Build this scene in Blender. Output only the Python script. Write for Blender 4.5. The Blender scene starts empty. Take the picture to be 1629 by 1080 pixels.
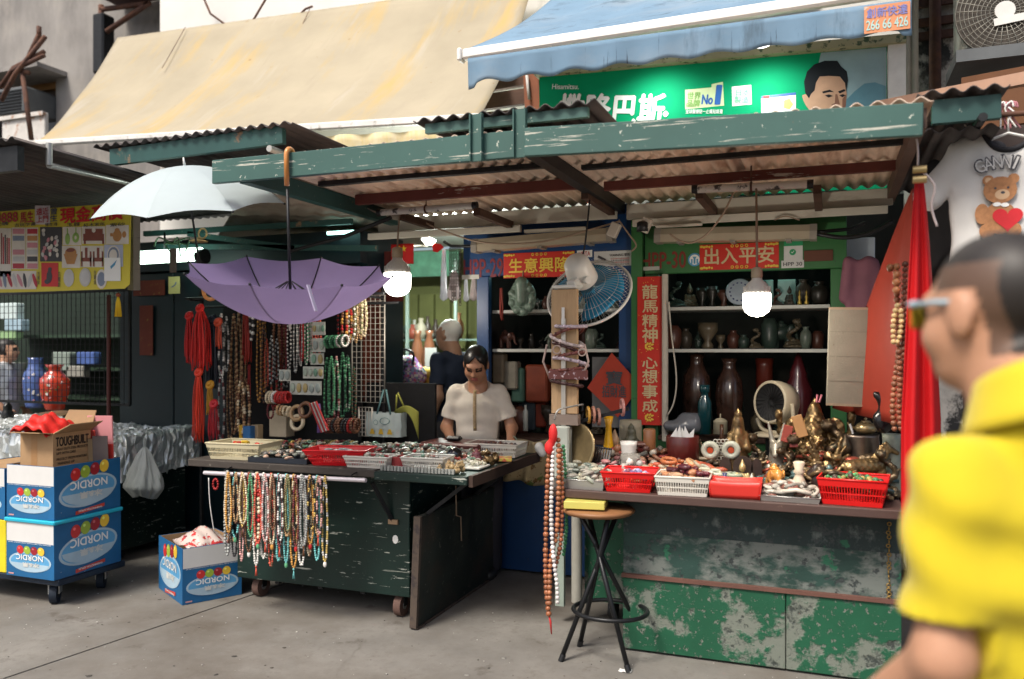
import bpy, math, random
import numpy as np
from mathutils import Vector, Matrix
S = bpy.context.scene
C = S.collection
R = math.radians
V = Vector
rnd = random.Random(7)

# ---------------------------------------------------------------- camera, sky, sun, exposure
YAW, FPX, CAMH, HOR = R(21), 1320.0, 1.53, 555.0
cam = bpy.data.cameras.new('camera'); camo = bpy.data.objects.new('camera', cam); C.objects.link(camo)
camo.location = (0, 0, CAMH); camo.rotation_euler = (R(90), 0, YAW)
cam.sensor_width = 36; cam.lens = 36 * FPX / 1629; cam.shift_y = (HOR - 540) / 1629
cam.clip_start = .05; cam.clip_end = 500
cam.dof.use_dof = True; cam.dof.focus_distance = 4.75; cam.dof.aperture_fstop = 1.45
S.camera = camo
SUN_EL, SUN_AZ = R(55), R(200)            # azimuth: compass style, measured from +Y towards +X
W = bpy.data.worlds.new('World'); S.world = W; W.use_nodes = True
nt = W.node_tree; nt.nodes.clear()
sky = nt.nodes.new('ShaderNodeTexSky'); sky.sky_type = 'NISHITA'; sky.sun_disc = False
sky.sun_elevation = SUN_EL; sky.sun_rotation = SUN_AZ
sky.dust_density = 5; sky.air_density = 1.0; sky.ozone_density = .4
bgn = nt.nodes.new('ShaderNodeBackground'); bgn.inputs[1].default_value = .075
out = nt.nodes.new('ShaderNodeOutputWorld')
nt.links.new(sky.outputs[0], bgn.inputs[0]); nt.links.new(bgn.outputs[0], out.inputs[0])
sl = bpy.data.lights.new('sun', 'SUN'); sl.energy = 1.5; sl.angle = R(14); sl.color = (1, .95, .86)
so = bpy.data.objects.new('sun', sl); C.objects.link(so)
sdir = V((math.sin(SUN_AZ) * math.cos(SUN_EL), math.cos(SUN_AZ) * math.cos(SUN_EL), math.sin(SUN_EL)))
so.rotation_euler = sdir.to_track_quat('Z', 'Y').to_euler(); so.location = (0, -3, 9)
vs = S.view_settings
vs.view_transform = 'Standard'; vs.look = 'None'; vs.gamma = 1; vs.use_curve_mapping = False
vs.exposure = 1.25
try:
    S.cycles.use_denoising = True; S.cycles.max_bounces = 6; S.cycles.diffuse_bounces = 2
    S.cycles.glossy_bounces = 3; S.cycles.transmission_bounces = 5; S.cycles.transparent_max_bounces = 12
    S.cycles.sample_clamp_indirect = 6; S.cycles.caustics_reflective = False; S.cycles.caustics_refractive = False
except Exception: pass

# ---------------------------------------------------------------- survey: photo pixel -> point in the place
cs, sn = math.cos(YAW), math.sin(YAW)
def _d(u, v):
    a = (u - 814.5) / FPX
    return (-sn + cs * a, cs + sn * a, (HOR - v) / FPX)
def aY(u, v, Y): d = _d(u, v); t = Y / d[1]; return V((t * d[0], Y, CAMH + t * d[2]))
def aX(u, v, X): d = _d(u, v); t = X / d[0]; return V((X, t * d[1], CAMH + t * d[2]))
def aZ(u, v, Z): d = _d(u, v); t = (Z - CAMH) / d[2]; return V((t * d[0], t * d[1], Z))
def aT(u, v, t): d = _d(u, v); return V((t * d[0], t * d[1], CAMH + t * d[2]))

# ---------------------------------------------------------------- materials
MATS = {}
def nod(t, kind, **kw):
    n = t.nodes.new(kind)
    for k, v in kw.items(): setattr(n, k, v)
    return n
def noise(t, co, scale, detail=5, rough=.6, dist=0):
    n = nod(t, 'ShaderNodeTexNoise'); n.inputs['Scale'].default_value = scale
    n.inputs['Detail'].default_value = detail; n.inputs['Roughness'].default_value = rough
    n.inputs['Distortion'].default_value = dist
    t.links.new(co, n.inputs['Vector']); return n.outputs['Fac']
def ramp(t, fac, a, b, ca=(0, 0, 0, 1), cb=(1, 1, 1, 1)):
    r = nod(t, 'ShaderNodeValToRGB'); e = r.color_ramp.elements
    e[0].position, e[1].position = a, b; e[0].color, e[1].color = ca, cb
    t.links.new(fac, r.inputs[0]); return r.outputs[0]
def mix(t, fac, a, b, mode='MIX'):
    m = nod(t, 'ShaderNodeMix', data_type='RGBA', blend_type=mode)
    for i, x in ((0, fac), (6, a), (7, b)):
        if isinstance(x, (int, float)): m.inputs[i].default_value = x
        elif isinstance(x, tuple): m.inputs[i].default_value = x if len(x) == 4 else (*x, 1)
        else: t.links.new(x, m.inputs[i])
    return m.outputs[2]
def mat(key, col=(.5, .5, .5), rough=.6, metal=0, var=.18, vs=6, wear=None, dirt=None, bump=.0, bs=60,
        attr=False, emit=0, ecol=None, trans=0, coat=0, spec=.5, alpha=1, stretch=(1, 1, 1), relief=0, cracks=0, thin=0, sheen=0, sss=0, ior=1.45):
    """wear/dirt = list of (colour, scale, low, high[, stretch])"""
    if key in MATS: return MATS[key]
    m = bpy.data.materials.new(key); m.use_nodes = True; t = m.node_tree
    b = t.nodes['Principled BSDF']
    tc = nod(t, 'ShaderNodeTexCoord'); co = tc.outputs['Object']
    if stretch != (1, 1, 1):
        mp = nod(t, 'ShaderNodeMapping'); mp.inputs['Scale'].default_value = stretch
        t.links.new(co, mp.inputs[0]); cv = mp.outputs[0]
    else: cv = co
    if attr:
        at = nod(t, 'ShaderNodeAttribute', attribute_name='Col'); base = at.outputs['Color']
    else: base = (*col, 1)
    n = noise(t, cv, vs)
    lo = ramp(t, n, .25, .75, (1 - var,) * 3 + (1,), (1 + var,) * 3 + (1,))
    c = mix(t, 1.0, base, lo, 'MULTIPLY')
    masks = []
    for w in (dirt or []) + (wear or []):
        wc, sc, a, bb = w[:4]; cw = co
        if len(w) > 4:
            mp = nod(t, 'ShaderNodeMapping'); mp.inputs['Scale'].default_value = w[4]
            t.links.new(co, mp.inputs[0]); cw = mp.outputs[0]
        f = ramp(t, noise(t, cw, sc, 6, .65), a, bb); masks.append(f)
        c = mix(t, f, c, wc)
    if cracks:
        vo = nod(t, 'ShaderNodeTexVoronoi', feature='DISTANCE_TO_EDGE'); vo.inputs['Scale'].default_value = cracks
        nz = nod(t, 'ShaderNodeTexNoise'); nz.inputs['Scale'].default_value = 2.5; nz.inputs['Detail'].default_value = 6; t.links.new(co, nz.inputs['Vector'])
        wv = nod(t, 'ShaderNodeMix', data_type='VECTOR'); wv.inputs[0].default_value = .35; t.links.new(co, wv.inputs[4]); t.links.new(nz.outputs['Color'], wv.inputs[5]); t.links.new(wv.outputs[1], vo.inputs['Vector'])
        brk = ramp(t, noise(t, co, .8, 3), .5, .6); cr = ramp(t, vo.outputs['Distance'], .0015, .006, (1, 1, 1, 1), (0, 0, 0, 1))
        c = mix(t, mix(t, 1.0, cr, brk, 'MULTIPLY'), c, (.07, .06, .05, 1))
    t.links.new(c, b.inputs['Base Color'])
    b.inputs['Roughness'].default_value = rough; b.inputs['Metallic'].default_value = metal
    b.inputs['Specular IOR Level'].default_value = spec; b.inputs['IOR'].default_value = ior
    b.inputs['Coat Weight'].default_value = coat; b.inputs['Coat Roughness'].default_value = .12
    b.inputs['Transmission Weight'].default_value = trans; b.inputs['Alpha'].default_value = alpha
    if sheen: b.inputs['Sheen Weight'].default_value = sheen
    if sss:
        b.inputs['Subsurface Weight'].default_value = sss; b.inputs['Subsurface Radius'].default_value = (.012, .005, .003)
    if emit:
        b.inputs['Emission Color'].default_value = (*(ecol or col), 1); b.inputs['Emission Strength'].default_value = emit
    if bump:
        bn = nod(t, 'ShaderNodeBump'); bn.inputs['Strength'].default_value = bump; bn.inputs['Distance'].default_value = .004
        t.links.new(noise(t, cv, bs, 6), bn.inputs['Height']); t.links.new(bn.outputs[0], b.inputs['Normal'])
    if relief and masks:
        hs = masks[-1]
        for q in masks[:-1]: hs = mix(t, 1.0, hs, q, 'ADD')
        bn = nod(t, 'ShaderNodeBump'); bn.inputs['Strength'].default_value = relief; bn.inputs['Distance'].default_value = .003; bn.invert = True
        t.links.new(hs, bn.inputs['Height'])
        if b.inputs['Normal'].is_linked: t.links.new(b.inputs['Normal'].links[0].from_socket, bn.inputs['Normal'])
        t.links.new(bn.outputs[0], b.inputs['Normal'])
    if thin:   # translucent cloth
        tr = nod(t, 'ShaderNodeBsdfTranslucent'); t.links.new(c, tr.inputs[0])
        ms = nod(t, 'ShaderNodeMixShader'); ms.inputs[0].default_value = thin
        t.links.new(b.outputs[0], ms.inputs[1]); t.links.new(tr.outputs[0], ms.inputs[2])
        t.links.new(ms.outputs[0], t.nodes['Material Output'].inputs[0])
    MATS[key] = m; return m
def P(name, r, g, b, rough=.5, **k): return mat(name, (r, g, b), rough, **k)

# ---------------------------------------------------------------- mesh builder
WM = {}
def wm(o): return WM.get(o.name, Matrix.Identity(4))
def basis(o, x, y, z):
    m = Matrix((x, y, z)).transposed().to_4x4(); m.translation = o; return m
def frame(p, d, up=V((0, 0, 1))):
    z = V(d).normalized(); x = up.cross(z)
    if x.length < 1e-4: x = V((1, 0, 0)).cross(z) if abs(z.x) < .9 else V((0, 1, 0)).cross(z)
    x.normalize(); return basis(V(p), x, z.cross(x), z)
def Tr(x=0, y=0, z=0): return Matrix.Translation((x, y, z))
def Rz(a): return Matrix.Rotation(R(a), 4, 'Z')
def Rx(a): return Matrix.Rotation(R(a), 4, 'X')
def Ry(a): return Matrix.Rotation(R(a), 4, 'Y')
SPH = {}
def unit_sphere(nu, nv):
    if (nu, nv) not in SPH:
        v = [(0, 0, 1)]; f = []
        for j in range(1, nv):
            ph = math.pi * j / nv
            for i in range(nu):
                a = 2 * math.pi * i / nu; v.append((math.sin(ph) * math.cos(a), math.sin(ph) * math.sin(a), math.cos(ph)))
        v.append((0, 0, -1)); n = len(v) - 1
        for i in range(nu):
            k = (i + 1) % nu
            f.append((0, 1 + i, 1 + k))
            for j in range(nv - 2):
                a = 1 + j * nu; f.append((a + i, a + nu + i, a + nu + k, a + k))
            a = 1 + (nv - 2) * nu; f.append((a + i, n, a + k))
        SPH[(nu, nv)] = (np.array(v, float), f)
    return SPH[(nu, nv)]
class MB:
    def __init__(s, M=None): s.v = []; s.f = []; s.c = []; s.s = []; s.n = 0; s.M = M or Matrix.Identity(4); s.col = (.5, .5, .5)
    def add(s, vs_, fs, smooth=True, M=None, col=None):
        a = np.asarray(vs_, float).reshape(-1, 3); m = np.array(s.M @ M if M is not None else s.M)
        a = a @ m[:3, :3].T + m[:3, 3]
        if np.linalg.det(m[:3, :3]) < 0: fs = [tuple(reversed(f)) for f in fs]
        o = s.n; s.v.append(a); s.n += len(a)
        s.f += [tuple(i + o for i in f) for f in fs]
        s.c += [col or s.col] * len(fs); s.s += [smooth] * len(fs); return s
    def box(s, c, size, M=None, b=0, col=None):
        x, y, z = (q / 2 for q in size); T = Tr(*c); T = T @ M if M is not None else T
        if b <= 0:
            v = [(i * x, j * y, k * z) for i in (-1, 1) for j in (-1, 1) for k in (-1, 1)]
            f = [(0, 1, 3, 2), (4, 6, 7, 5), (0, 4, 5, 1), (2, 3, 7, 6), (0, 2, 6, 4), (1, 5, 7, 3)]
            return s.add(v, f, False, T, col)
        b = min(b, x * .9, y * .9, z * .9)
        v = []; ix = {}
        for i in (-1, 1):
            for j in (-1, 1):
                for k in (-1, 1):
                    for a in range(3):
                        p = [i * (x - b), j * (y - b), k * (z - b)]; p[a] = (i, j, k)[a] * (x, y, z)[a]
                        ix[(i, j, k, a)] = len(v); v.append(p)
        f = []
        def q(*ks):
            fc = [ix[k] for k in ks]; pts = [V(v[i]) for i in fc]
            nn = (pts[1] - pts[0]).cross(pts[2] - pts[0]); ce = sum(pts, V()) / len(pts)
            f.append(tuple(fc) if nn.dot(ce) > 0 else tuple(reversed(fc)))
        for a in range(3):
            o1, o2 = [q_ for q_ in range(3) if q_ != a]
            for sg in (-1, 1):
                ks = []
                for (p1, p2) in ((-1, -1), (1, -1), (1, 1), (-1, 1)):
                    k = [0, 0, 0]; k[a] = sg; k[o1] = p1; k[o2] = p2; ks.append((*k, a))
                q(*ks)
            for s1 in (-1, 1):
                for s2 in (-1, 1):
                    k1 = [0, 0, 0]; k1[o1] = s1; k1[o2] = s2; ks = []
                    ka = k1[:]; ka[a] = -1; kb = k1[:]; kb[a] = 1
                    q((*ka, o1), (*kb, o1), (*kb, o2), (*ka, o2))
        for i in (-1, 1):
            for j in (-1, 1):
                for k in (-1, 1): q(*[(i, j, k, a) for a in range(3)])
        return s.add(v, f, False, T, col)
    def bb(s, lo, hi, b=0, col=None):
        return s.box([(a + c) / 2 for a, c in zip(lo, hi)], [abs(c - a) for a, c in zip(lo, hi)], None, b, col)
    def beam(s, p0, p1, w, h, b=0, col=None, roll=0, up=V((0, 0, 1))):
        p0, p1 = V(p0), V(p1); M = frame((p0 + p1) / 2, p1 - p0, up) @ Rz(roll)
        return s.add(*_bx(w, h, (p1 - p0).length, b), False, M, col)
    def cyl(s, p0, p1, r0, r1=None, n=12, cap=True, col=None, smooth=True):
        p0, p1 = V(p0), V(p1); r1 = r0 if r1 is None else r1; L = (p1 - p0).length; M = frame(p0, p1 - p0)
        v = [(r * math.cos(2 * math.pi * i / n), r * math.sin(2 * math.pi * i / n), z) for r, z in ((r0, 0), (r1, L)) for i in range(n)]
        s.add(v, [(i, (i + 1) % n, n + (i + 1) % n, n + i) for i in range(n)], smooth, M, col)
        if cap: s.add(v, [tuple(reversed(range(n))), tuple(range(n, 2 * n))], False, M, col)
        return s
    def tube(s, pts, r, n=6, col=None, closed=False, cap=True):
        pts = [V(p) for p in pts]; m = len(pts); rr = r if isinstance(r, (list, tuple)) else [r] * m
        if m < 2: return s
        v = []; t0 = (pts[1] - pts[0]).normalized(); ref = V((0, 0, 1)) if abs(t0.z) < .9 else V((1, 0, 0))
        for i, p in enumerate(pts):
            a = pts[(i + 1) % m] if closed else pts[min(i + 1, m - 1)]; b = pts[i - 1] if (closed or i) else pts[0]
            t = (a - b); t = t.normalized() if t.length > 1e-9 else t0
            x = ref - t * ref.dot(t)
            if x.length < 1e-5: x = t.orthogonal()
            x.normalize(); y = t.cross(x); ref = x
            for k in range(n):
                q = 2 * math.pi * k / n; v.append(p + (x * math.cos(q) + y * math.sin(q)) * rr[i])
        f = []
        for i in range(m if closed else m - 1):
            a, b = i * n, ((i + 1) % m) * n
            for k in range(n): f.append((a + k, a + (k + 1) % n, b + (k + 1) % n, b + k))
        if cap and not closed: f += [tuple(reversed(range(n))), tuple(range((m - 1) * n, m * n))]
        return s.add(v, f, True, None, col)
    def sph(s, c, r, nu=10, nv=7, sc=None, M=None, col=None):
        v, f = unit_sphere(nu, nv); a = v * (np.array(sc) * r if sc is not None else r)
        T = Tr(*c); return s.add(a, f, True, T @ M if M is not None else T, col)
    def lathe(s, prof, n=20, M=None, col=None, cap=True):
        m = len(prof); v = [(r * math.cos(2 * math.pi * i / n), r * math.sin(2 * math.pi * i / n), z) for r, z in prof for i in range(n)]
        f = [(j * n + i, j * n + (i + 1) % n, (j + 1) * n + (i + 1) % n, (j + 1) * n + i) for j in range(m - 1) for i in range(n)]
        if cap:
            if prof[0][0] > 1e-4: f.append(tuple(reversed(range(n))))
            if prof[-1][0] > 1e-4: f.append(tuple(range((m - 1) * n, m * n)))
        return s.add(v, f, True, M, col)
    def torus(s, c, Rr, r, n=18, k=7, M=None, col=None, sc=(1, 1)):
        v = []; f = []
        for i in range(n):
            a = 2 * math.pi * i / n
            for j in range(k):
                b = 2 * math.pi * j / k; q = Rr + r * math.cos(b); v.append((q * math.cos(a) * sc[0], q * math.sin(a) * sc[1], r * math.sin(b)))
        for i in range(n):
            for j in range(k): f.append((i * k + j, ((i + 1) % n) * k + j, ((i + 1) % n) * k + (j + 1) % k, i * k + (j + 1) % k))
        T = Tr(*c); return s.add(v, f, True, T @ M if M is not None else T, col)
    def prism(s, poly, z0, z1, M=None, col=None, smooth=False):
        n = len(poly); ar = sum(poly[i][0] * poly[(i + 1) % n][1] - poly[(i + 1) % n][0] * poly[i][1] for i in range(n))
        if ar < 0: poly = poly[::-1]
        v = [(x, y, z0) for x, y in poly] + [(x, y, z1) for x, y in poly]
        s.add(v, [(i, (i + 1) % n, n + (i + 1) % n, n + i) for i in range(n)], smooth, M, col)
        return s.add(v, [tuple(reversed(range(n))), tuple(range(n, 2 * n))], False, M, col)
    def grid(s, fn, nu, nv, col=None, smooth=True, flip=False):
        v = [fn(i / nu, j / nv) for j in range(nv + 1) for i in range(nu + 1)]; w = nu + 1
        f = [(j * w + i, j * w + i + 1, (j + 1) * w + i + 1, (j + 1) * w + i) for j in range(nv) for i in range(nu)]
        if flip: f = [tuple(reversed(q)) for q in f]
        return s.add(v, f, smooth, None, col)
    def quad(s, *p, col=None): return s.add([tuple(q) for q in p], [tuple(range(len(p)))], False, None, col)
    def build(s, name, m, parent=None, local=False, kind=None, solid=0, subd=0, label=None):
        me = bpy.data.meshes.new(name); a = np.concatenate(s.v) if s.v else np.zeros((0, 3))
        off = Matrix.Identity(4)
        if parent is not None and not local: Wi = np.array(wm(parent).inverted()); a = a @ Wi[:3, :3].T + Wi[:3, 3]
        elif parent is None and not local and len(a):
            c = (a.min(0) + a.max(0)) / 2; c[2] = a[:, 2].min(); a = a - c; off = Tr(*c)
        me.from_pydata(a.tolist(), [], s.f); me.polygons.foreach_set('use_smooth', s.s)
        at = me.attributes.new('Col', 'FLOAT_COLOR', 'FACE')
        cc = np.ones((len(s.c), 4)); cc[:, :3] = [q[:3] for q in s.c] if s.c else np.zeros((0, 3))
        if len(me.polygons) == len(cc): at.data.foreach_set('color', cc.ravel())
        me.materials.append(m); me.update()
        o = bpy.data.objects.new(name, me); C.objects.link(o); o.matrix_local = off
        if parent is not None: o.parent = parent; WM[o.name] = wm(parent).copy()
        else: WM[o.name] = off
        if solid: md = o.modifiers.new('thickness', 'SOLIDIFY'); md.thickness = solid; md.offset = 0
        if subd: md = o.modifiers.new('smooth', 'SUBSURF'); md.levels = md.render_levels = subd
        if kind: o['kind'] = kind
        if label: o['label'] = label
        return o
def _bx(w, h, l, b):
    t = MB().box((0, 0, 0), (w, h, l), None, b); return np.concatenate(t.v), t.f
def tag(o, label=None, cat=None, group=None, kind=None):
    if label: o['label'] = label
    if cat: o['category'] = cat
    if group: o['group'] = group
    if kind: o['kind'] = kind
    return o
def thing(name, label, cat, loc=(0, 0, 0), rz=0, group=None, M=None):
    o = bpy.data.objects.new(name, None); C.objects.link(o); o.empty_display_size = .1
    m = M if M is not None else Tr(*loc) @ Rz(rz); o.matrix_local = m; WM[o.name] = m.copy()
    return tag(o, label, cat, group)
def copy_tree(o, M, label=None, group=None, parent=None, mats=None):
    c = o.copy(); C.objects.link(c)
    if parent is not None: c.parent = parent
    else:
        c.matrix_local = M; WM[c.name] = M.copy()
        if label: c['label'] = label
        if group: c['group'] = group
    for ch in list(KIDS.get(o.name, [])): copy_tree(ch, None, None, None, c)
    return c
class _K(dict):
    def get(s, n, d=None):
        return [x for x in bpy.data.objects[n].children] if n in bpy.data.objects else []
KIDS = _K()
def vary(c, a, b, r=None): k = (r or rnd).uniform(a, b); return tuple(min(.9, q * k) for q in c)
ORD = 'first second third fourth fifth sixth seventh eighth ninth tenth eleventh twelfth thirteenth fourteenth fifteenth sixteenth seventeenth eighteenth nineteenth twentieth twenty-first twenty-second twenty-third twenty-fourth twenty-fifth twenty-sixth twenty-seventh twenty-eighth twenty-ninth thirtieth thirty-first thirty-second thirty-third thirty-fourth thirty-fifth thirty-sixth thirty-seventh thirty-eighth thirty-ninth fortieth'.split()

# ---------------------------------------------------------------- lettering (flat print, built-in font)
def text(name, s, p, right, up, h, m, parent=None, w=None, bold=0., shear=0., thick=.0012):
    cu = bpy.data.curves.new('lettering', 'FONT'); cu.body = s; cu.size = 1; cu.offset = 0; cu.extrude = .0
    cu.space_line = 1.0; cu.align_x = 'CENTER'; cu.shear = shear; cu.resolution_u = 3
    o = bpy.data.objects.new('lettering', cu); C.objects.link(o)
    dg = bpy.context.evaluated_depsgraph_get(); me0 = bpy.data.meshes.new_from_object(o.evaluated_get(dg))
    bpy.data.objects.remove(o); bpy.data.curves.remove(cu)
    n = len(me0.vertices); a = np.zeros(n * 3); me0.vertices.foreach_get('co', a); a = a.reshape(-1, 3)
    fs = [tuple(q.vertices) for q in me0.polygons]; bpy.data.meshes.remove(me0)
    if not n: return None
    lo, hi = a.min(0), a.max(0); sc = h / max(hi[1] - lo[1], 1e-6); sx = (w / max(hi[0] - lo[0], 1e-6)) if w else sc
    r, u_ = V(right).normalized(), V(up).normalized(); u_ = (u_ - r * u_.dot(r)).normalized(); nn = r.cross(u_)
    a = a - (lo + hi) / 2; a[:, 0] *= sx; a[:, 1] *= sc; a[:, 2] = thick
    b = MB(basis(V(p), r, u_, nn)); b.add(a, fs, False)
    if bold:
        for i, (dx, dy) in enumerate(((1, 0), (-1, 0), (0, 1), (0, -1))):
            q = a.copy(); bs_ = bold * min(sx, sc); q[:, 0] += dx * bs_; q[:, 1] += dy * bs_; q[:, 2] += .00015 * (i + 1); b.add(q, fs, False)
    return b.build(name, m, parent)
def disc(poly_n, rx, ry, c=(0, 0), rot=0):
    a = [(rx * math.cos(2 * math.pi * i / poly_n), ry * math.sin(2 * math.pi * i / poly_n)) for i in range(poly_n)]
    q = R(rot); return [(c[0] + x * math.cos(q) - y * math.sin(q), c[1] + x * math.sin(q) + y * math.cos(q)) for x, y in a]
def rect(x0, y0, x1, y1): return [(x0, y0), (x1, y0), (x1, y1), (x0, y1)]

# ---------------------------------------------------------------- organic solids: blended implicit shapes
def rc(a, b, ra, rb=None, col=None, k=None): return dict(t='c', a=np.array(a, float), b=np.array(b, float), ra=ra, rb=ra if rb is None else rb, col=col, k=k)
def el(c, r, col=None, k=None, M=None, cut=False): return dict(t='e', a=np.array(c, float), r=np.array(r, float), col=col, k=k, M=M, cut=cut)
def bxp(c, h, rr=.01, col=None, k=None, M=None, cut=False): return dict(t='b', a=np.array(c, float), r=np.array(h, float), rr=rr, col=col, k=k, M=M, cut=cut)
def pd(p, X):
    if p['t'] == 'c':
        ab = p['b'] - p['a']; q = X - p['a']; t = np.clip((q @ ab) / max(ab @ ab, 1e-12), 0, 1)
        return np.sqrt(((q - t[..., None] * ab) ** 2).sum(-1)) - (p['ra'] + t * (p['rb'] - p['ra']))
    q = X - p['a']
    if p['M'] is not None: q = q @ np.array(p['M'].to_3x3())
    if p['t'] == 'e':
        k0 = np.sqrt(((q / p['r']) ** 2).sum(-1)); k1 = np.sqrt(((q / p['r'] ** 2) ** 2).sum(-1)); return k0 * (k0 - 1) / np.maximum(k1, 1e-9)
    e = np.abs(q) - (p['r'] - p['rr']); return np.sqrt((np.maximum(e, 0) ** 2).sum(-1)) + np.minimum(e.max(-1), 0) - p['rr']
def blob(prims, h, k=.02, fn=None, clip=None, colfn=None):
    """returns an MB with the surface of the smooth union, coloured by the nearest primitive"""
    lo = []; hi = []
    for p in prims:
        if p.get('cut'): continue
        if p['t'] == 'c':
            m = max(p['ra'], p['rb']); lo.append(np.minimum(p['a'], p['b']) - m); hi.append(np.maximum(p['a'], p['b']) + m)
        else:
            m = np.linalg.norm(p['r']) if p['M'] is not None else p['r']; lo.append(p['a'] - m); hi.append(p['a'] + m)
    lo = np.min(lo, 0) - k * .6 - 2.5 * h; hi = np.max(hi, 0) + k * .6 + 2.5 * h
    n = np.ceil((hi - lo) / h).astype(int) + 1
    ax = [lo[i] + h * np.arange(n[i]) for i in range(3)]
    X = np.stack(np.meshgrid(*ax, indexing='ij'), -1)
    D = np.full(X.shape[:3], .5)
    for p in prims:
        kk = k if p.get('k') is None else p['k']; mg = kk + 4 * h
        if p['t'] == 'c': m = max(p['ra'], p['rb']); b0, b1 = np.minimum(p['a'], p['b']) - m, np.maximum(p['a'], p['b']) + m
        else: m = np.full(3, np.linalg.norm(p['r'])) if p['M'] is not None else p['r']; b0, b1 = p['a'] - m, p['a'] + m
        i0 = np.clip(np.floor((b0 - mg - lo) / h).astype(int), 0, n); i1 = np.clip(np.ceil((b1 + mg - lo) / h).astype(int) + 1, 0, n)
        if (i1 <= i0).any(): continue
        sl = tuple(slice(a_, b_) for a_, b_ in zip(i0, i1)); d = pd(p, X[sl]); E = D[sl]
        if p.get('cut'): D[sl] = np.maximum(E, -d)
        elif kk <= 0: D[sl] = np.minimum(E, d)
        else: g = np.clip(.5 + .5 * (E - d) / kk, 0, 1); D[sl] = E * (1 - g) + d * g - kk * g * (1 - g)
    if fn is not None: D = fn(D, X)
    nx, ny, nz = D.shape
    cs_ = {(i, j, l): D[i:nx - 1 + i, j:ny - 1 + j, l:nz - 1 + l] for i in (0, 1) for j in (0, 1) for l in (0, 1)}
    ins = sum((c < 0).astype(int) for c in cs_.values()); mk = (ins > 0) & (ins < 8)
    I = np.argwhere(mk); idx = -np.ones(mk.shape, int); idx[mk] = np.arange(len(I))
    acc = np.zeros((len(I), 3)); cnt = np.zeros(len(I))
    cc = {q: c[mk] for q, c in cs_.items()}
    for q in cc:
        for a in range(3):
            if q[a]: continue
            q2 = list(q); q2[a] = 1; da, db = cc[q], cc[tuple(q2)]; cr = (da < 0) != (db < 0)
            t = np.where(cr, da / np.where(cr, da - db, 1), 0); pos = np.tile(np.array(q, float), (len(I), 1)); pos[:, a] += t
            acc[cr] += pos[cr]; cnt[cr] += 1
    vv = lo + (I + acc / cnt[:, None]) * h
    fs = []
    for a in range(3):
        b, c = (a + 1) % 3, (a + 2) % 3
        sl0 = [slice(None)] * 3; sl1 = [slice(None)] * 3; sl0[a] = slice(0, -1); sl1[a] = slice(1, None)
        for q in (b, c): sl0[q] = slice(1, -1); sl1[q] = slice(1, -1)
        s0, s1 = D[tuple(sl0)] < 0, D[tuple(sl1)] < 0; ch = np.argwhere(s0 != s1)
        if not len(ch): continue
        dirn = s0[tuple(ch.T)]; base = ch.copy(); base[:, b] += 1; base[:, c] += 1
        qs = []
        for ob, oc in ((-1, -1), (0, -1), (0, 0), (-1, 0)):
            w = base.copy(); w[:, b] += ob; w[:, c] += oc; qs.append(idx[tuple(w.T)])
        qs = np.stack(qs, 1); qs[~dirn] = qs[~dirn][:, ::-1]; fs.append(qs)
    F = np.concatenate(fs); F = F[(F >= 0).all(1)]
    mb = MB(); mb.v.append(vv); mb.n = len(vv); mb.f = [tuple(q) for q in F.tolist()]; mb.s = [True] * len(F)
    fc = vv[F].mean(1)
    pr = [p for p in prims if not p.get('cut')]
    best = np.argmin(np.stack([pd(p, fc) for p in pr], 0), 0)
    cols = np.array([p['col'] or (.5, .5, .5) for p in pr])[best]
    if colfn is not None: cols = colfn(fc, cols)
    mb.c = [tuple(x) for x in cols.tolist()]
    return mb
MATTR = mat('mixed_goods', attr=True, rough=.35, var=.12, vs=40)
MATTR_MATTE = mat('mixed_matte', attr=True, rough=.75, var=.15, vs=30)
# ================================================================ SETTING
m_conc = mat('concrete_ground', (.19, .18, .163), .85, var=.25, vs=2.2, bump=.35, bs=90,
             cracks=.55, dirt=[((.10, .082, .064), .9, .42, .70), ((.15, .138, .12), 26, .5, .75), ((.085, .07, .058), 5, .60, .74), ((.32, .31, .29), 60, .68, .74), ((.05, .045, .04), 11, .735, .76)])
g = MB(); g.quad((-150, -60, -.022), (150, -60, -.022), (150, 240, -.022), (-150, 240, -.022))
ground = tag(g.build('ground', mat('joint_dirt', (.06, .055, .05), .95)), 'concrete market street', None, None, 'structure')
jx = [-9.5, -6.6, -3.47, .95, 4.2, 7.5]
def jp(x, y): return x + .15 * (y - 3.5) * (1 if x == -3.47 else .4)
for a, b in zip(jx[:-1], jx[1:]):
    for y0, y1 in ((-4, 1.2), (1.2, 6.35), (6.35, 14)):
        s = MB(); e = .007
        s.prism([(jp(a, y0) + e, y0 + e), (jp(b, y0) - e, y0 + e), (jp(b, y1) - e, y1 - e), (jp(a, y1) + e, y1 - e)], -.02, 0)
        s.build('concrete_slab', m_conc, ground)
# grit and chips on the street
g = MB()
for i in range(420):
    x, y = rnd.uniform(-4.6, .8), rnd.uniform(2.3, 4.6); r = rnd.uniform(.002, .006)
    g.sph((x, y, r * .3), r, 5, 4, (1, rnd.uniform(.6, 1.2), .45), Rz(rnd.uniform(0, 180)), rnd.choice([(.35, .33, .3), (.15, .13, .11), (.5, .48, .45), (.08, .07, .06)]))
for i in range(70):
    x, y = rnd.uniform(-4.4, .7), rnd.uniform(2.2, 4.1); r = rnd.uniform(.006, .016); g.sph((x, y, .0006), r, 8, 4, (1, rnd.uniform(.7, 1.2), .06), Rz(rnd.uniform(0, 180)), rnd.choice([(.05, .045, .04), (.07, .06, .05), (.24, .23, .21)]))
tag(g.build('street_grit', MATTR_MATTE, kind='stuff'), 'grit and small chips scattered over the concrete', 'grit')
g = MB()
for i in range(3): g.sph((0, .004 * i, .002), .012, 7, 5, (1.5, .8, .15), Rz(30 * i))
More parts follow.
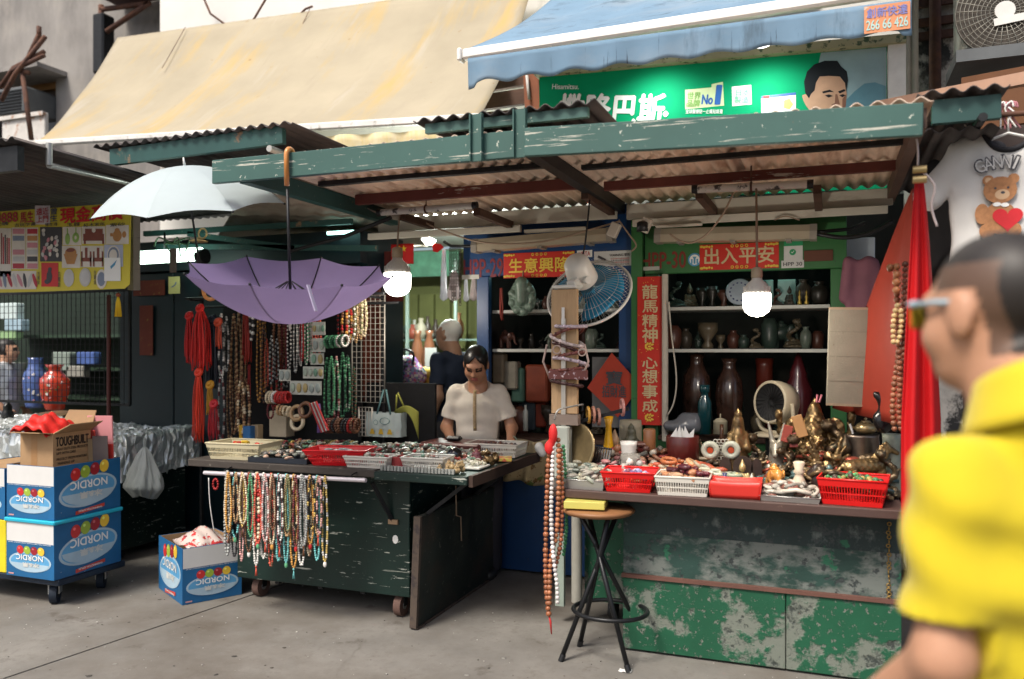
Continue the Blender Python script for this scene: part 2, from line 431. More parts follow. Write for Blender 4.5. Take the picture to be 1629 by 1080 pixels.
g.M = Tr(*aZ(995, 1068, 0)); g2 = MB(g.M); g2.grid(lambda u, v: (-.03 + .06 * u, -.02 + .04 * v, .002 + .007 * math.sin(6 * u + 2) ** 2 * math.sin(5 * v + 1) ** 2), 8, 6)
tag(g2.build('scrap_of_paper', P('white_paper', .75, .75, .73, .7), solid=.001), 'tiny white scrap of paper beside the bar stool foot', 'litter')

# ---------------------------------------------------------------- buildings behind
m_grime = mat('weathered_concrete', (.30, .285, .27), .9, var=.2, vs=1.2, bump=.3, bs=12,
              dirt=[((.10, .095, .095), .9, .42, .72, (1, 1, .35)), ((.38, .35, .31), 2.4, .5, .8, (1, 1, .5)), ((.20, .13, .08), 4, .66, .8)])
m_whitewall = mat('white_wall_paint', (.74, .73, .70), .8, var=.08, vs=1.5, dirt=[((.45, .43, .38), 2, .62, .85, (1, 1, .4))])
m_rust = mat('rusty_steel', (.10, .052, .04), .8, .3, var=.4, vs=14, dirt=[((.17, .075, .04), 9, .45, .7)])
m_blackmetal = mat('black_metal', (.022, .023, .025), .45, .5, var=.3, vs=20)
m_wood_dark = mat('dark_brown_timber', (.075, .038, .024), .75, var=.35, vs=5, stretch=(1, 1, 6))
m_glassdark = mat('dark_window_glass', (.03, .035, .04), .15, 0, var=.3)

bl = thing('tenement_building', 'weathered grey concrete tenement wall at the upper left', 'building', (-7, 8.2, 0))
g = MB(); g.bb((-22, 8.2, 0), (-11.2, 11, 16)); g.bb((-11.2, 8.2, 0), (-9.7, 11, 4.3)); g.bb((-11.2, 8.2, 5.15), (-9.7, 11, 16)); g.bb((-9.7, 8.2, 0), (-7.2, 11, 16))
g.build('wall', m_grime, bl)
g = MB(); g.bb((-11.2, 8.7, 4.3), (-9.7, 8.75, 5.15)); g.build('window_pane', m_glassdark, bl)
f = MB(); 
f.bb((-11.2, 8.28, 4.3), (-11.1, 8.36, 5.15)); f.bb((-9.8, 8.28, 4.3), (-9.7, 8.36, 5.15)); f.bb((-11.1, 8.28, 5.06), (-9.8, 8.36, 5.15)); f.bb((-11.1, 8.28, 4.3), (-9.8, 8.36, 4.36)); f.bb((-10.25, 8.28, 4.36), (-10.18, 8.36, 5.06))
f.build('window_frame', mat('ochre_timber', (.28, .15, .05), .7), bl)
g = MB(); g.bb((-11.4, 7.75, 5.16), (-9.5, 8.199, 5.22)); g.build('window_hood', m_grime, bl)
# pale boarding under the window and small air unit
a0 = aY(18, 165, 7.8); t = thing('window_air_conditioner', 'small dark air unit in the tenement window', 'air conditioner', a0 - V((0, 0, .2)))
g = MB(); g.box(a0 + V((0, .2, .02)), (.62, .5, .36), b=.03); g.build('casing', mat('grey_metal', (.12, .13, .135), .5, .3), t)
g = MB()
for i in range(7): g.box(a0 + V((0, -.06, -.10 + .04 * i)), (.5, .02, .012))
g.build('grille', m_blackmetal, t)
a0 = aY(40, 210, 7.6); g = MB(); g.box(a0, (.75, .06, .42), b=.01); g.box(a0 + V((.0, -.04, .19)), (.75, .05, .05))
tag(g.build('painted_board', mat('flaking_white_board', (.6, .58, .55), .8, wear=[((.35, .15, .06), 7, .55, .65)])), 'flaking white board with rust below the tenement window', 'board')
# rusty brackets
t = thing('folded_bracket', 'folded rusty steel bracket sticking out at the upper left', 'bracket', aY(30, 120, 7.0))
def bar(pts, r, Y): 
    g = MB(); g.tube([aY(u, v, Y) for u, v in pts], r, 6); return g
for pts in ([(0, 140), (22, 108), (70, 82)], [(2, 160), (24, 118), (72, 58)], [(20, 112), (70, 88)], [(45, 92), (62, 55)], [(36, 118), (50, 222)], [(24, 110), (46, 116)], [(62, 42), (62, 60)]):
    bar(pts, .028, 7.0 + rnd.uniform(-.03, .03)).build('bar', m_rust, t)
t = thing('wall_bracket', 'rusty triangular wall bracket left of the beige awning', 'bracket', aY(165, 60, 7.9))
for pts in ([(161, 8), (161, 90)], [(161, 15), (238, 5)], [(170, 50), (238, 4)]): bar(pts, .035, 7.9).build('bar', m_rust, t)
g = MB(); g.box(aY(205, -2, 7.9) + V((.1, 0, .1)), (1.0, .5, .1)); g.build('shelf', mat('dark_red_board', (.05, .02, .02), .8), t)
g = MB(); g.box(aY(165, 72, 7.95), (.18, .2, .75), b=.02); g.build('junction_box', m_blackmetal, t)

bw = thing('white_building', 'white painted building front behind the awnings', 'building', (-1, 6.9, 0))
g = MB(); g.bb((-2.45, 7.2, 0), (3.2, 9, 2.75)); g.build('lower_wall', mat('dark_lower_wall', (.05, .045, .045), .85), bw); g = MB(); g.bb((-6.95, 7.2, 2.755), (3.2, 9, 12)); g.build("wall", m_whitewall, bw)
g = MB(); g.bb((-6.93, 7.12, 4.35), (-.1, 7.199, 4.5)); g.build('ledge', m_whitewall, bw)
g = MB()
g.tube([aY(u, v, 7.05) for u, v in ((322, -8), (335, 22), (360, 40), (392, 44), (404, 30), (424, -4))], .012, 5)
g.tube([aY(u, v, 7.05) for u, v in ((497, 10), (486, 14), (470, 30))], .012, 5)
tag(g.build('loose_cable', m_rust), 'thin brown cable looping down the white wall above the awning', 'cable')

# ---------------------------------------------------------------- beige awning
m_canvas = mat('beige_canvas', (.40, .35, .255), .85, var=.14, vs=1.2, bump=.1, bs=14, thin=.12,
               dirt=[((.52, .36, .12), 1.1, .52, .72, (1.8, .35, .35)), ((.36, .31, .23), 3.2, .56, .8, (2.4, .3, .3)), ((.46, .42, .35), 1.6, .58, .75, (2.2, .3, .3)), ((.3, .2, .1), 9, .68, .74)])
aw = thing('beige_awning', 'large beige canvas awning with yellow stains across the top', 'awning', aY(400, 210, 5.3))
TL, TR_, BL, BR = aY(187, 60, 7.05), aY(850, -32, 7.05), aY(58, 228, 5.35), aY(762, 188, 5.35)
def awf(u, v):
    p = TL.lerp(TR_, u).lerp(BL.lerp(BR, u), v); s = math.sin(math.pi * v)
    return p + V((0, -.02, -.16)) * s + V((0, 0, (.018 * math.sin(u * 34 + 1.6 * math.sin(v * 2)) + .035 * math.sin(u * 11 + 2 + v) + .012 * math.sin(u * 21 - v * 9) + .008 * math.sin(u * 70 + v * 13) * (1 - v)) * s))
g = MB(); g.grid(awf, 60, 22); g.build('canvas', m_canvas, aw, solid=.004)
g = MB(); g.beam(aY(400, 208, 5.32), aY(764, 187, 5.32), .05, .055, .01); g.beam(BL, aY(398, 208, 5.32), .05, .05, .01)
g.build('front_rail', mat('white_rail_paint', (.72, .71, .68), .5, dirt=[((.25, .23, .18), 9, .58, .75)]), aw)
va, vb = aY(300, 222, 5.33), aY(742, 197, 5.33)
g = MB(); g.grid(lambda u, v: va.lerp(vb, u) + V((0, .02 * math.sin(u * 50), -.03 - v * (.20 + .02 * math.sin(u * 30)))), 60, 4)
g.build('valance', mat('yellowed_canvas', (.66, .55, .30), .85, dirt=[((.72, .66, .5), 5, .45, .7, (3, 1, .5))], thin=.1), aw, solid=.004)
g = MB()
for (a, b) in (((295, 43), (258, 108)), ((493, 14), (432, 140))):
    g.tube([aY(a[0] + (b[0] - a[0]) * k, a[1] + (b[1] - a[1]) * k, 7.0 - .55 * k) for k in (0, .5, 1)], .004, 4)
g.build('seam_cord', m_rust, aw)
# brown timber structure below right end of awning
t = thing('timber_lean_to', 'dark brown timber boards in the gap between the two awnings', 'lean-to', aY(800, 200, 6.0))
for (u0, v0, u1, v1, Y, mm) in ((758, 165, 862, 150, 6.1, m_wood_dark), (770, 192, 868, 184, 6.0, m_wood_dark), (745, 140, 860, 120, 6.3, m_wood_dark), (846, 120, 850, 205, 5.95, mat('red_brown_post', (.22, .07, .03), .7)), (815, 196, 862, 190, 5.9, mat('grey_green_board', (.25, .29, .22), .7))):
    g = MB(); g.beam(aY(u0, v0, Y), aY(u1, v1, Y), .05, .12); g.build('board', mm, t)
g = MB(); g.tube([aY(838, 120, 5.9), aY(842, 158, 5.9)], .012); g.build('cord', P('pale_cord', .5, .48, .45), t)

# ---------------------------------------------------------------- blue awning
m_blue = mat('faded_blue_canvas', (.165, .275, .39), .85, var=.12, vs=2, bump=.1, bs=20, thin=.1,
             dirt=[((.30, .35, .40), 1.6, .5, .85, (.6, 1, 1)), ((.05, .07, .10), 6, .62, .74, (8, 8, .35)), ((.10, .16, .22), 3, .56, .7, (1.5, 3, .4))])
aw = thing('blue_awning', 'faded blue canvas awning with white rail and scalloped hem', 'awning', aY(1100, 60, 4.7))
RL, RR = aY(737, 88, 4.7), aY(1462, -22, 4.7)
UL, UR = aY(905, -22, 6.6), aY(1600, -150, 6.6)
g = MB(); g.grid(lambda u, v: RL.lerp(RR, u).lerp(UL.lerp(UR, u), v) + V((0, 0, .03 - .07 * math.sin(math.pi * v) + .01 * math.sin(u * 40) * math.sin(math.pi * v))), 50, 14)
g.build('canvas', m_blue, aw, solid=.004)
g = MB(); g.beam(RL, RR, .06, .065, .012); g.build('front_rail', mat('white_rail_clean', (.78, .77, .74), .45, var=.06), aw)
g = MB(); g.box(RL - V((.015, 0, 0)), (.03, .075, .08), b=.008); g.build('end_cap', MATS['white_rail_clean'], aw)
VL = RL + V((.04, -.02, -.03)); VR = aY(1450, -8, 4.68) + V((0, 0, -.02)); vl = (VR - VL).length
def hem(u): return (.165) + .026 * (math.cos(u * 2 * math.pi * 9) * .5 - .3) + (.02 if u < .02 or u > .98 else 0)
g = MB(); g.grid(lambda u, v: VL.lerp(VR, u) + V((0, .012 * math.sin(u * 60 + 2) * v, -v * hem(u))), 120, 6)
g.build('valance', m_blue, aw, solid=.004)
d = (VR - VL).normalized(); up = V((0, 0, 1))
pc = aY(1411, 28, 4.66); g = MB(basis(pc, d, up, d.cross(up))); g.prism(rect(-.108, -.07, .108, .07), 0, .002); st = g.build('sticker', mat('orange_sticker', (.62, .25, .12), .6, var=.1, wear=[((.6, .5, .42), 30, .62, .68)]), aw)
mb_ = P('violet_print', .18, .2, .48); 
text('lettering', '創新快達', pc + V((0, -.003, .032)), d, up, .05, mb_, st, w=.19, bold=.02)
text('lettering', '266 66 426', pc + V((0, -.003, -.03)), d, up, .05, P('pale_teal_print', .35, .55, .52), st, w=.195, bold=.02)

# ---------------------------------------------------------------- green shop sign
SA, SB = aY(858, 123, 5.4), aY(1411, 74, 5.4); d = (SB - SA); L = d.length; d.normalize(); up = V((0, 0, 1)); nn = d.cross(up)
sg = thing('shop_sign', 'long green pharmacy sign with white characters and a man\'s portrait', 'sign', SA - V((0, 0, .9)))
def sgp(u, v): # point on the sign face under pixel
    q = aY(u, v, 5.4); k = (q - SA).dot(d) / (SB - SA).length; q = aY(u, v, SA.y + (SB.y - SA.y) * k); return q
FB = basis(SA, d, up, nn)
def sgl(u, v): q = FB.inverted() @ sgp(u, v); return (q.x, q.y)
m_sg = mat('sign_green', (.0, .30, .13), .75, spec=.2, var=.04)
g = MB(FB); g.prism(rect(0, -.85, L, 0), -.06, 0); g.build('panel', m_sg, sg)
g = MB(FB); g.prism(rect(-.02, .0, L + .1, .05), -.1, .06); g.build('top_frame', mat('dirty_cream_frame', (.35, .34, .22), .7, wear=[((.05, .09, .05), 18, .55, .62)]), sg)
x0 = sgl(1308, 90)[0]
def sgpoly(pts, z, mm, name='print', par=None):
    g = MB(FB); g.prism([sgl(*p) for p in pts], z - .0008, z); return g.build(name, mm, par or sg)
port = sgpoly([(1306, 84), (1410, 75), (1410, 190), (1290, 190), (1296, 130)], .002, mat('print_sky', (.30, .45, .50), .35, var=.2, vs=3), 'portrait')
sgpoly([(1345, 160), (1360, 145), (1375, 133), (1392, 131), (1409, 137), (1409, 188), (1345, 190)], .0032, P('print_hill', .12, .28, .36, .35), par=port)
skin_p = P('print_skin', .55, .33, .22, .35)
sgpoly([(1282, 168), (1278, 160), (1276, 152), (1281, 150), (1287, 152), (1287, 140), (1296, 122), (1330, 118), (1344, 128), (1347, 150), (1345, 172), (1336, 190), (1296, 192), (1288, 176)], .0044, skin_p, par=port)
sgpoly([(1287, 157), (1281, 148), (1279, 130), (1284, 114), (1295, 103), (1312, 97), (1332, 97), (1338, 106), (1347, 114), (1349, 128), (1346, 146), (1344, 132), (1336, 122), (1318, 121), (1304, 122), (1298, 132), (1296, 144), (1290, 150)], .0056, P('print_black', .008, .01, .014, .35), par=port)
shade = P('print_skin_shade', .25, .12, .08, .35); blk = MATS['print_black']
for pts in ([(1308, 146), (1320, 143), (1327, 147), (1320, 146.5), (1309, 149)], [(1333, 146), (1343, 142), (1345, 145), (1336, 149)], [(1312, 152), (1319, 150.5), (1325, 153), (1318, 155.5)], [(1335, 152), (1341, 150), (1345, 152), (1340, 155)]):
    sgpoly(pts, .0056, blk, par=port)
for pts in ([(1329, 150), (1332, 150), (1336, 166), (1330, 169), (1322, 167), (1328, 164)], [(1340, 158), (1346, 150), (1345, 172), (1337, 186), (1340, 172)], [(1322, 173), (1333, 172), (1332, 175), (1323, 176)]):
    sgpoly(pts, .0052, shade, par=port)
wp = P('print_white', .85, .86, .84, .35, var=.03)
def sgt(s, u0, v0, u1, v1, mm, bold=.03, z=.004, par=None):
    a, b, c_, e = sgp(u0, v0), sgp(u1, v0), sgp(u0, v1), sgp(u1, v1); ce = (a + b + c_ + e) / 4
    return text('lettering', s, ce + nn * z, (b - a), up, ((a - c_).length + (b - e).length) / 2, mm, par or sg, w=((b - a).length + (e - c_).length) / 2, bold=bold)
sgt('撒隆巴斯', 890, 150, 1056, 206, wp, .035)
sgt('.', 1056, 178, 1062, 185, wp); sgt('Hisamitsu.', 879, 134, 921, 142, wp, .01)
e1 = sgpoly([(1090, 143), (1132, 139), (1132, 134), (1150, 130), (1152, 168), (1090, 174)], .002, mat('print_pale_yellow', (.62, .72, .42), .35, var=.05), 'emblem')
sgt('世界\n品牌', 1093, 147, 1114, 170, P('print_green', .25, .45, .12, .4), .02, par=e1); nb = P('print_blue', .03, .12, .4, .4)
sgt('No', 1117, 151, 1134, 166, nb, .04, par=e1); sgt('1', 1139, 136, 1147, 166, nb, .015, par=e1)
sgt('全球醫療貼一止痛貼銷量', 1091, 174, 1150, 181, wp, .01)
e2 = sgpoly([(1164, 138), (1195, 135), (1196, 166), (1165, 169)], .002, wp, 'emblem'); sgt('日本\n製造', 1169, 142, 1192, 164, P('print_pale_green', .2, .55, .35, .4), .015, par=e2)
e3 = sgpoly([(1211, 154), (1266, 148), (1266, 184), (1211, 190)], .002, wp, 'product_box'); sgpoly([(1211, 153), (1266, 147), (1266, 151), (1211, 157)], .0035, nb, par=e3); sgpoly([(1247, 160), (1256, 157), (1262, 166), (1256, 174), (1247, 172)], .0035, P('print_lime', .55, .65, .15), par=e3); sgpoly([(1214, 153), (1224, 152), (1224, 156), (1214, 157)], .0045, P('print_red', .55, .03, .03), par=e3)
g = MB(FB); g.prism(rect(L + .005, -.85, L + .10, 0), -.06, .03); g.build('side_board', P('white_board', .72, .72, .7, .6), sg)
# sign lamps (lit, they wash the sign)
for i, (u, v) in enumerate(((1035, 92), (1212, 76))):
    q = aY(u, v - 10, 5.06); t = thing('sign_lamp', ('sign lamp lighting the %s half of the green sign' % ('left', 'right')[i]), 'lamp', q, group='lamps above the green sign')
    g = MB(); g.lathe([(.02, .05), (.045, .03), (.07, 0), (.066, -.004), (0, -.006)], 14, frame(q, V((0, -.75, .6)))); g.build('shade', mat('lamp_white', (.85, .85, .8), .4, emit=2.0), t)
    g = MB(); g.tube([q + V((0, .03, .04)), q + V((0, .12, .1)), q + V((0, .3, .1))], .01); g.build('arm', m_blackmetal, t)
    ld = bpy.data.lights.new('sign_light', 'SPOT'); ld.energy = 11; ld.spot_size = R(140); ld.spot_blend = .8; ld.color = (.92, 1, .93); ld.shadow_soft_size = .05
    lo = bpy.data.objects.new('light', ld); C.objects.link(lo); lo.parent = t; lo.matrix_local = wm(t).inverted() @ (Tr(*(q + V((0, .0, -.02)))) @ V((0, -.55, 1.0)).to_track_quat('Z', 'Y').to_matrix().to_4x4())

# ---------------------------------------------------------------- right-hand building, pipes, air conditioner, brown beam
m_pil = mat('mossy_plaster', (.70, .66, .60), .9, var=.15, vs=3, bump=.4, bs=20, dirt=[((.05, .05, .05), 4.5, .50, .57, (1, 1, .7)), ((.3, .27, .23), 2, .5, .7)])
rb = thing('right_building', 'old building with mouldy plaster pilaster beside the green sign', 'building', (1.2, 6, 0))
a, b = aY(1452, 100, 5.9), aY(1532, 100, 5.9)
g = MB(); g.bb((a.x, 5.9, 0), (b.x, 6.6, 8)); g.build('pilaster', m_pil, rb)
g = MB(); g.bb((b.x, 6.2, 0), (b.x + 5, 7, 8)); g.build('wall', mat('dark_brick_wall', (.075, .055, .05), .85, var=.3, vs=3), rb)
c_ = aY(1487, 100, 5.86); g = MB(); g.cyl((c_.x, 5.84, 2.6), (c_.x, 5.84, 6), .035); g.build('pipe', m_rust, rb)
for v in (2, 33, 55):
    g = MB(); z = aY(1487, v, 5.86).z; g.beam((a.x, 5.87, z), (b.x - .02, 5.87, z), .03, .05); g.build('strap', m_rust, rb)
m_pvc = mat('aged_pvc', (.48, .44, .37), .55, var=.15, vs=8)
for u in (1443, 1455):
    q = aY(u, 100, 5.6); g = MB(); g.cyl((q.x, 5.6, 2.5), (q.x, 5.6, 5), .022, n=10); g.build('drain_pipe', m_pvc, rb)
ac = thing('air_conditioner', 'grey outdoor air conditioning unit with round fan grille at upper right', 'air conditioner', aY(1570, 92, 5.2))
A, B = aY(1532, 82, 5.2), aY(1640, 72, 5.2); w = B.x - A.x
g = MB(); g.bb((A.x, 5.2, A.z), (A.x + w, 5.6, A.z + .62), .02); g.build('casing', mat('ac_cream', (.42, .43, .38), .5, var=.1), ac)
g = MB(); g.bb((A.x - .04, 5.15, A.z - .07), (A.x + w + .1, 5.6, A.z - .004)); g.build('support_shelf', mat('grey_metal', (.12, .13, .135), .5, .3), ac)
fc = aY(1598, 18, 5.19); r0 = .24
g = MB(); M0 = basis(fc + V((0, .0, 0)), V((1, 0, 0)), V((0, 0, 1)), V((0, -1, 0)))
g.M = M0; g.prism(disc(36, r0, r0), -.012, .002); g.build('fan_well', mat('fan_well_brown', (.06, .05, .04), .7), ac)
g = MB(M0)
for k in range(11): g.torus((0, 0, .012), .03 + k * .021, .0016, 36, 4)
for k in range(28): a_ = 2 * math.pi * k / 28; g.tube([(.03 * math.cos(a_), .03 * math.sin(a_), .013), (r0 * math.cos(a_ + .12), r0 * math.sin(a_ + .12), .013)], .002, 4)
g.build('grille', mat('wire_grey', (.33, .32, .28), .4, .4), ac)
g = MB(M0); g.prism(disc(20, .05, .05), .012, .02); g.prism(rect(-.06, -.075, .3, -.035), .016, .022, Rz(6)); g.build('badge', P('ac_white', .7, .7, .67, .4), ac)
g = MB(); g.beam(aY(1400, 170, 5.0), aY(1720, 108, 4.6), .05, .06); bo = g
tag(bo.build('roof_beam', mat('pale_brown_beam', (.42, .25, .17), .6, var=.15)), 'slanting pale brown roof beam at the right edge', 'beam')
g = MB(); q0, q1 = aY(1530, 168, 5.2), aY(1700, 140, 5.0); g.beam(q0, q1, .04, .30); tag(g.build('timber_wall_panel', mat('brown_panel', (.14, .055, .02), .7, var=.2)), 'brown timber panel under the slanting beam at right', 'panel')
# ================================================================ ROOFS
EX, EZ = V((1, 0, 0)), V((0, 0, 1))
def prect(u0, v0, u1, v1, Y):
    a, b, c_, d_ = aY(u0, v0, Y), aY(u1, v0, Y), aY(u0, v1, Y), aY(u1, v1, Y)
    return (a.x + c_.x) / 2, (b.x + d_.x) / 2, (c_.z + d_.z) / 2, (a.z + b.z) / 2
def pbox(mb, u0, v0, u1, v1, Y, th=.02, b=0, col=None):
    x0, x1, z0, z1 = prect(u0, v0, u1, v1, Y); return mb.bb((x0, Y, z0), (x1, Y + th, z1), b, col)
def ptext(s, u0, v0, u1, v1, Y, m, parent, bold=.02, **k):
    x0, x1, z0, z1 = prect(u0, v0, u1, v1, Y)
    return text('lettering', s, V(((x0 + x1) / 2, Y - .0015, (z0 + z1) / 2)), EX, EZ, z1 - z0, m, parent, w=x1 - x0, bold=bold, **k)
def pplate(name, u0, v0, u1, v1, Y, m, parent=None, th=.003):
    return pbox(MB(), u0, v0, u1, v1, Y, th).build(name, m, parent)

m_corr = mat('old_corrugated_sheet', (.72, .58, .47), .8, thin=.28, var=.22, vs=4, dirt=[((.45, .30, .21), 5, .5, .75, (3, .6, 1)), ((.72, .64, .56), 8, .58, .75, (3, .5, 1))])
m_corrd = mat('dark_corrugated_sheet', (.055, .048, .048), .7, .2, var=.25, vs=4, dirt=[((.11, .09, .08), 5, .5, .75, (3, .6, 1))])
m_green = mat('grey_green_steel_paint', (.045, .112, .098), .5, var=.14, vs=3, wear=[((.55, .58, .5), 34, .655, .675), ((.5, .5, .43), 9, .61, .64, (.25, 1, 6)), ((.28, .12, .05), 5, .70, .74)])
m_greend = mat('dark_green_steel_paint', (.02, .07, .065), .5, var=.2, vs=4, wear=[((.3, .16, .08), 5, .62, .70), ((.4, .42, .36), 40, .68, .70)])
m_redpaint = mat('flaking_red_paint', (.12, .03, .022), .7, var=.2, vs=6, wear=[((.5, .46, .4), 5, .6, .63, (.4, 1, 3))])
m_cream = mat('cream_painted_timber', (.52, .50, .43), .65, var=.1, vs=3, dirt=[((.25, .2, .15), 5, .6, .8, (.5, 1, 1))])
PITCH = .0755
def corr(mb, x0, x1, y0, y1, z0, z1, amp=.011, tilt=0):
    n = max(8, int((x1 - x0) / PITCH * 8)); dz = z1 - z0
    mb.grid(lambda u, v: (x0 + (x1 - x0) * u, y0 + (y1 - y0) * v, z0 + dz * v + amp * math.sin(2 * math.pi * (x0 + (x1 - x0) * u) / PITCH) + tilt * u), n, 3)
    return mb
def roof(name, label, x0, x1, y0, y1, z0, z1, m, nsh, amp=.011, tilt=0):
    t = thing(name, label, 'roof', ((x0 + x1) / 2, y0, z0 - .1)); w = (x1 - x0) / nsh
    for i in range(nsh):
        corr(MB(), x0 + i * w - .02, x0 + (i + 1) * w + .02, y0 - rnd.uniform(0, .02), y1, z0 + .004 * (i % 2) + tilt * i / nsh, z1 + .004 * (i % 2) + tilt * i / nsh, amp, tilt / nsh).build('roof_sheet', m, t, solid=.005)
    return t
# canopy over the jewellery cart
rA = roof('canopy_roof', 'corrugated canopy with grey green fascia over the bead cart', -2.98, -1.29, 3.53, 5.32, 2.515, 2.49, m_corr, 2)
a, b = aY(340, 272, 3.5), aY(834, 233, 3.5); a.z += 0; 
g = MB(); g.beam(V((a.x, 3.5, 2.455)), V((b.x, 3.5, 2.452)), .03, .122, .003); g.build('fascia', m_green, rA)
def clamp(u, par, Y=3.48, z0=2.385, z1=2.60, m=m_green):
    q = aY(u, 230, Y); g = MB(); g.bb((q.x - .03, Y - .012, z0), (q.x + .03, Y - .002, z1)); g.bb((q.x - .03, Y - .03, z0), (q.x - .024, Y - .012, z1)); g.bb((q.x + .024, Y - .03, z0), (q.x + .03, Y - .012, z1)); g.build('channel_post', m, par)
clamp(760, rA); clamp(829, rA)
for y, z, m in ((4.05, 2.462, m_blackmetal), (4.45, 2.455, m_redpaint)):
    g = MB(); g.bb((-2.75, y, z + (.005 if m is m_blackmetal else -.03)), (-1.3, y + .04, z + .031)); g.build('purlin', m, rA)
g = MB(); g.bb((-1.30, 3.56, 2.405), (-1.24, 5.28, 2.495)); g.build('rafter', m_blackmetal, rA)
g = MB(); g.bb((-2.9, 3.56, 2.40), (-2.84, 5.28, 2.495)); g.build('rafter', m_greend, rA)
# canopy over the curio stall
rB = roof('canopy_roof', 'corrugated canopy with scratched green fascia over the curio stall', -1.23, .345, 3.52, 5.32, 2.475, 2.485, m_corr, 2)
q0, q1 = aY(836, 227, 3.45), aY(1468, 190.5, 3.5)
g = MB(); g.beam(q0, q1, .03, .125, .003); g.build('fascia', m_green, rB)
for y, m in ((4.05, m_blackmetal), (4.5, m_redpaint)):
    g = MB(); g.bb((-1.18, y, 2.44 if m is m_blackmetal else 2.415), (.34, y + .04, 2.463)); g.build('purlin', m, rB)
g = MB(); g.bb((.30, 3.54, 2.38), (.345, 5.28, 2.455)); g.build('rafter', mat('brown_steel', (.09, .05, .035), .6), rB)
roofR = roof('side_roof', 'dark corrugated roof end beyond the green fascia at right', .36, .66, 3.86, 5.4, 2.60, 2.62, m_corrd, 1)
g = MB(); g.bb((.40, 3.90, 2.48), (.655, 3.94, 2.578)); g.build('fascia', m_greend, roofR)
g = MB(); g.cyl((.58, 3.84, 2.475), (.58, 4.4, 2.475), .018); g.build('pipe', m_blackmetal, roofR)
g = MB(); corr(g, .36, .66, 3.95, 5.3, 2.46, 2.44, .012); g.build('roof_sheet', m_corrd, roofR, solid=.005)
# upper skylight roof on posts, roofs to the left
rC = roof('raised_roof', 'small raised corrugated roof standing on the fascia at centre', -1.83, -.98, 3.52, 4.5, 2.612, 2.612, m_corrd, 1)
g = MB(); g.beam(V((-1.8, 3.55, 2.577)), V((-1.0, 3.55, 2.577)), .03, .045); g.build('fascia', m_green, rC)
rD = roof('left_roof', 'dark corrugated roof with green fascia above the white umbrella', -4.14, -2.74, 3.78, 5.3, 2.755, 2.74, m_corrd, 2)
a, b = aY(178, 251, 3.82), aY(452, 215, 3.82); g = MB(); g.beam(a, b, .035, .095); g.build('fascia', m_greend, rD)
g = MB(); q = aY(428, 236, 3.75); g.cyl(q, q + V((.0, .7, 0)), .018); g.build('pipe', mat('galvanised', (.4, .4, .38), .45, .6), rD)
rE = roof('left_roof', 'dark corrugated roof above the yellow banner at the left edge', -6.4, -3.97, 3.12, 5.3, 2.625, 2.58, m_corrd, 3)
g = MB(); g.bb((-6.4, 3.14, 2.47), (-3.99, 3.18, 2.60)); g.build('fascia', m_blackmetal, rE)
g = MB(); q0, q1 = aY(78, 263, 3.3), aY(206, 291, 4.1); g.cyl(q0, q1, .017); g.cyl(q0 + V((0, 0, .12)), q0, .017); g.build('pipe', MATS['galvanised'], rE)
g = MB(); corr(g, -6.3, -4.6, 4.45, 4.5, 2.44, 2.44, .014); g.build('roof_sheet', m_corr, rE, solid=.005)
# low sloping sheet over the passage
rF = thing('passage_awning', 'sloping dull beige sheet over the passage behind the umbrellas', 'awning', (-3.3, 4.6, 2.2))
A_, B_, C_, D_ = aY(365, 298, 4.3), aY(505, 322, 4.3), aY(655, 396, 5.9), aY(400, 400, 5.9)
pts = [aY(400, 306, 4.4), aY(520, 318, 4.4), aY(668, 345, 5.2), aY(668, 398, 6.6), aY(380, 372, 6.6)]
g = MB(); g.grid(lambda u, v: aY(392, 300, 4.25).lerp(aY(640, 342, 4.9), u).lerp(aY(340, 385, 6.6).lerp(aY(680, 392, 6.8), u), v) + V((0, 0, .006 * math.sin(u * 60))), 60, 6)
g.build('sheet', mat('dull_beige_sheet', (.27, .23, .19), .7, var=.2, vs=3, dirt=[((.16, .09, .05), 4, .55, .75)]), rF, solid=.004)
g = MB(); g.cyl(aY(548, 376, 4.7), aY(622, 346, 4.7), .014); g.cyl(aY(460, 400, 4.7), aY(548, 376, 4.7), .012); g.build('stay_rod', m_blackmetal, rF)
# cream boards under the back of both canopies
cb = thing('cornice_boards', 'long cream painted boards below the canopies above the stall fronts', 'boards', (-1.2, 5.2, 2.3))
for x0, x1, z0, z1, y in ((-3.0, -1.27, 2.36, 2.455, 5.16), (-1.2, .33, 2.345, 2.44, 5.14), (-3.05, -1.9, 2.30, 2.345, 5.10), (-1.15, .30, 2.29, 2.335, 5.08), (-1.86, -1.45, 2.285, 2.305, 5.06), (-1.0, -.72, 2.272, 2.287, 5.05)):
    g = MB(); g.bb((x0, y, z0), (x1, y + .03, z1), .003); g.build('board', m_cream, cb)
for i, (u, v, Y0, Y1) in enumerate(((758, 330, 4.55, 5.12), (930, 303, 4.5, 5.12), (1112, 302, 4.5, 5.12), (1300, 294, 4.5, 5.12), (640, 338, 4.7, 5.12))):
    q = aY(u, v + 6, Y0); g = MB(); g.bb((q.x - .02, Y0, q.z - .025), (q.x + .02, Y1, q.z + .02)); g.build('bracket_arm', m_wood_dark, cb)
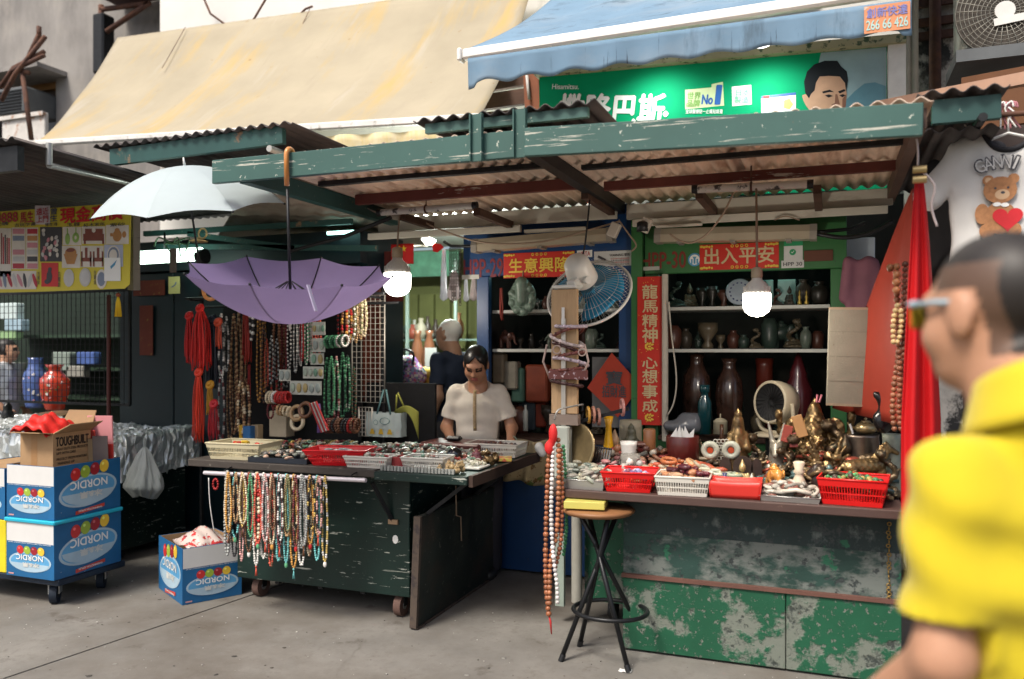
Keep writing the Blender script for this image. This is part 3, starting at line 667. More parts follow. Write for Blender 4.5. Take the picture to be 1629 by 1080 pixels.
def pvc(u0, v0, u1, v1, Y, lab):
    t = thing('white_pipe', lab, 'pipe', aY(u0, v0, Y), group='white pipes under the canopies')
    g = MB(); a, b = aY(u0, v0, Y), aY(u1, v1, Y); g.cyl(a, b, .021, n=12); g.build('pipe', mat('scuffed_white_pipe', (.6, .58, .54), .5, wear=[((.06, .05, .05), 14, .58, .64)]), t)
    d_ = (b - a).normalized(); g = MB(); g.cyl(a - d_ * .03, a, .023); g.build('end_cap', m_blackmetal, t); g = MB(); g.cyl(b, b + d_ * .03, .023); g.build('end_cap', m_blackmetal, t)
    g = MB(); c_ = (a + b) / 2; g.torus(c_, .024, .006, 12, 5, frame((0, 0, 0), d_).to_3x3().to_4x4()); g.tube([c_ + V((0, 0, .02)), c_ + V((0, 0, .15))], .004); g.build('hanger', m_rust, t)
pvc(607, 338, 752, 327, 4.6, 'white pipe with black caps hung above the glowing bulb at centre')
pvc(1110, 301, 1284, 293, 4.45, 'white pipe hung above the bulb at the curio stall')

# ================================================================ STALL SHEDS
m_bluep = mat('blue_gloss_paint', (.010, .052, .165), .4, var=.15, vs=3, wear=[((.05, .06, .09), 30, .66, .7)])
m_grnp = mat('green_gloss_paint', (.035, .15, .045), .4, var=.15, vs=3, wear=[((.03, .05, .03), 30, .66, .7)])
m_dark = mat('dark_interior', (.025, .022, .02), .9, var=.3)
m_shelf = mat('pale_shelf', (.55, .56, .52), .5, var=.08)
SY = 5.3
def shed(nm, lab, x0, x1, m, hz, cz, ins=0):
    t = thing(nm, lab, 'stall', ((x0 + x1) / 2, SY, 0))
    g = MB(); g.bb((x0, SY, hz), (x1, SY + .04, 2.47), .004); g.build('header', m, t)
    x0 += ins
    for x in (x0, x1 - .09): g = MB(); g.bb((x, SY + .003, 0), (x + .09, SY + .06, hz - .001), .004); g.build('post', m, t)
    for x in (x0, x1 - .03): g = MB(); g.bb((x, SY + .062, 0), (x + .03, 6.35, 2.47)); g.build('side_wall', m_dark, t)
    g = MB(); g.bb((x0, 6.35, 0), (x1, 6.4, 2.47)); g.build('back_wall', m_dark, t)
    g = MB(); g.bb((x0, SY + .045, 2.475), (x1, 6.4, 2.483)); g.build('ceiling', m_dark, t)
    for z in (1.53, 1.80): g = MB(); g.bb((x0 + .092, SY + .07, z - .022), (x1 - .092, SY + .42, z), .002); g.build('shelf', m_shelf, t)
    g = MB(); g.bb((x0 + .09, SY - .02, cz - .03), (x1 - .09, SY + .5, cz), .004); g.build('counter', m_wood_dark, t)
    g = MB(); g.bb((x0 + .09, SY + .01, .02), (x1 - .09, SY + .05, cz - .031)); g.build('counter_front', m, t)
    g = MB(); g.cyl((x0 + .2, SY + .3, 2.06), (x1 - .2, SY + .3, 2.06), .013); g.build('lit_tube', mat('teal_tube', (.5, 1, .9), .3, emit=2.2), t, label='lit fluorescent tube')
    return t
hz29 = aY(870, 436, SY).z; hz30 = aY(1190, 431, SY).z
s29 = shed('market_stall', 'blue painted market stall numbered HPP-29 behind the seller', -2.40, -1.20, m_bluep, hz29, .93, .10)
s30 = shed('market_stall', 'green painted market stall numbered HPP-30 behind the curios', -1.12, .09, m_grnp, hz30, .98)
m_num = mat('dark_red_number', (.20, .02, .03), .5, wear=[((.012, .06, .24), 40, .62, .64)])
m_num2 = mat('red_number', (.22, .03, .02), .5, wear=[((.035, .15, .045), 40, .64, .66)])
ptext('HPP-29', 738, 412, 800, 441, SY, m_num, s29, .02); ptext('HPP-30', 1021, 401, 1091, 427, SY, m_num2, s30, .02)
pplate('plate', 735, 437, 762, 444, SY - .004, P('grey_plate', .5, .5, .46), s29); pplate('plate', 1017, 424, 1049, 430, SY - .004, MATS['grey_plate'], s30)
m_couplet = mat('red_couplet_paper', (.55, .024, .012), .5, var=.12, vs=8, wear=[((.6, .3, .03), 42, .68, .70)])
m_gold = mat('gold_print', (.78, .55, .07), .4, var=.15, vs=30); m_goldp = mat('pale_gold_print', (.62, .5, .28), .4, var=.1)
def banner(lab, u0, v0, u1, v1, Y, s, mt, tb, orn=True):
    x0, x1, z0, z1 = prect(u0, v0, u1, v1, Y); t = thing('couplet_banner', lab, 'banner', ((x0 + x1) / 2, Y, z0), group='red lucky banners on the stalls')
    g = MB(); g.bb((x0, Y, z0), (x1, Y + .003, z1)); g.build('paper', m_couplet, t)
    ptext(s, *tb, Y, mt, t, .018)
    if orn:
        g = MB(basis(V((0, Y - .001, 0)), EX, EZ, V((0, -1, 0))))
        for k in range(4):
            for zz in (z1 - .014, z0 + .014): g.torus((x0 + (x1 - x0) * (.42 + .06 * k), zz, 0), .008, .003, 8, 4)
        for sx in (0, 1):
            for zz in (z0, z1):
                for k in range(5): g.prism(disc(7, .012 - .0015 * k, .008), 0, .001, Tr(x0 + (x1 - x0) * sx + (.012 + .016 * k) * (1 - 2 * sx), zz + (.012 + .003 * (k % 2)) * (1 if zz == z0 else -1), 0))
        g.build('gold_border', m_gold, t, kind='stuff')
    return t
banner('red banner with yellow characters on the blue stall front', 801, 401, 914, 441, SY - .006, '生意興隆', m_gold, (810, 410, 906, 433))
banner('red banner with pale characters on the green stall front', 1113, 387, 1239, 428, SY - .006, '出入平安', m_goldp, (1121, 393, 1231, 419))
# vertical banner on the post between the two stalls
vp = thing('banner_post', 'post between the two stalls behind the vertical red banner', 'post', (-1.16, 5.26, 0))
g = MB(); g.bb((-1.195, 5.25, 0), (-1.125, 5.295, 2.45)); g.build('post', m_grnp, vp)
g = MB(); q = aY(1058, 500, 5.22); g.cyl((q.x, 5.22, .95), (q.x, 5.22, 2.0), .02); g.build('conduit', m_pvc, vp)
x0, x1, z0, z1 = prect(1014, 440, 1053, 676, 5.24)
t = thing('couplet_banner', 'tall red vertical banner with eight white characters between the stalls', 'banner', ((x0 + x1) / 2, 5.24, z0), group='red lucky banners on the stalls')
g = MB(); g.bb((x0, 5.24, z0), (x1, 5.243, z1)); g.build('paper', m_couplet, t)
for s, v0, v1 in (('龍', 453, 475), ('馬', 478, 497), ('精', 500, 520), ('神', 521, 545), ('心', 568, 586), ('想', 588, 609), ('事', 612, 633), ('成', 636, 655)): ptext(s, 1022, v0, 1046, v1, 5.24, m_goldp, t, .018)
g = MB(basis(V((0, 5.238, 0)), EX, EZ, V((0, -1, 0))))
for v in (551, 664):
    q = aY(1033, v, 5.238)
    for k in range(9): g.prism(disc(7, .011, .006, rot=20 * k), 0, .001 + .0002 * k, Tr(q.x + .024 * math.cos(k * .7) * (1 if k else 0), q.z + .018 * math.sin(k * .7), 0))
for k in range(40): g.prism(disc(5, .0025, .0025), 0, .001, Tr(rnd.uniform(x0 + .01, x1 - .01), rnd.uniform(z0 + .01, z1 - .01), 0))
g.build('gold_border', m_gold, t, kind='stuff')
# stickers on the headers
t = tag(pplate('sticker', 838 + 80, 398, 942, 409, SY - .005, wp), 'small white oval sticker right of the yellow character banner', 'sticker', 'stickers on the stall headers'); ptext('HDTA', 921, 400, 939, 407, SY - .005, P('print_red', .5, .03, .05), t, .01)
t = tag(pplate('notice', 945, 399, 1006, 423, SY - .005, P('notice_white', .62, .63, .62, .5)), 'white warning notice at the right end of the blue header', 'notice', 'stickers on the stall headers')
ptext('WARNING 警告', 970, 403, 1002, 408, SY - .0055, P('print_dark', .05, .05, .06), t, .01)
for k in range(4): ptext('注意保持通道暢通', 971, 410 + 3 * k, 1001, 412.2 + 3 * k, SY - .0055, MATS['print_dark'] if k % 2 else MATS['print_red'], t, 0)
g = MB(); x0_, x1_, z0_, z1_ = prect(949, 404, 966, 418, SY - .0065); g.M = basis(V(((x0_ + x1_) / 2, SY - .006, (z0_ + z1_) / 2)), EX, EZ, V((0, -1, 0))); g.prism(rect(-.03, -.008, .03, .008), 0, .001, Rz(-28)); g.prism(disc(8, .007, .01, (.034, -.024)), 0, .001); g.build('pictogram', MATS['print_dark'], t)
t = thing('round_sticker', 'round blue sticker beside the green stall number', 'sticker', aY(1105, 413, SY), group='stickers on the stall headers')
g = MB(basis(aY(1105, 413, SY - .003), EX, EZ, V((0, -1, 0)))); g.prism(disc(20, .042, .042), 0, .002); g.build('disc', P('cyan_print', .08, .3, .5), t)
g = MB(g.M); g.prism(disc(20, .032, .032), 0, .003); g.build('disc', wp, t)
g = MB(g.M); g.prism([(-.006, -.026), (.006, -.026), (.006, .006), (.012, .018), (-.012, .018), (-.006, .006)], 0, .004); g.prism(rect(-.022, -.026, -.012, .004), 0, .004); g.prism(rect(.012, -.026, .022, .004), 0, .004); g.build('pictogram', MATS['cyan_print'], t)
t = tag(pplate('check_sticker', 1247, 387, 1277, 417, SY - .005, P('notice_white', .62, .63, .62, .5)), 'white sticker with green tick on the green header', 'sticker', 'stickers on the stall headers')
pplate('green_band', 1247, 384, 1277, 391, SY - .0068, P('tick_green', .02, .3, .12), t, .002)
g = MB(basis(aY(1261, 401, SY - .0065), EX, EZ, V((0, -1, 0)))); g.prism(disc(16, .019, .019), 0, .001); g.build('tick_disc', MATS['tick_green'], t)
g = MB(g.M); g.prism([(-.009, .001), (-.003, -.007), (.01, .007), (.008, .009), (-.003, -.003), (-.007, .003)], 0, .002); g.build('tick', wp, t)
t = tag(pplate('number_plate', 1243, 414, 1279, 426, SY - .008, P('notice_white', .62, .63, .62, .5)), 'small plate reading HPP 30 on the green header', 'plate', 'stickers on the stall headers'); ptext('HPP 30', 1246, 417, 1276, 423, SY - .009, MATS['print_dark'], t, .012)
tag(pplate('wooden_plaque', 1279, 398, 1325, 415, SY - .012, mat('brown_plaque', (.12, .04, .02), .6), th=.01), 'dark brown wooden plaque at the right of the green header', 'plaque')
# sealed fluorescent fittings
m_fit = mat('aged_diffuser', (.36, .31, .23), .35, var=.12, vs=5, coat=.2)
def fitting(u0, v0, u1, v1, Y, lab, side):
    a, b = aY(u0, v0, Y), aY(u1, v1, Y); t = thing('batten_light', lab, 'light fitting', a, group='unlit batten lights on the stall fronts'); d_ = b - a; M = frame(a, d_)
    g = MB(M); L_ = d_.length; pr = [(-.05, -.045), (.05, -.045), (.052, .0), (.035, .04), (-.035, .04), (-.052, 0)]
    g.prism(pr, 0, L_); g.build('diffuser', m_fit, t)
    for z in (0, L_): g = MB(M); g.prism([(x * 1.08, y * 1.08) for x, y in pr], z - .02, z + .02); g.build('end_cap', mat('fitting_grey', (.25, .23, .2), .5), t)
    for k in (.15, .5, .85): g = MB(M); g.box((0, -.05, L_ * k), (.116, .012, .03)); g.build('clip', MATS['fitting_grey'], t)
    g = MB(); e = a if side < 0 else b; g.tube([e, e + V((side * .06, 0, 0)), e + V((side * .2, .02, .01)), e + V((side * .28, .08, .05))], .011); g.build('cable', m_blackmetal, t)
fitting(758, 391, 972, 373, 5.17, 'tan sealed batten light across the blue stall front', -1)
fitting(1048, 375, 1294, 369, 5.17, 'tan sealed batten light across the green stall front', 1)
# hanging bulbs
m_bulb = mat('glowing_bulb', (1, .96, .88), .3, emit=5, ecol=(1, .93, .82))
def bulb(u, v0, v1, Y, ctop, lab):
    q = aY(u, v1, Y); s = (aY(u, v0, Y).z - q.z); t = thing('hanging_bulb', lab, 'light bulb', q, group='lit bulbs hanging over the goods')
    r = s * .27; M = Tr(*q)
    g = MB(M); g.lathe([(0, 0), (r * .5, .03 * s), (r * .85, .1 * s), (r, .19 * s), (r * 1.02, .4 * s), (r, .47 * s)], 24); g.build('globe', m_bulb, t, label='glowing white globe')
    g = MB(M); g.lathe([(r * .97, .47 * s), (r * .95, .56 * s), (r * .75, .66 * s), (r * .4, .74 * s), (r * .36, .8 * s)], 24)
    for k in range(20):
        a_ = 2 * math.pi * k / 20; g.box((r * .94 * math.cos(a_), r * .94 * math.sin(a_), .54 * s), (.006, .004, .14 * s), Rz(math.degrees(a_)))
    g.build('heat_sink', mat('lamp_body_white', (.62, .6, .55), .4), t)
    g = MB(M); g.lathe([(r * .38, .78 * s), (r * .42, .82 * s), (r * .4, .97 * s), (r * .2, s)], 16); g.build('socket', mat('tan_socket', (.45, .36, .25), .5), t)
    g = MB(); g.tube([q + V((0, 0, s * .98)), q + V((0, .01, s * 1.3)), ctop], .006); g.build('cable', mat('cord_brown', (.3, .22, .16), .6), t)
    ld = bpy.data.lights.new('bulb_light', 'POINT'); ld.energy = 5; ld.color = (1, .9, .76); ld.shadow_soft_size = .03; lo = bpy.data.objects.new('light', ld); C.objects.link(lo); lo.parent = t; lo.location = (0, 0, -.04)
bulb(632, 393, 472, 4.7, aY(636, 340, 4.7), 'lit white bulb hanging left of the seller')
bulb(1204, 425, 504, 4.3, aY(1203, 300, 4.4), 'lit white bulb hanging in front of the green stall')
# cables, sockets, junctions under the canopy
def cable(pts, Y, r, m, lab): g = MB(); g.tube(smooth([aY(*(p if len(p) == 3 else (*p, Y))) for p in pts]), r, 5); return tag(g.build('cable', m), lab, 'cable', 'loose cables under the canopies')
def smooth(p, n=5):
    o = []
    for i in range(len(p) - 1):
        a, b, c_, d_ = p[max(i - 1, 0)], p[i], p[i + 1], p[min(i + 2, len(p) - 1)]
        for k in range(n):
            t = k / n; o.append(.5 * ((2 * b) + (c_ - a) * t + (2 * a - 5 * b + 4 * c_ - d_) * t * t + (3 * b - a - 3 * c_ + d_) * t ** 3))
    return o + [p[-1]]
m_cb = MATS['cord_brown']
cable([(660, 345), (700, 365), (770, 386), (860, 385), (940, 365), (985, 352)], 5.0, .006, m_cb, 'brown cable sagging across the blue stall front')
cable([(1167, 306), (1150, 340), (1125, 372), (1100, 386), (1080, 382), (1066, 372)], 4.9, .006, m_cb, 'brown cable looping beside the green stall number')
cable([(984, 350), (1000, 372), (1012, 390), (1004, 400)], 5.0, .005, m_cb, 'short brown cable by the warning notice')
cable([(938, 318), (934, 360), (928, 402), (915, 440), (900, 458)], 4.45, .005, m_blackmetal, 'dark cable running down to the fan')
cable([(1300, 372), (1340, 378), (1380, 372), (1420, 352)], 5.1, .014, m_blackmetal, 'thick black cable right of the green stall header')
cable([(1232, 350), (1250, 344), (1272, 350)], 5.06, .004, m_cb, 'small curl of cable above the green stall fitting')
cable([(1064, 480), (1068, 530), (1076, 600), (1072, 640), (1062, 660)], 5.18, .005, m_pvc, 'pale cable hanging beside the vertical red banner')
for (u, v, lab) in ((977, 366, 'pale plastic junction box beside the blue batten light'), (1027, 358, 'pale plastic junction box at the corner of the green header'), (968, 302, 'small white socket under the canopy at centre')):
    q = aY(u, v, 4.95); g = MB(); g.box(q, (.06, .05, .09), Ry(25), .006); tag(g.build('junction_box', mat('aged_white_plastic', (.5, .46, .4), .5)), lab, 'junction box', 'junction boxes under the canopies')
q = aY(1022, 368, 4.93); g = MB(); g.lathe([(.035, 0), (.035, .05), (.02, .06)], 12, Tr(*q)); tag(g.build('lamp_holder', m_blackmetal), 'black lamp holder hanging by the green header corner', 'lamp holder')

# ================================================================ LEFT SIDE: cabinet, banner, mesh
m_teal = mat('dark_teal_paint', (.0022, .014, .019), .45, var=.2, vs=3)
cbn = thing('teal_cabinet', 'dark teal cabinet doors behind the hanging cords', 'cabinet', (-4.3, 5.3, 0))
for x0, x1 in ((-5.55, -4.98), (-4.97, -4.4), (-4.39, -3.82), (-3.81, -3.25)):
    g = MB(); g.bb((x0, 5.3, .05), (x1, 5.34, 2.15), .006); g.build('door', m_teal, cbn)
g = MB(); g.bb((-5.6, 5.36, 0), (-3.2, 5.9, 2.4)); g.build('carcass', m_teal, cbn)
g = MB(); g.bb((-5.6, 5.25, 2.16), (-3.2, 5.355, 2.4)); g.build('header', m_teal, cbn)
t = tag(pplate('red_paper', 212, 446, 262, 470, 5.28, mat('dull_red_paper', (.16, .03, .015), .7, wear=[((.25, .14, .03), 30, .6, .65)])), 'torn red lucky paper on the teal cabinet', 'paper')
t = tag(pplate('red_strip', 222, 486, 243, 565, 5.28, MATS['dull_red_paper']), 'vertical strip of dull red paper on the teal door', 'paper')
t = tag(pplate('price_card', 268, 440, 286, 467, 5.22, P('yellow_card', .55, .5, .2)), 'small yellow card below the lit tube at left', 'card'); ptext('ノ', 273, 449, 281, 457, 5.2195, MATS['print_blue'], t)
ft = thing('fluorescent_light', 'lit greenish white tube light behind the umbrellas', 'light', aY(262, 408, 4.9))
g = MB(); g.cyl(aY(222, 410, 4.9), aY(320, 404, 4.9), .05, n=14); g.build('diffuser', mat('greenish_glow', (.75, 1, .85), .3, emit=2.5), ft, label='glowing diffuser')
for u in (219, 322): q = aY(u, 408, 4.9); g = MB(); g.cyl(q - V((.03, 0, 0)), q + V((.03, 0, 0)), .056, n=14); g.build('end_cap', m_blackmetal, ft)
g = MB(); g.tube([aY(262, 395, 4.92), aY(262, 370, 4.92)], .008); g.build('hanger', m_blackmetal, ft)
q = aY(275, 395, 4.7); g = MB(); g.bb((q.x - .03, 4.7, aY(0, 455, 4.7).z + .05), (q.x + .03, 4.705, q.z)); tag(g.build('grey_strap', P('grey_mauve', .2, .17, .18, .7)), 'flat grey strap hanging in front of the lit tube', 'strap')
g = MB(); 
for k in range(5): g.tube(smooth([aY(275, 388, 4.72), aY(275 + (-22, -12, 8, 18, 26)[k], 378 + (k % 2) * 10, 4.72), aY(275 + (-30, -5, 12, 24, 20)[k], 392 + (k % 3) * 8, 4.72)]), .006, 5)
tag(g.build('green_string', P('string_green', .15, .35, .2, .7)), 'pale green string knotted above the grey strap', 'string')
# teal struts under the roof
t = thing('roof_struts', 'dark green struts under the roof behind the white umbrella', 'frame', aY(400, 385, 5))
for a, b in (((230, 372), (560, 352)), ((250, 392), (600, 395)), ((300, 372), (470, 395))): g = MB(); g.beam(aY(*a, 5.1), aY(*b, 5.1), .03, .04); g.build('strut', m_greend, t)
g = MB(); pbox(g, 520, 367, 562, 372, 5.15, .02); g.build('lit_gap_tube', mat('teal_tube', (.5, 1, .9), .3, emit=2.2), t)

# yellow price banner
BY = 4.15
x0, x1, z0, z1 = prect(-120, 336, 207, 460, BY); 
bn = thing('price_banner', 'yellow banner with red characters and rows of antique pictures', 'banner', ((x0 + x1) / 2, BY, z0))
def bpt(u, v): q = aY(u, v, BY); return (q.x, q.z)
BM = basis(V((0, BY, 0)), EX, EZ, V((0, -1, 0)))
def bp(pts, z, m, name='picture', par=None): g = MB(BM); g.prism([bpt(*p) for p in pts], z - .001, z); return g.build(name, m, par or bn)
def br(u0, v0, u1, v1, z, m, **k): return bp([(u0, v0), (u1, v0), (u1, v1), (u0, v1)], z, m, **k)
g = MB(BM); g.prism([bpt(-120, 345), bpt(150, 326), bpt(206, 322), bpt(208, 330), bpt(206, 452), bpt(198, 459), bpt(60, 464), bpt(-120, 468)], -.004, 0)
g.build('sheet', mat('banner_yellow', (.66, .56, .05), .5, var=.08), bn)
def bt(s, u0, v0, u1, v1, m, bold=.02): 
    x0, x1, z0, z1 = prect(u0, v0, u1, v1, BY); return text('lettering', s, V(((x0 + x1) / 2, BY - .004, (z0 + z1) / 2)), EX, EZ, z1 - z0, m, bn, w=x1 - x0, bold=bold)
pr = P('print_crimson', .45, .03, .05); pc_ = P('print_cream', .72, .68, .62, .5); pdk = P('print_dark', .05, .05, .06); pg = P('print_leaf', .25, .4, .08)
bt('71120888', -40, 340, 29, 355, pr); bt('馬生', 33, 337, 54, 354, pr); br(56, 327, 80, 357, .002, P('print_lilac', .6, .55, .6)); bt('遠近\n上門', 59, 331, 78, 354, pr, .015); bt('曾\n生', 81, 331, 92, 352, P('print_navy', .06, .08, .15)); bt('現金高價', 97, 328, 196, 352, P('print_bright_red', .6, .02, .03), .035)
for u0, u1, s in ((-30, 14, '長期收購'), (24, 58, '古玩字畫'), (73, 92, '陳年酒'), (107, 128, '玉器'), (134, 168, '紅木家俬'), (176, 200, '紫砂')): bt(s, u0, 354.5, u1, 360, pdk, .01)
pics = [(0, 363, 18, 440, pc_), (19, 362, 41, 428, pc_), (42, 362, 61, 428, pc_), (64, 361, 99, 416, pdk), (100, 361, 130, 390, pc_), (131, 360, 168, 388, pc_), (169, 358, 205, 388, pc_), (99, 391, 128, 426, pc_), (129, 391, 165, 425, pc_), (166, 389, 196, 424, P('print_pale_blue', .45, .5, .65)), (-5, 431, 58, 460, pc_), (66, 418, 93, 456, P('print_stamp_red', .6, .03, .03))]
for a in pics: br(*a[:4], .002, a[4])
prr = random.Random(3); ruby = P('print_brown', .22, .06, .04); cop = P('print_copper', .5, .24, .08); jad = P('print_jade', .3, .5, .12); gr_ = P('print_grey', .55, .55, .55); pk = P('print_pink', .6, .25, .3); bl_ = P('print_slate', .2, .25, .35)
def bo(u, v, ru, rv, m, z=.0035, rot=0):
    x, zz = bpt(u, v); k = 5.7 / FPX; g = MB(BM); g.prism(disc(14, ru * k, rv * k, rot=rot), z - .001, z, Tr(x, zz, 0)); g.build('picture_detail', m, bn)
for k in range(6): br(21, 364 + k * 11, 39, 372 + k * 11, .0035, (pk, bl_, pc_, pk, gr_, pr)[k]); br(44, 364 + k * 11, 60, 372 + k * 11, .0035, (pr, cop, pk, gr_, pdk, pk)[k])
for k in range(5): br(2 + 3 * k, 366 + prr.random() * 20, 4 + 3 * k, 420, .0035, (ruby, pr, pdk, ruby, pr)[k])
for k in range(22): bo(68 + 26 * prr.random(), 366 + 45 * prr.random(), 4, 3, (pc_, gr_, pk)[k % 3], .003 + .0002 * k, 30 * k)
bo(108, 380, 5, 9, jad); bo(121, 378, 7, 8, jad); bo(121, 378, 2.5, 3, pc_, .0045); br(107, 363, 108.5, 374, .0035, jad); br(120.5, 362, 122, 372, .0035, jad)
br(133, 372, 166, 383, .0035, ruby); br(136, 364, 164, 373, .0037, ruby); bo(150, 366, 4, 4, pc_, .005); br(134, 382, 137, 388, .0035, ruby); br(163, 382, 166, 388, .0035, ruby)
bo(187, 375, 9, 9, cop); bo(187, 366, 5, 3, cop, .0042); br(176, 371, 180, 376, .0042, cop); bo(198, 373, 4, 5, cop, .003)
bo(113, 402, 12, 8, cop); bp([(102, 404), (124, 404), (119, 420), (107, 420)], .0042, cop); bo(113, 398, 9, 3, ruby, .0055)
for u in (138, 157): bo(u, 402, 7, 10, pc_, .004); br(u - 2, 394, u + 2, 412, .005, ruby); br(u - 8, 410, u + 8, 416, .0055, ruby); br(u - 8, 400, u - 6, 424, .0055, ruby); br(u + 6, 400, u + 8, 424, .0055, ruby)
bo(181, 406, 13, 15, pc_); bo(181, 406, 11, 12.5, bl_, .0045); bo(181, 406, 8, 9, pc_, .0055)
for k in range(8): bo(0 + 8 * k, 446, 3.5, 12, (pk, bl_, pr, gr_, pk, pdk, gr_, pr)[k], .0035, prr.uniform(-30, 30))
bo(79, 440, 6, 10, pdk); bo(80, 429, 4, 4, pdk, .0042); bo(76, 448, 6, 4, pdk, .005)
bo(110, 442, 11, 14, gr_); bo(136, 441, 12, 14.5, P('print_silver', .5, .5, .47)); bo(136, 441, 9, 11, gr_, .0045); bo(162, 444, 11, 15, pc_); bo(162, 444, 8, 11, bl_, .0045)
br(167, 410, 193, 447, .0065, wp, name='price_tag'); bp([(177, 424), (187, 414), (184, 422), (178, 428)], .008, MATS['cyan_print']); bt('二指', 174, 437, 184, 442, pdk, .01)
for u, a, b in ((62, 432, 452), (95, 432, 456), (152, 430, 452)): bt('\n'.join('古董金')[:5], u - 2, a, u + 2, b, pdk, .01)
# post right of banner, tassel
g = MB(); q = aY(203, 350, 4.3); g.bb((q.x - .0, 4.3, aY(0, 468, 4.3).z), (q.x + .05, 4.36, aY(0, 322, 4.3).z)); tag(g.build('bamboo_post', mat('grey_bamboo', (.25, .23, .2), .7, wear=[((.05, .05, .05), 12, .6, .62, (.1, .1, 2))])), 'short grey post at the right edge of the yellow banner', 'post')
t = thing('yellow_tassel', 'yellow silk tassel hanging below the banner corner', 'tassel', aY(188, 502, 4.2)); q = aY(188, 469, 4.2)
g = MB(); 
for k in range(14): a_ = k * 2.4; g.tube([q, q + V((.012 * math.cos(a_), .012 * math.sin(a_), -.05)), q + V((.02 * math.cos(a_), .02 * math.sin(a_), -.145))], .004, 4)
g.build('fringe', P('tassel_yellow', .75, .5, .02, .7), t); g = MB(); g.sph(q, .016, 8, 6); g.build('knot', P('tassel_red', .2, .05, .02, .7), t)
# wire mesh screen and dim stall behind it
MYY = 4.95
ms = thing('wire_mesh_screen', 'black wire mesh screen behind the vases at left', 'screen', aY(100, 640, MYY)); x0, x1, z0, z1 = prect(-60, 466, 205, 640, MYY); x0 -= .3
g = MB()
n = int((x1 - x0) / .05)
for i in range(n + 1): x = x0 + (x1 - x0) * i / n; g.beam((x, MYY, z0), (x, MYY, z1), .004, .004)
n = int((z1 - z0) / .05)
for i in range(n + 1): z = z0 + (z1 - z0) * i / n; g.beam((x0, MYY + .004, z), (x1, MYY + .004, z), .004, .004)
g.build('wires', m_blackmetal, ms, kind='stuff')
g = MB(); 
for a, b in (((x0, z0), (x1, z0)), ((x0, z1), (x1, z1)), ((x1, z0), (x1, z1))): g.beam((a[0], MYY + .01, a[1]), (b[0], MYY + .01, b[1]), .02, .02)
g.build('frame', m_blackmetal, ms)
q = aY(173, 500, 4.9); g = MB(); g.cyl((q.x, 4.9, .86), (q.x, 4.9, 1.95), .016); tag(g.build('red_pole', P('dark_red_pole', .08, .015, .012)), 'thin dark red pole behind the vases', 'pole')
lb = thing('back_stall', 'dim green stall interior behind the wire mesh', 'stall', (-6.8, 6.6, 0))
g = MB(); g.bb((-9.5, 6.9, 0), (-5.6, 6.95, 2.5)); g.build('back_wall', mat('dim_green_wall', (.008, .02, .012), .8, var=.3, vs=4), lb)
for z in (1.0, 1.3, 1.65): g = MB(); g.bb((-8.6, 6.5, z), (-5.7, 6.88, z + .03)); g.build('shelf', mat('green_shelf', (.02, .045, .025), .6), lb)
for u, v0, v1, c_ in ((12, 482, 508, (.5, .6, .6)), (20, 508, 526, (.3, .42, .5)), (10, 527, 540, (.25, .4, .2)), (40, 600, 625, (.5, .3, .2)), (118, 582, 600, (.25, .25, .22)), (135, 560, 580, (.05, .1, .3)), (96, 560, 590, (.2, .25, .22))):
    g = MB(); pbox(g, u - 14, v0, u + 14, v1, 6.3, .1, .01); tag(g.build('carton', mat('carton_%d' % u, c_, .6)), 'carton number', 'carton', 'cartons stored behind the wire mesh')['label'] = {12: 'pale grey carton topmost at the left behind the mesh', 20: 'blue grey carton second from the top behind the mesh', 10: 'green carton below the blue grey one behind the mesh', 40: 'brown carton low down behind the mesh', 118: 'grey carton right of the vases behind the mesh', 135: 'dark blue carton right of the vases behind the mesh', 96: 'pale green carton above the red vase behind the mesh'}[u]
# ---------------------------------------------------------------- the alley shop seen through the passage
al = thing('alley_shop', 'cluttered shop across the alley seen through the passage', 'shop', (-4.3, 9, 0))
g = MB(); g.bb((-7, 9.2, 0), (-2.4, 9.3, 2.75)); g.build('back_wall', mat('olive_wall', (.16, .17, .06), .8, var=.2, vs=3), al)
for i in range(12): g = MB(); x = -5.6 + i * .22; g.bb((x, 9.12, 1.3), (x + .19, 9.19, 2.2)); g.build('wall_panel', mat('olive_panel', (.20, .21, .07), .7, var=.15, vs=6), al)
g = MB(); g.bb((-5.6, 8.3, 1.15), (-2.9, 8.9, 1.18)); g.build('shelf', MATS['green_shelf'], al)
g = MB(); g.bb((-5.6, 8.3, 1.62), (-2.9, 8.9, 1.64)); g.build('shelf', mat('glass_shelf', (.3, .42, .36), .2, trans=.4), al)
g = MB(); g.bb((-5.5, 8.2, 0), (-2.9, 8.9, 1.0)); g.build('counter', m_wood_dark, al)
for u in (610, 648, 725): q = aY(u, 500, 8.2); g = MB(); g.beam((q.x, 8.2, 1.0), (q.x, 8.2, 2.5), .03, .03); g.build('glass_post', mat('glass_edge', (.35, .45, .4), .2), al)
g = MB(); pbox(g, 618, 400, 730, 440, 8.6, .02); g.build('green_blind', mat('green_film', (.10, .26, .17), .3, var=.4, vs=7), al)
q = aY(680, 384, 7.0); g = MB(); g.lathe([(0, 0), (.06, .01), (.075, .04), (.03, .06)], 12, Tr(*(q - V((0, 0, .03))))); tag(g.build('ceiling_lamp', mat('alley_glow', (.9, 1, .92), .3, emit=600)), 'small lit ceiling lamp above the passage', 'lamp')
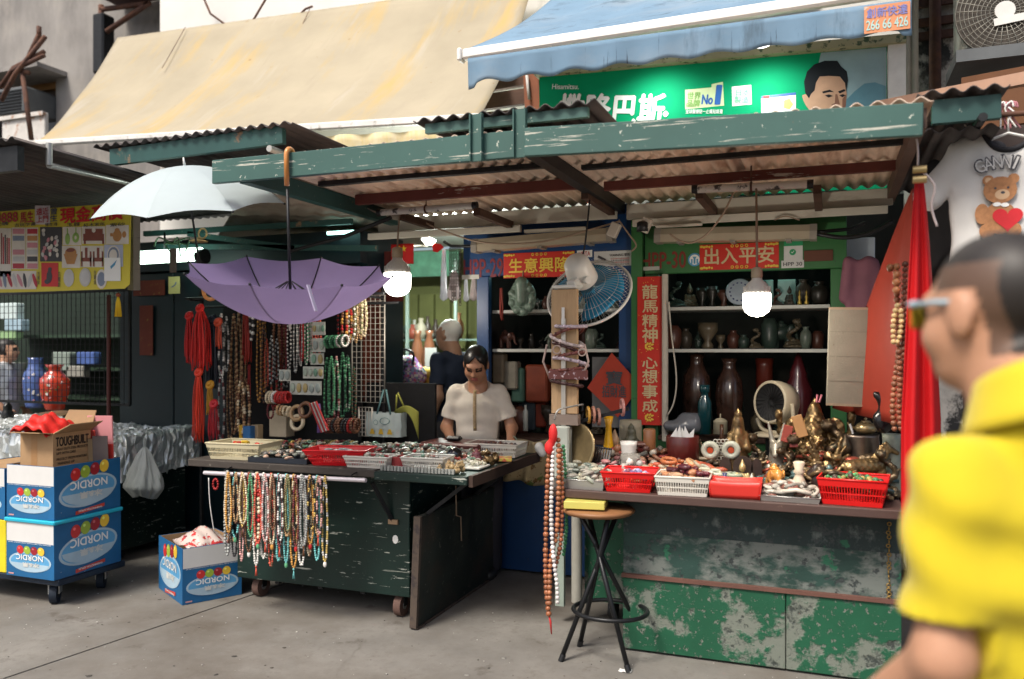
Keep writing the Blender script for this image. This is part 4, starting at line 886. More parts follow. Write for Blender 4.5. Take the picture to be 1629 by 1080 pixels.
for k in range(26):
    u = 606 + 4.9 * k + prr.uniform(-1.5, 1.5); v = prr.choice([606, 606, 545, 545, 506]); q = aY(u, v, 8.3 + prr.random() * .4); q.z = {606: 1.18, 545: 1.64, 506: 1.64}[v]
    h_ = prr.uniform(.1, .3); r_ = prr.uniform(.04, .07); cc = prr.choice([(.3, .12, .05), (.1, .07, .05), (.45, .4, .3), (.12, .2, .15), (.35, .08, .05), (.5, .5, .45), (.07, .05, .04)])
    g = MB(Tr(*q)); g.lathe([(r_ * .6, 0), (r_, h_ * .35), (r_ * .9, h_ * .6), (r_ * .35, h_ * .8), (r_ * .45, h_)], 10, col=cc); tag(g.build('shop_vase', MATTR), 'small dim vase, %s from the left in the alley shop' % ORD[k], 'vase', 'vases in the alley shop')
# ================================================================ CART, TABLES, LARGE THINGS
m_cart = mat('dark_green_cart_paint', (.005, .020, .016), .45, relief=.4, var=.25, vs=3, bump=.15, bs=30, wear=[((.42, .44, .39), 16, .635, .655, (.4, 1, 2.6)), ((.42, .45, .4), 60, .675, .69), ((.3, .32, .28), 6, .645, .66, (.3, 1, 9))])
m_cartw = mat('worn_dark_board', (.012, .018, .015), .7, var=.3, vs=4, bump=.2, bs=40, dirt=[((.10, .10, .085), 26, .62, .7), ((.035, .024, .017), 3, .5, .7)])
m_edge = mat('worn_table_edge', (.055, .045, .038), .7, var=.35, vs=12, stretch=(.3, 1, 1), wear=[((.2, .18, .15), 20, .62, .68)])
CZ = .87
ct = thing('jewellery_cart', 'dark green wheeled cart with scratched panels under the bead necklaces', 'cart', (-2.8, 4.5, 0))
g = MB(); g.bb((-3.4, 4.15, .13), (-2.21, 4.18, .80), .004); g.build('front_panel', m_cart, ct)
g = MB(); g.bb((-3.4, 4.185, .14), (-3.37, 4.85, .80)); g.build('side_panel', m_cart, ct); g = MB(); g.bb((-2.24, 4.185, .14), (-2.21, 4.85, .80)); g.build('side_panel', m_cart, ct)
g = MB(); g.bb((-3.37, 4.82, .14), (-2.24, 4.85, .80)); g.build('back_panel', m_cart, ct)
g = MB(); g.bb((-3.365, 4.185, .13), (-2.245, 4.815, .16)); g.build('base_board', m_cartw, ct)
g = MB(); g.bb((-3.60, 3.95, CZ - .042), (-2.315, 4.86, CZ), .004); g.build('table_top', m_edge, ct)
g = MB(); g.bb((-2.312, 3.93, CZ - .05), (-1.76, 5.0, CZ - .004), .004); g.build('extension_leaf', m_cart, ct)
g = MB(); g.bb((-1.758, 3.95, CZ - .06), (-1.735, 5.02, CZ - .001)); g.build('leaf_edge', mat('dark_brown_edge', (.05, .028, .02), .7), ct)
for x, y in ((-3.3, 4.25), (-2.30, 4.22), (-3.3, 4.7), (-2.33, 4.7)):
    t = MB(); t.cyl((x - .022, y, .062), (x + .022, y, .062), .062, n=20); w = t.build('wheel', mat('worn_rubber', (.13, .075, .06), .8), ct)
    t = MB(); t.cyl((x - .024, y, .062), (x + .024, y, .062), .022, n=12); t.build('hub', MATS['galvanised'], w)
    t = MB(); t.bb((x - .03, y - .02, .06), (x - .025, y + .02, .13)); t.bb((x + .025, y - .02, .06), (x + .03, y + .02, .13)); t.build('fork', m_blackmetal, w)
for a, b in ((aY(592, 768, 4.05), aY(624, 828, 4.148)), (V((-1.8, 4.1, .83)), V((-2.08, 4.12, .62))), (V((-1.8, 4.8, .83)), V((-2.08, 4.8, .62)))):
    g = MB(); g.beam(a, b, .02, .02); g.build('strut', m_blackmetal, ct)
q = aY(626, 830, 4.145); g = MB(); g.box(q, (.06, .02, .025)); g.build('hinge_block', mat('tan_block', (.3, .2, .12), .7), ct)
q = aY(629, 858, 4.149); g = MB(basis(q, EX, EZ, V((0, -1, 0)))); g.prism(disc(9, .018, .025), -.001, .002); g.build('paper_scrap', MATS['white_paper'], ct)
for i in range(3): q = aY(440 + i * 68, 937 + 8 * i, 4.17); g = MB(); g.box((q.x, 4.19, .12), (.03, .03, .02)); g.build('bolt', m_blackmetal, ct)
# leaning side panel
g = MB(); a_ = R(3); 
sp = thing('side_board', 'worn dark board standing on edge at the right end of the cart', 'board', (-2.1, 4.6, 0))
g = MB(); g.M = Tr(-2.12, 4.6, 0) @ Ry(2.5); g.bb((-.016, -.56, .012), (.016, .56, .62), .004); g.build('panel', m_cartw, sp)
g = MB(); g.M = Tr(-2.12, 4.6, 0) @ Ry(2.5); g.bb((-.024, -.57, .0), (.026, .57, .011), .003); g.bb((-.02, -.585, .012), (.02, -.561, .62)); g.build('edge_strip', mat('worn_edge_strip', (.075, .055, .042), .7, wear=[((.04, .03, .03), 14, .5, .6)]), sp)
g = MB(); q = aX(730, 770, -2.07); g.tube([aX(725, 768, -2.075), aX(726, 820, -2.075), aX(733, 822, -2.075), aX(734, 860, -2.075)], .005); g.build('cord', m_cb, sp)
# rod with necklaces
rod = thing('necklace_rod', 'pale metal rod fixed below the cart table edge', 'rod', aY(455, 757, 3.86)); RA, RB_ = aY(325, 752, 3.87), aY(582, 764, 3.87)
g = MB(); g.cyl(RA, RB_, .012, n=12); g.build('tube', mat('lilac_aluminium', (.62, .58, .62), .3, .3, var=.05), rod)
for k in (.12, .9): p = RA.lerp(RB_, k); g = MB(); g.tube([p, p + V((0, .03, .02)), p + V((0, .1, .03))], .004); g.build('bracket', m_blackmetal, rod)
# curio table
rt = thing('curio_table', 'long stall table with peeling green front panels and brown top', 'table', (-.5, 4.4, 0)); TZ = .83
m_peel = mat('peeling_green_paint', (.009, .082, .04), .55, relief=.8, var=.2, vs=3, bump=.35, bs=30, wear=[((.165, .185, .155), 4.5, .53, .58), ((.165, .185, .155), 30, .58, .62), ((.04, .05, .045), 9, .6, .66), ((.2, .09, .05), 14, .72, .75)])
m_peel_shade = mat('shaded_peeling_panel', (.018, .036, .036), .6, relief=.6, var=.3, vs=4, bump=.3, bs=30, wear=[((.14, .165, .155), 8, .55, .66, (1, 1, .8)), ((.02, .11, .06), 6, .63, .66), ((.05, .06, .06), 30, .55, .62)])  # peeling paint, darkened: shade below the overhanging top put into the colour
m_peel2 = mat('half_peeled_panel', (.02, .055, .045), .6, relief=.6, var=.3, vs=4, bump=.3, bs=30, wear=[((.155, .175, .16), 6, .44, .56, (.8, 1, 1.4)), ((.02, .13, .07), 7, .60, .63), ((.04, .05, .05), 26, .56, .62)])
g = MB(); g.bb((-1.33, 3.95, TZ - .04), (.30, 4.92, TZ), .004); g.build('table_top', mat('brown_table_edge', (.075, .042, .035), .6, var=.25, vs=10, stretch=(.3, 1, 1), wear=[((.2, .13, .1), 24, .66, .7)]), rt)
g = MB(); g.bb((-.985, 4.15, .60), (.30, 4.18, .788)); g.build('front_panel', m_peel_shade, rt)
g = MB(); g.bb((-.985, 4.15, .39), (.30, 4.18, .599)); g.build('front_panel', m_peel2, rt)
for x0, x1 in ((-.985, -.2), (-.196, .30)): g = MB(); g.bb((x0, 4.135, .012), (x1, 4.17, .372), .003); g.build('front_panel', m_peel, rt, label='lower panel with peeling bright green paint')
g = MB(); g.bb((-.99, 4.125, .374), (.305, 4.165, .392)); g.build('rail', mat('rust_rail', (.13, .06, .045), .8), rt)
g = MB(); g.bb((-.985, 4.185, .02), (-.955, 4.9, .788)); g.bb((.27, 4.185, .02), (.30, 4.9, .788)); g.build('side_panel', m_peel_shade, rt)
g = MB(); g.bb((-1.29, 4.5, .12), (-.99, 4.53, .788)); g.build('recessed_panel', m_peel, rt)
g = MB(); q = aY(912, 900, 4.42); g.cyl((q.x + .02, 4.42, .13), (q.x + .02, 4.42, .6), .03); g.build('post', mat('grey_pole', (.3, .29, .25), .8), rt)
g = MB(); q = aY(893, 950, 4.42); g.bb((q.x - .03, 4.4, .1), (q.x + .02, 4.43, .5)); g.build('strip', mat('grey_green_strip', (.25, .3, .26), .7), rt)
for x in (-1.15, .1): t = MB(); t.cyl((x - .02, 4.6, .06), (x + .02, 4.6, .06), .058, n=16); t.build('wheel', m_blackmetal, rt)
g = MB(); g.bb((-1.25, 4.55, .12), (-1.0, 4.6, .16)); g.build('axle_board', m_blackmetal, rt)
g = MB(); q = aY(1414, 830, 4.14); pts = [V((q.x + .004 * math.sin(k * 2), 4.142, q.z - k * .02)) for k in range(20)]; 
for a, b in zip(pts[:-1], pts[1:]): g.torus((a + b) / 2, .008, .0025, 8, 5, Ry(90) if rnd.random() < .5 else Rx(90))
tag(g.build('chain', P('brass_chain', .35, .22, .06, .4, metal=.6)), 'thin brass chain hanging from the right end of the curio table', 'chain')
# camouflage cloth hanging behind, in the gap
CY = 5.2; x0, x1, z0, z1 = prect(800, 700, 872, 772, CY)
g = MB(); g.grid(lambda u, v: (x0 - .15 + (x1 - x0 + .15) * u, CY + .02 * math.sin(u * 20 + v * 3), z1 - v * (z1 - z0) * (.85 + .15 * u) + .01 * math.sin(u * 14)), 30, 12)
m_camo = mat('camouflage_cloth', (.36, .29, .17), .9, var=.1, dirt=[((.16, .085, .03), 15, .54, .56), ((.10, .14, .04), 13, .60, .62), ((.03, .03, .02), 22, .66, .68)])
tag(g.build('camouflage_cloth', m_camo, solid=.003), 'tan camouflage cloth hanging behind the end of the cart', 'cloth')
# ---------------------------------------------------------------- umbrellas
def umbrella(nm, lab, M, Rr, dep, cloth, shaft, handle, Ls, hook=True):
    t = thing(nm, lab, 'umbrella', M=M); n = 8
    for k in range(n):
        def fn(u, v, k=k):
            q = math.pi / n; a = 2 * q * (k + u); ch = math.cos(q) / math.cos(2 * q * (u - .5)); b = math.sin(math.pi * u); f = 1 + (ch - 1) * v - .025 * b * v ** 4; r = Rr * v * f
            z = dep * math.cos(v * math.pi / 2 * .93) ** .8 + .02 * b * v ** 4
            return (r * math.cos(a), r * math.sin(a), z)
        g = MB(); g.grid(fn, 7, 12); g.build('canopy_panel', cloth, t, local=True)
    for k in range(n):
        a = 2 * math.pi * k / n; g = MB()
        g.tube([(Rr * s * math.cos(a), Rr * s * math.sin(a), dep * math.cos(s * math.pi / 2 * .93) ** .8 - .006) for s in [j / 10 for j in range(11)]] , .0035, 5)
        g.tube([(.012 * math.cos(a), .012 * math.sin(a), dep * .35), (Rr * .45 * math.cos(a), Rr * .45 * math.sin(a), dep * math.cos(.45 * math.pi / 2 * .93) ** .8 - .01)], .003, 4)
        g.sph((Rr * math.cos(a), Rr * math.sin(a), dep * math.cos(math.pi / 2 * .93) ** .8 - .004), .007, 6, 5); g.build('rib', m_blackmetal, t, local=True)
    g = MB(); g.tube([(0, 0, dep), (0, 0, -Ls)], .0065, 8); g.build('shaft', m_blackmetal, t, local=True)
    g = MB(); g.tube([(0, 0, dep - .005), (0, 0, dep + .045)], [.009, .004], 8); g.build('ferrule', shaft, t, local=True)
    g = MB(); pts = [(0, 0, -Ls + .01), (0, 0, -Ls - .09)] + [(.035 * (1 - math.cos(a)), 0, -Ls - .09 - .035 * math.sin(a)) for a in [j * math.pi / 8 for j in range(1, 9)]] + [(.07, 0, -Ls - .06)]
    g.tube(pts, .012, 8); g.build('handle', handle, t, local=True); return t
m_orw = mat('orange_wood', (.60, .24, .06), .35, var=.15, vs=8, coat=.4)
# purple, hung upside down by its hook from the fascia
pb = aY(461, 412, 3.56); va_ = V((pb.x, pb.y, 0)).normalized()
Mt = Tr(*pb) @ Matrix.Rotation(R(13.5), 4, va_.cross(EZ)) @ Rx(180) @ Rz(28)
umb = umbrella('purple_umbrella', 'purple umbrella hung upside down from the green fascia', Mt, .535, .33, mat('lilac_nylon', (.30, .23, .43), .55, var=.06, thin=.35), MATS['white_rail_clean'], m_orw, .36)
sb = MB(); q = aY(490, 453, 3.15); sb.beam(q, aY(503, 495, 3.15), .022, .004); sb.build('tie_strap', mat('pale_lilac', (.5, .45, .62), .6), umb)
# replace the stem by one that is plumb between canopy and fascia: handle on the fascia
for ch in list(umb.children):
    if ch.name.startswith(('shaft', 'handle')): bpy.data.objects.remove(ch)
hk = aY(461, 246, 3.49); bt_ = aY(462, 470, 3.56); hx = hk.x
g = MB(); g.tube([bt_, V((hx, 3.47, 2.33))], .0075, 8); g.build('shaft', m_blackmetal, umb)
g = MB(); g.tube([V((hx, 3.465, 2.345)), V((hx, 3.462, 2.50))] + [V((hx, 3.462 + .03 * (1 - math.cos(a)), 2.50 + .034 * math.sin(a))) for a in [j * math.pi / 8 for j in range(1, 9)]] + [V((hx, 3.522, 2.47))], .0125, 10); g.build('handle', m_orw, umb)
# white one, upright under the roof edge
wb = aY(306, 345, 3.8)
umbrella('white_umbrella', 'white umbrella opened upright beside the green fascia end', Tr(*wb) @ Matrix.Rotation(R(20), 4, V((wb.x, wb.y, 0)).normalized().cross(EZ)) @ Ry(-11) @ Rz(20), .545, .29, mat('white_nylon', (.62, .72, .75), .55, var=.04, thin=.4), MATS['white_rail_clean'], m_orw, .36)
# ---------------------------------------------------------------- fan on post
fp = thing('timber_post', 'tall post of raw timber board at the left end of the curio table', 'post', (-1.34, 4.33, TZ))
x0, x1, z0, z1 = prect(877, 460, 918, 658, 4.32); m_raw = mat('raw_plywood', (.50, .33, .18), .7, var=.18, vs=5, stretch=(3, 3, .5), dirt=[((.3, .17, .08), 4, .55, .75, (5, 5, .6))])
g = MB(); g.bb((x0, 4.32, z0), (x1, 4.35, z1), .002); g.build('board', m_raw, fp)
g = MB(); xm = (x0 + x1) / 2; g.bb((xm - .012, 4.305, TZ + .2), (xm + .012, 4.318, z1 - .16)); g.build('steel_strip', mat('bright_steel', (.6, .58, .54), .35, .8), fp)
g = MB(); g.bb((xm - .008, 4.30, z1 - .2), (xm + .008, 4.304, z1 - .1)); g.build('thermometer', MATS['white_rail_clean'], fp)
g = MB(); g.bb((x0 + .01, 4.352, TZ + .003), (x0 + .06, 4.39, z0 + .1)); g.build('angle_post', mat('brown_grey_steel', (.22, .17, .14), .6), fp)
g = MB(); g.bb((x0 - .005, 4.30, z0 - .06), (x1 + .01, 4.351, z0 - .003)); g.build('clamp', MATS['brown_grey_steel'], fp)
q0, q1 = aY(882, 675, 4.28), aY(905, 780, 4.28); 
g = MB(); g.bb((q0.x, 4.27, TZ + .003), (q1.x, 4.345, z0 - .065), .008); tag(g.build('grey_box', mat('grey_green_plastic', (.40, .43, .38), .6)), 'pale grey plastic box standing at the foot of the timber post', 'box')
fd = V((.076, .779, -.62)).normalized(); hub = aY(937, 466, 4.60); mo = hub - fd * .14
fn_ = thing('electric_fan', 'white electric fan with blue blades tilted down on the timber post', 'fan', M=frame(hub, fd))
def frad(s): return .247 * s
g = MB(); n = 60
for k in range(n):
    a = 2 * math.pi * k / n; ca, sa = math.cos(a), math.sin(a)
    g.tube([(.05 * ca, .05 * sa, -.085), (.16 * ca, .16 * sa, -.075), (.225 * ca, .225 * sa, -.045), (.247 * ca, .247 * sa, 0)], .0011, 4)
for r, z in ((.12, -.081), (.19, -.062)): g.torus((0, 0, z), r, .0012, 40, 4)
g.build('rear_cage', mat('cage_chrome', (.55, .55, .52), .3, .6), fn_, local=True, kind='stuff')
g = MB()
for k in range(n):
    a = 2 * math.pi * k / n; ca, sa = math.cos(a), math.sin(a); g.tube([(.05 * ca, .05 * sa, .07), (.16 * ca, .16 * sa, .062), (.225 * ca, .225 * sa, .035), (.247 * ca, .247 * sa, 0)], .0011, 4)
g.build('front_cage', MATS['cage_chrome'], fn_, local=True, kind='stuff')
g = MB(); g.torus((0, 0, 0), .248, .008, 48, 8); g.build('rim', mat('fan_white', (.70, .68, .62), .4, var=.06), fn_, local=True)
m_blade = mat('blue_blade', (.03, .30, .52), .25, var=.05, trans=.15)
for k in range(5):
    def bfn(u, v, k=k):
        a = 2 * math.pi * k / 5 + u * 1.12 - .2 * v; r = .035 + .175 * v; return (r * math.cos(a), r * math.sin(a), -.03 + .05 * u * (1 - .3 * v))
    g = MB(); g.grid(bfn, 6, 6); g.build('blade', m_blade, fn_, local=True, solid=.003)
g = MB(); g.cyl((0, 0, -.04), (0, 0, .04), .04, n=16); g.build('hub', m_blade, fn_, local=True)
g = MB(); g.lathe([(0, -.275), (.055, -.27), (.072, -.245), (.082, -.17), (.086, -.115), (.06, -.088)], 24); g.build('motor_housing', MATS['fan_white'], fn_, local=True)
g = MB(); p0 = hub - fd * .17; zt = z1 + .012
g.beam(p0 + V((0, 0, -.04)), V((xm + .03, 4.36, z1 + .012)), .06, .07, .01); g.bb((xm - .06, 4.30, z1 + .004), (xm + .075, 4.39, z1 + .022), .004); g.build('neck', MATS['fan_white'], fn_)
g = MB(); g.cyl(p0 + V((.05, -.05, -.05)), p0 + V((.065, -.065, -.05)), .02); g.build('knob', MATS['fan_white'], fn_)
# ---------------------------------------------------------------- bar stool with box
b0 = [aZ(892, 1052, 0), aZ(1000, 1070, 0), aZ(1032, 1030, 0), aZ(922, 1028, 0)]
ctr = sum(b0, V()) / 4; zs = .712
st = thing('bar_stool', 'black metal bar stool with round wooden seat before the curio table', 'stool', (ctr.x, ctr.y, 0)); seat = V((ctr.x - .03, ctr.y, zs))
g = MB(Tr(*seat)); g.lathe([(.0, 0), (.165, 0), (.18, .012), (.18, .022), (.17, .028), (0, .028)], 28); g.build('seat', mat('worn_brown_seat', (.26, .12, .05), .5, var=.25), st)
m_tube = mat('black_tube', (.015, .016, .018), .35, .4, var=.2)
for i in range(4):
    f = b0[i]; o = b0[(i + 2) % 4]; top = V((seat.x + (o.x - ctr.x) * .42, seat.y + (o.y - ctr.y) * .42, zs - .004)); 
    g = MB(); g.tube([f + V((0, 0, .004)), top], .0125, 10); lg = g.build('leg', m_tube, st)
    g = MB(); g.cyl(f, f + (top - f).normalized() * .035, .0145, n=10); g.build('foot', m_blackmetal, lg)
rg = V((ctr.x + .03, ctr.y - .0, .235)); g = MB(Tr(*rg)); g.torus((0, 0, 0), .175, .011, 36, 8, sc=(1.05, .95)); g.build('foot_ring', m_tube, st)
q = aZ(928, 800, zs + .035); t = MB(); M = Tr(seat.x - .05, seat.y - .05, zs + .036) @ Rz(8)
t.M = M; t.box((0, 0, .019), (.20, .15, .037), None, .003); bx_ = tag(t.build('yellow_box', mat('yellow_carton', (.55, .50, .12), .5, var=.06)), 'flat yellow box lying on the bar stool seat', 'box')
# ---------------------------------------------------------------- fruit boxes with print
m_bxb = mat('carton_blue', (.012, .115, .28), .5, var=.2, vs=4, bump=.15, bs=18, wear=[((.35, .4, .42), 30, .70, .72), ((.3, .33, .35), 8, .72, .74, (.4, .4, 3))]); m_bxw = P('carton_white', .66, .66, .65, .6, var=.05); m_card = mat('brown_cardboard', (.40, .25, .13), .8, var=.12, vs=6, bump=.06, bs=80)
m_oval = mat('print_ice', (.38, .52, .62), .5, var=.12, vs=5); m_oval2 = P('print_midblue', .10, .33, .58, .5); m_bn = P('print_ribbon', .55, .06, .04, .5)
FRC = [('apple_red', (.55, .03, .03)), ('apple_green', (.32, .45, .05)), ('apple_dark', (.32, .02, .03)), ('apple_yellow', (.75, .50, .05))]
def face_print(M, w, h, par, big):
    """print of one carton side; local x right, y up, origin at the lower left of the face"""
    top = h if big else h * .62
    def pl(poly, z, m): g = MB(M); g.prism(poly, z - .0004, z); return g.build('print', m, par)
    if not big: pl(rect(.004, h * .64, w - .004, h - .002), .0012, m_bxw)
    cx, cy = w * .5, top * .46; rx, ry = w * .44, top * .30
    ov = pl(disc(32, rx, ry, (cx, cy), 6 if big else 0), .0012, m_oval); pl(disc(32, rx * .92, ry * .86, (cx, cy), 6 if big else 0), .0018, m_oval2)
    pl([(cx + rx * .9 * math.cos(a), cy - .01 + ry * .82 * math.sin(a)) for a in [math.pi + j * math.pi / 12 for j in range(13)]], .0024, m_oval)
    for k, (nm, c_) in enumerate(FRC):
        fx = w * (.30 + .145 * k); fy = top * (.80 + .028 * k * (1 if big else .0)); pl(disc(14, w * .072, top * .125, (fx, fy), -12), .0030, P('print_' + nm, *c_, .4)); pl(disc(8, w * .02, top * .03, (fx - w * .02, fy + top * .05)), .0036, P('print_hi_' + nm, *[min(.9, q * 1.5 + .12) for q in c_], .4))
    def tx(s, x, y, ww, hh, m, b=.03): text('lettering', s, M @ V((x, y, .0034)), M.to_3x3() @ V((-1, 0, 0)), M.to_3x3() @ V((0, -1, 0)), hh, m, par, w=ww, bold=b)
    tx('NORDIC', cx, cy + ry * .42, w * .56, top * .15, wp, .02); tx('冰&果', cx + w * .03, cy - ry * .28, w * .34, top * .13, P('print_palegrey', .6, .62, .6, .5), .05)
    if big: pl([(w * .3, top * .09), (w * .74, top * .15), (w * .74, top * .085), (w * .3, top * .02)], .0034, m_bn); tx('WASHINGTON APPLES', w * .52, top * .085, w * .36, top * .035, wp, .01)
    else:
        pl(rect(w * .05, top * .05, w * .16, top * .09), .002, P('print_pinkish', .6, .3, .3)); tx('GROWN FOR THE PACIFIC NORTHWEST FRUIT', w * .5, h * .625, w * .9, h * .018, wp, 0)
def carton(lab, M, w, d, h, open_top=False, fill=None):
    """w along local x (short end), d along local y"""
    t = thing('fruit_carton', lab, 'carton', M=M, group='blue fruit cartons')
    g = MB(); e = .006
    g.bb((0, 0, 0), (w, e, h)); g.bb((0, d - e, 0), (w, d, h)); g.bb((0, e, 0), (e, d - e, h)); g.bb((w - e, e, 0), (w, d - e, h)); g.build('wall', m_bxb, t, local=True)
    g = MB(); g.bb((e, e, 0), (w - e, d - e, .006)); g.build('bottom', m_card, t, local=True)
    if open_top:
        g = MB(); k = .0015
        for lo, hi in (((e, e, .01), (w - e, e + k, h - .001)), ((e, d - e - k, .01), (w - e, d - e, h - .001)), ((e, e + k, .01), (e + k, d - e - k, h - .001)), ((w - e - k, e + k, .01), (w - e, d - e - k, h - .001))): g.bb(lo, hi)
        g.build('lining', m_card, t, local=True)
    else: g = MB(); g.bb((e, e, h - .012), (w - e, d - e, h - .004)); g.build('lid', m_card, t, local=True)
    face_print(M @ basis(V((0, 0, 0)), V((1, 0, 0)), EZ, V((0, -1, 0))), w, h, t, False)
    face_print(M @ basis(V((w, 0, 0)), V((0, 1, 0)), EZ, V((1, 0, 0))), d, h, t, True)
    return t
BX, BY_, = -4.64, 3.58
carton('blue fruit carton at the bottom of the stack on the trolley', Tr(BX, BY_, .17), .39, .49, .325)
carton('upper blue fruit carton carrying the brown cardboard box', Tr(BX - .005, BY_ + .005, .52), .39, .485, .315, True)
g = MB(); 
for lo, hi in (((BX - .012, BY_ - .012, .494), (BX + .402, BY_ + .5, .518)),): g.bb(lo, hi, .006)
tag(g.build('cyan_tray', P('cyan_plastic', .02, .42, .60, .35, var=.05)), 'thin cyan plastic tray between the two fruit cartons', 'tray')
tr_ = thing('trolley', 'low dark blue trolley carrying the stacked fruit cartons', 'trolley', (-4.6, 3.8, 0)); m_trol = mat('dark_navy_metal', (.012, .022, .04), .5, .3)
g = MB(); g.bb((-5.25, 3.6, .13), (-4.24, 4.1, .168), .006); g.build('platform', m_trol, tr_)
for x, y in ((-4.36, 3.68), (-5.1, 3.68), (-4.36, 4.02), (-5.1, 4.02)):
    t = MB(); t.M = Tr(x, y, .062) @ Rz(35); t.cyl((-.02, 0, 0), (.02, 0, 0), .062, n=20); w = t.build('wheel', mat('navy_rubber', (.012, .02, .035), .7), tr_)
    t2 = MB(t.M); t2.cyl((-.022, 0, 0), (.022, 0, 0), .03, n=14); t2.build('hub', m_blackmetal, w); t2 = MB(t.M); t2.bb((-.032, -.03, 0), (-.025, .03, .068)); t2.bb((.025, -.03, 0), (.032, .03, .068)); t2.build('fork', MATS['galvanised'], w)
g = MB(); g.bb((-5.15, 3.6, .17), (-4.67, 4.05, .49), .004); bx2 = tag(g.build('yellow_carton', mat('yellow_box_print', (.70, .58, .02), .5)), 'yellow carton cut off by the left edge of the picture', 'carton')
carton('blue fruit carton cut off by the left edge, on the yellow one', Tr(-5.13, 3.6, .494), .45, .45, .31)
# open brown box on top with flaps and red cloth
TBX = Tr(-4.575, 3.62, .535) @ Rz(6); tb = thing('cardboard_box', 'open brown cardboard box with black lettering on the fruit cartons', 'box', M=TBX); w_, d_, h_ = .24, .30, .49
g = MB(); e = .005
for lo, hi in (((0, 0, 0), (w_, e, h_)), ((0, d_ - e, 0), (w_, d_, h_)), ((0, e, 0), (e, d_ - e, h_)), ((w_ - e, e, 0), (w_, d_ - e, h_)), ((e, e, 0), (w_ - e, d_ - e, e))): g.bb(lo, hi)
g.build('wall', m_card, tb, local=True)
def flap(p, ax, out, L_, ang, w0, nm='flap'):
    g = MB(); c_, s_ = math.cos(R(ang)), math.sin(R(ang)); dv = V(out) * c_ + EZ * s_; p = V(p); a = V(ax)
    g.prism([(0, 0), (w0, 0), (w0 * .94, L_), (w0 * .06, L_)], 0, .005, basis(p, a, dv, a.cross(dv))); g.build(nm, m_card, tb, local=True)
flap((0, 0, h_), (1, 0, 0), (0, -1, 0), .085, 8, w_); flap((w_, 0, h_), (0, 1, 0), (1, 0, 0), .12, 28, d_); flap((w_, d_, h_), (-1, 0, 0), (0, 1, 0), .13, 60, w_)
fm = TBX @ basis(V((w_, 0, 0)), V((0, 1, 0)), EZ, V((1, 0, 0)))
def bxt(s, x, y, w, h, b=.02): text('lettering', s, fm @ V((x, y, .001)), fm.to_3x3() @ V((1, 0, 0)), EZ, h, P('print_ink', .035, .025, .02), tb, w=w, bold=b)
bxt('TOUGHBUILT', .15, h_ - .055, .26, .055, .045); bxt('HEAVY DUTY STEEL PRODUCTS', .15, h_ - .10, .25, .014); bxt('LIFT WITH CARE', .10, h_ - .125, .15, .014); bxt('PROTECT FROM MOISTURE', .145, h_ - .16, .24, .014); bxt('HANDLE UP', .10, h_ - .185, .13, .014)
g = MB(TBX); g.prism(rect(.08, .0, .125, h_ - .01), 0, .0006, basis(V((0, -.0003, 0)), V((1, 0, 0)), EZ, V((0, -1, 0)))); g.build('packing_tape', mat('packing_tape', (.36, .2, .09), .3), tb)
g = MB(TBX); g.grid(lambda u, v: (-.05 + .27 * u, -.03 + .3 * v, h_ - .01 + .11 * math.sin(math.pi * min(1, u * 1.05)) ** .5 * math.sin(math.pi * (.12 + .8 * v)) + .012 * math.sin(u * 17 + v * 9) + .01 * math.sin(v * 23)), 22, 22)
tag(g.build('red_cloth', P('crumpled_red', .62, .02, .015, .5, var=.1), solid=.004), 'crumpled red cloth in the open brown box', 'cloth')
# papers and boards standing in the carton
bz = .545
for i, (x, y, w, hgt, col, lab, rz, tilt) in enumerate((
        (-4.36, 4.03, .17, .56, (.72, .30, .32), 'pink certificate sheet standing in the upper carton', 14, 3), (-4.315, 3.985, .09, .44, (.20, .16, .15), 'grey framed board leaning in the upper carton', 30, 6),
        (-4.40, 3.965, .08, .47, (.50, .05, .04), 'red folder standing in the upper carton', 25, 2), (-4.36, 3.955, .05, .42, (.42, .30, .17), 'tan wooden slat standing in the upper carton', 20, 4), (-4.30, 4.03, .06, .38, (.60, .04, .03), 'small red folder at the back of the carton', 20, 3))):
    g = MB(Tr(x, y, bz) @ Rz(rz) @ Rx(tilt)); g.bb((-w / 2, -.006, 0), (w / 2, .006, hgt), .002)
    tag(g.build('stored_board', mat('board_%d' % i, col, .6, var=.12)), lab, 'board', 'boards standing in the upper carton')
# carton on the floor beside the cart
cm = basis(aZ(290, 963, .002), V((.50, .866, 0)), V((-.866, .50, 0)), EZ)
fl = thing('fruit_carton', 'blue fruit carton standing on the ground against the cart', 'carton', M=cm, group='blue fruit cartons'); w, d, h = .36, .47, .335
g = MB(); e = .006
for lo, hi in (((0, 0, 0), (w, e, h)), ((0, d - e, 0), (w, d, h)), ((0, e, 0), (e, d - e, h)), ((w - e, e, 0), (w, d - e, h)), ((e, e, 0), (w - e, d - e, e))): g.bb(lo, hi)
g.build('wall', m_bxb, fl, local=True)
g = MB(); k = .0015
for lo, hi in (((e, e, .01), (w - e, e + k, h - .001)), ((e, d - e - k, .01), (w - e, d - e, h - .001)), ((e, e + k, .01), (e + k, d - e - k, h - .001)), ((w - e - k, e + k, .01), (w - e, d - e - k, h - .001))): g.bb(lo, hi)
g.build('lining', m_card, fl, local=True)
face_print(cm @ basis(V((0, 0, 0)), V((1, 0, 0)), EZ, V((0, -1, 0))), w, h, fl, False)
face_print(cm @ basis(V((0, d, 0)), V((0, -1, 0)), EZ, V((-1, 0, 0))), d, h, fl, True)
g = MB(cm); g.grid(lambda u, v: (.05 + .27 * u, .06 + .3 * v, h - .02 + .09 * math.sin(math.pi * u) * math.sin(math.pi * v) + .01 * math.sin(19 * u + 7 * v)), 14, 14)
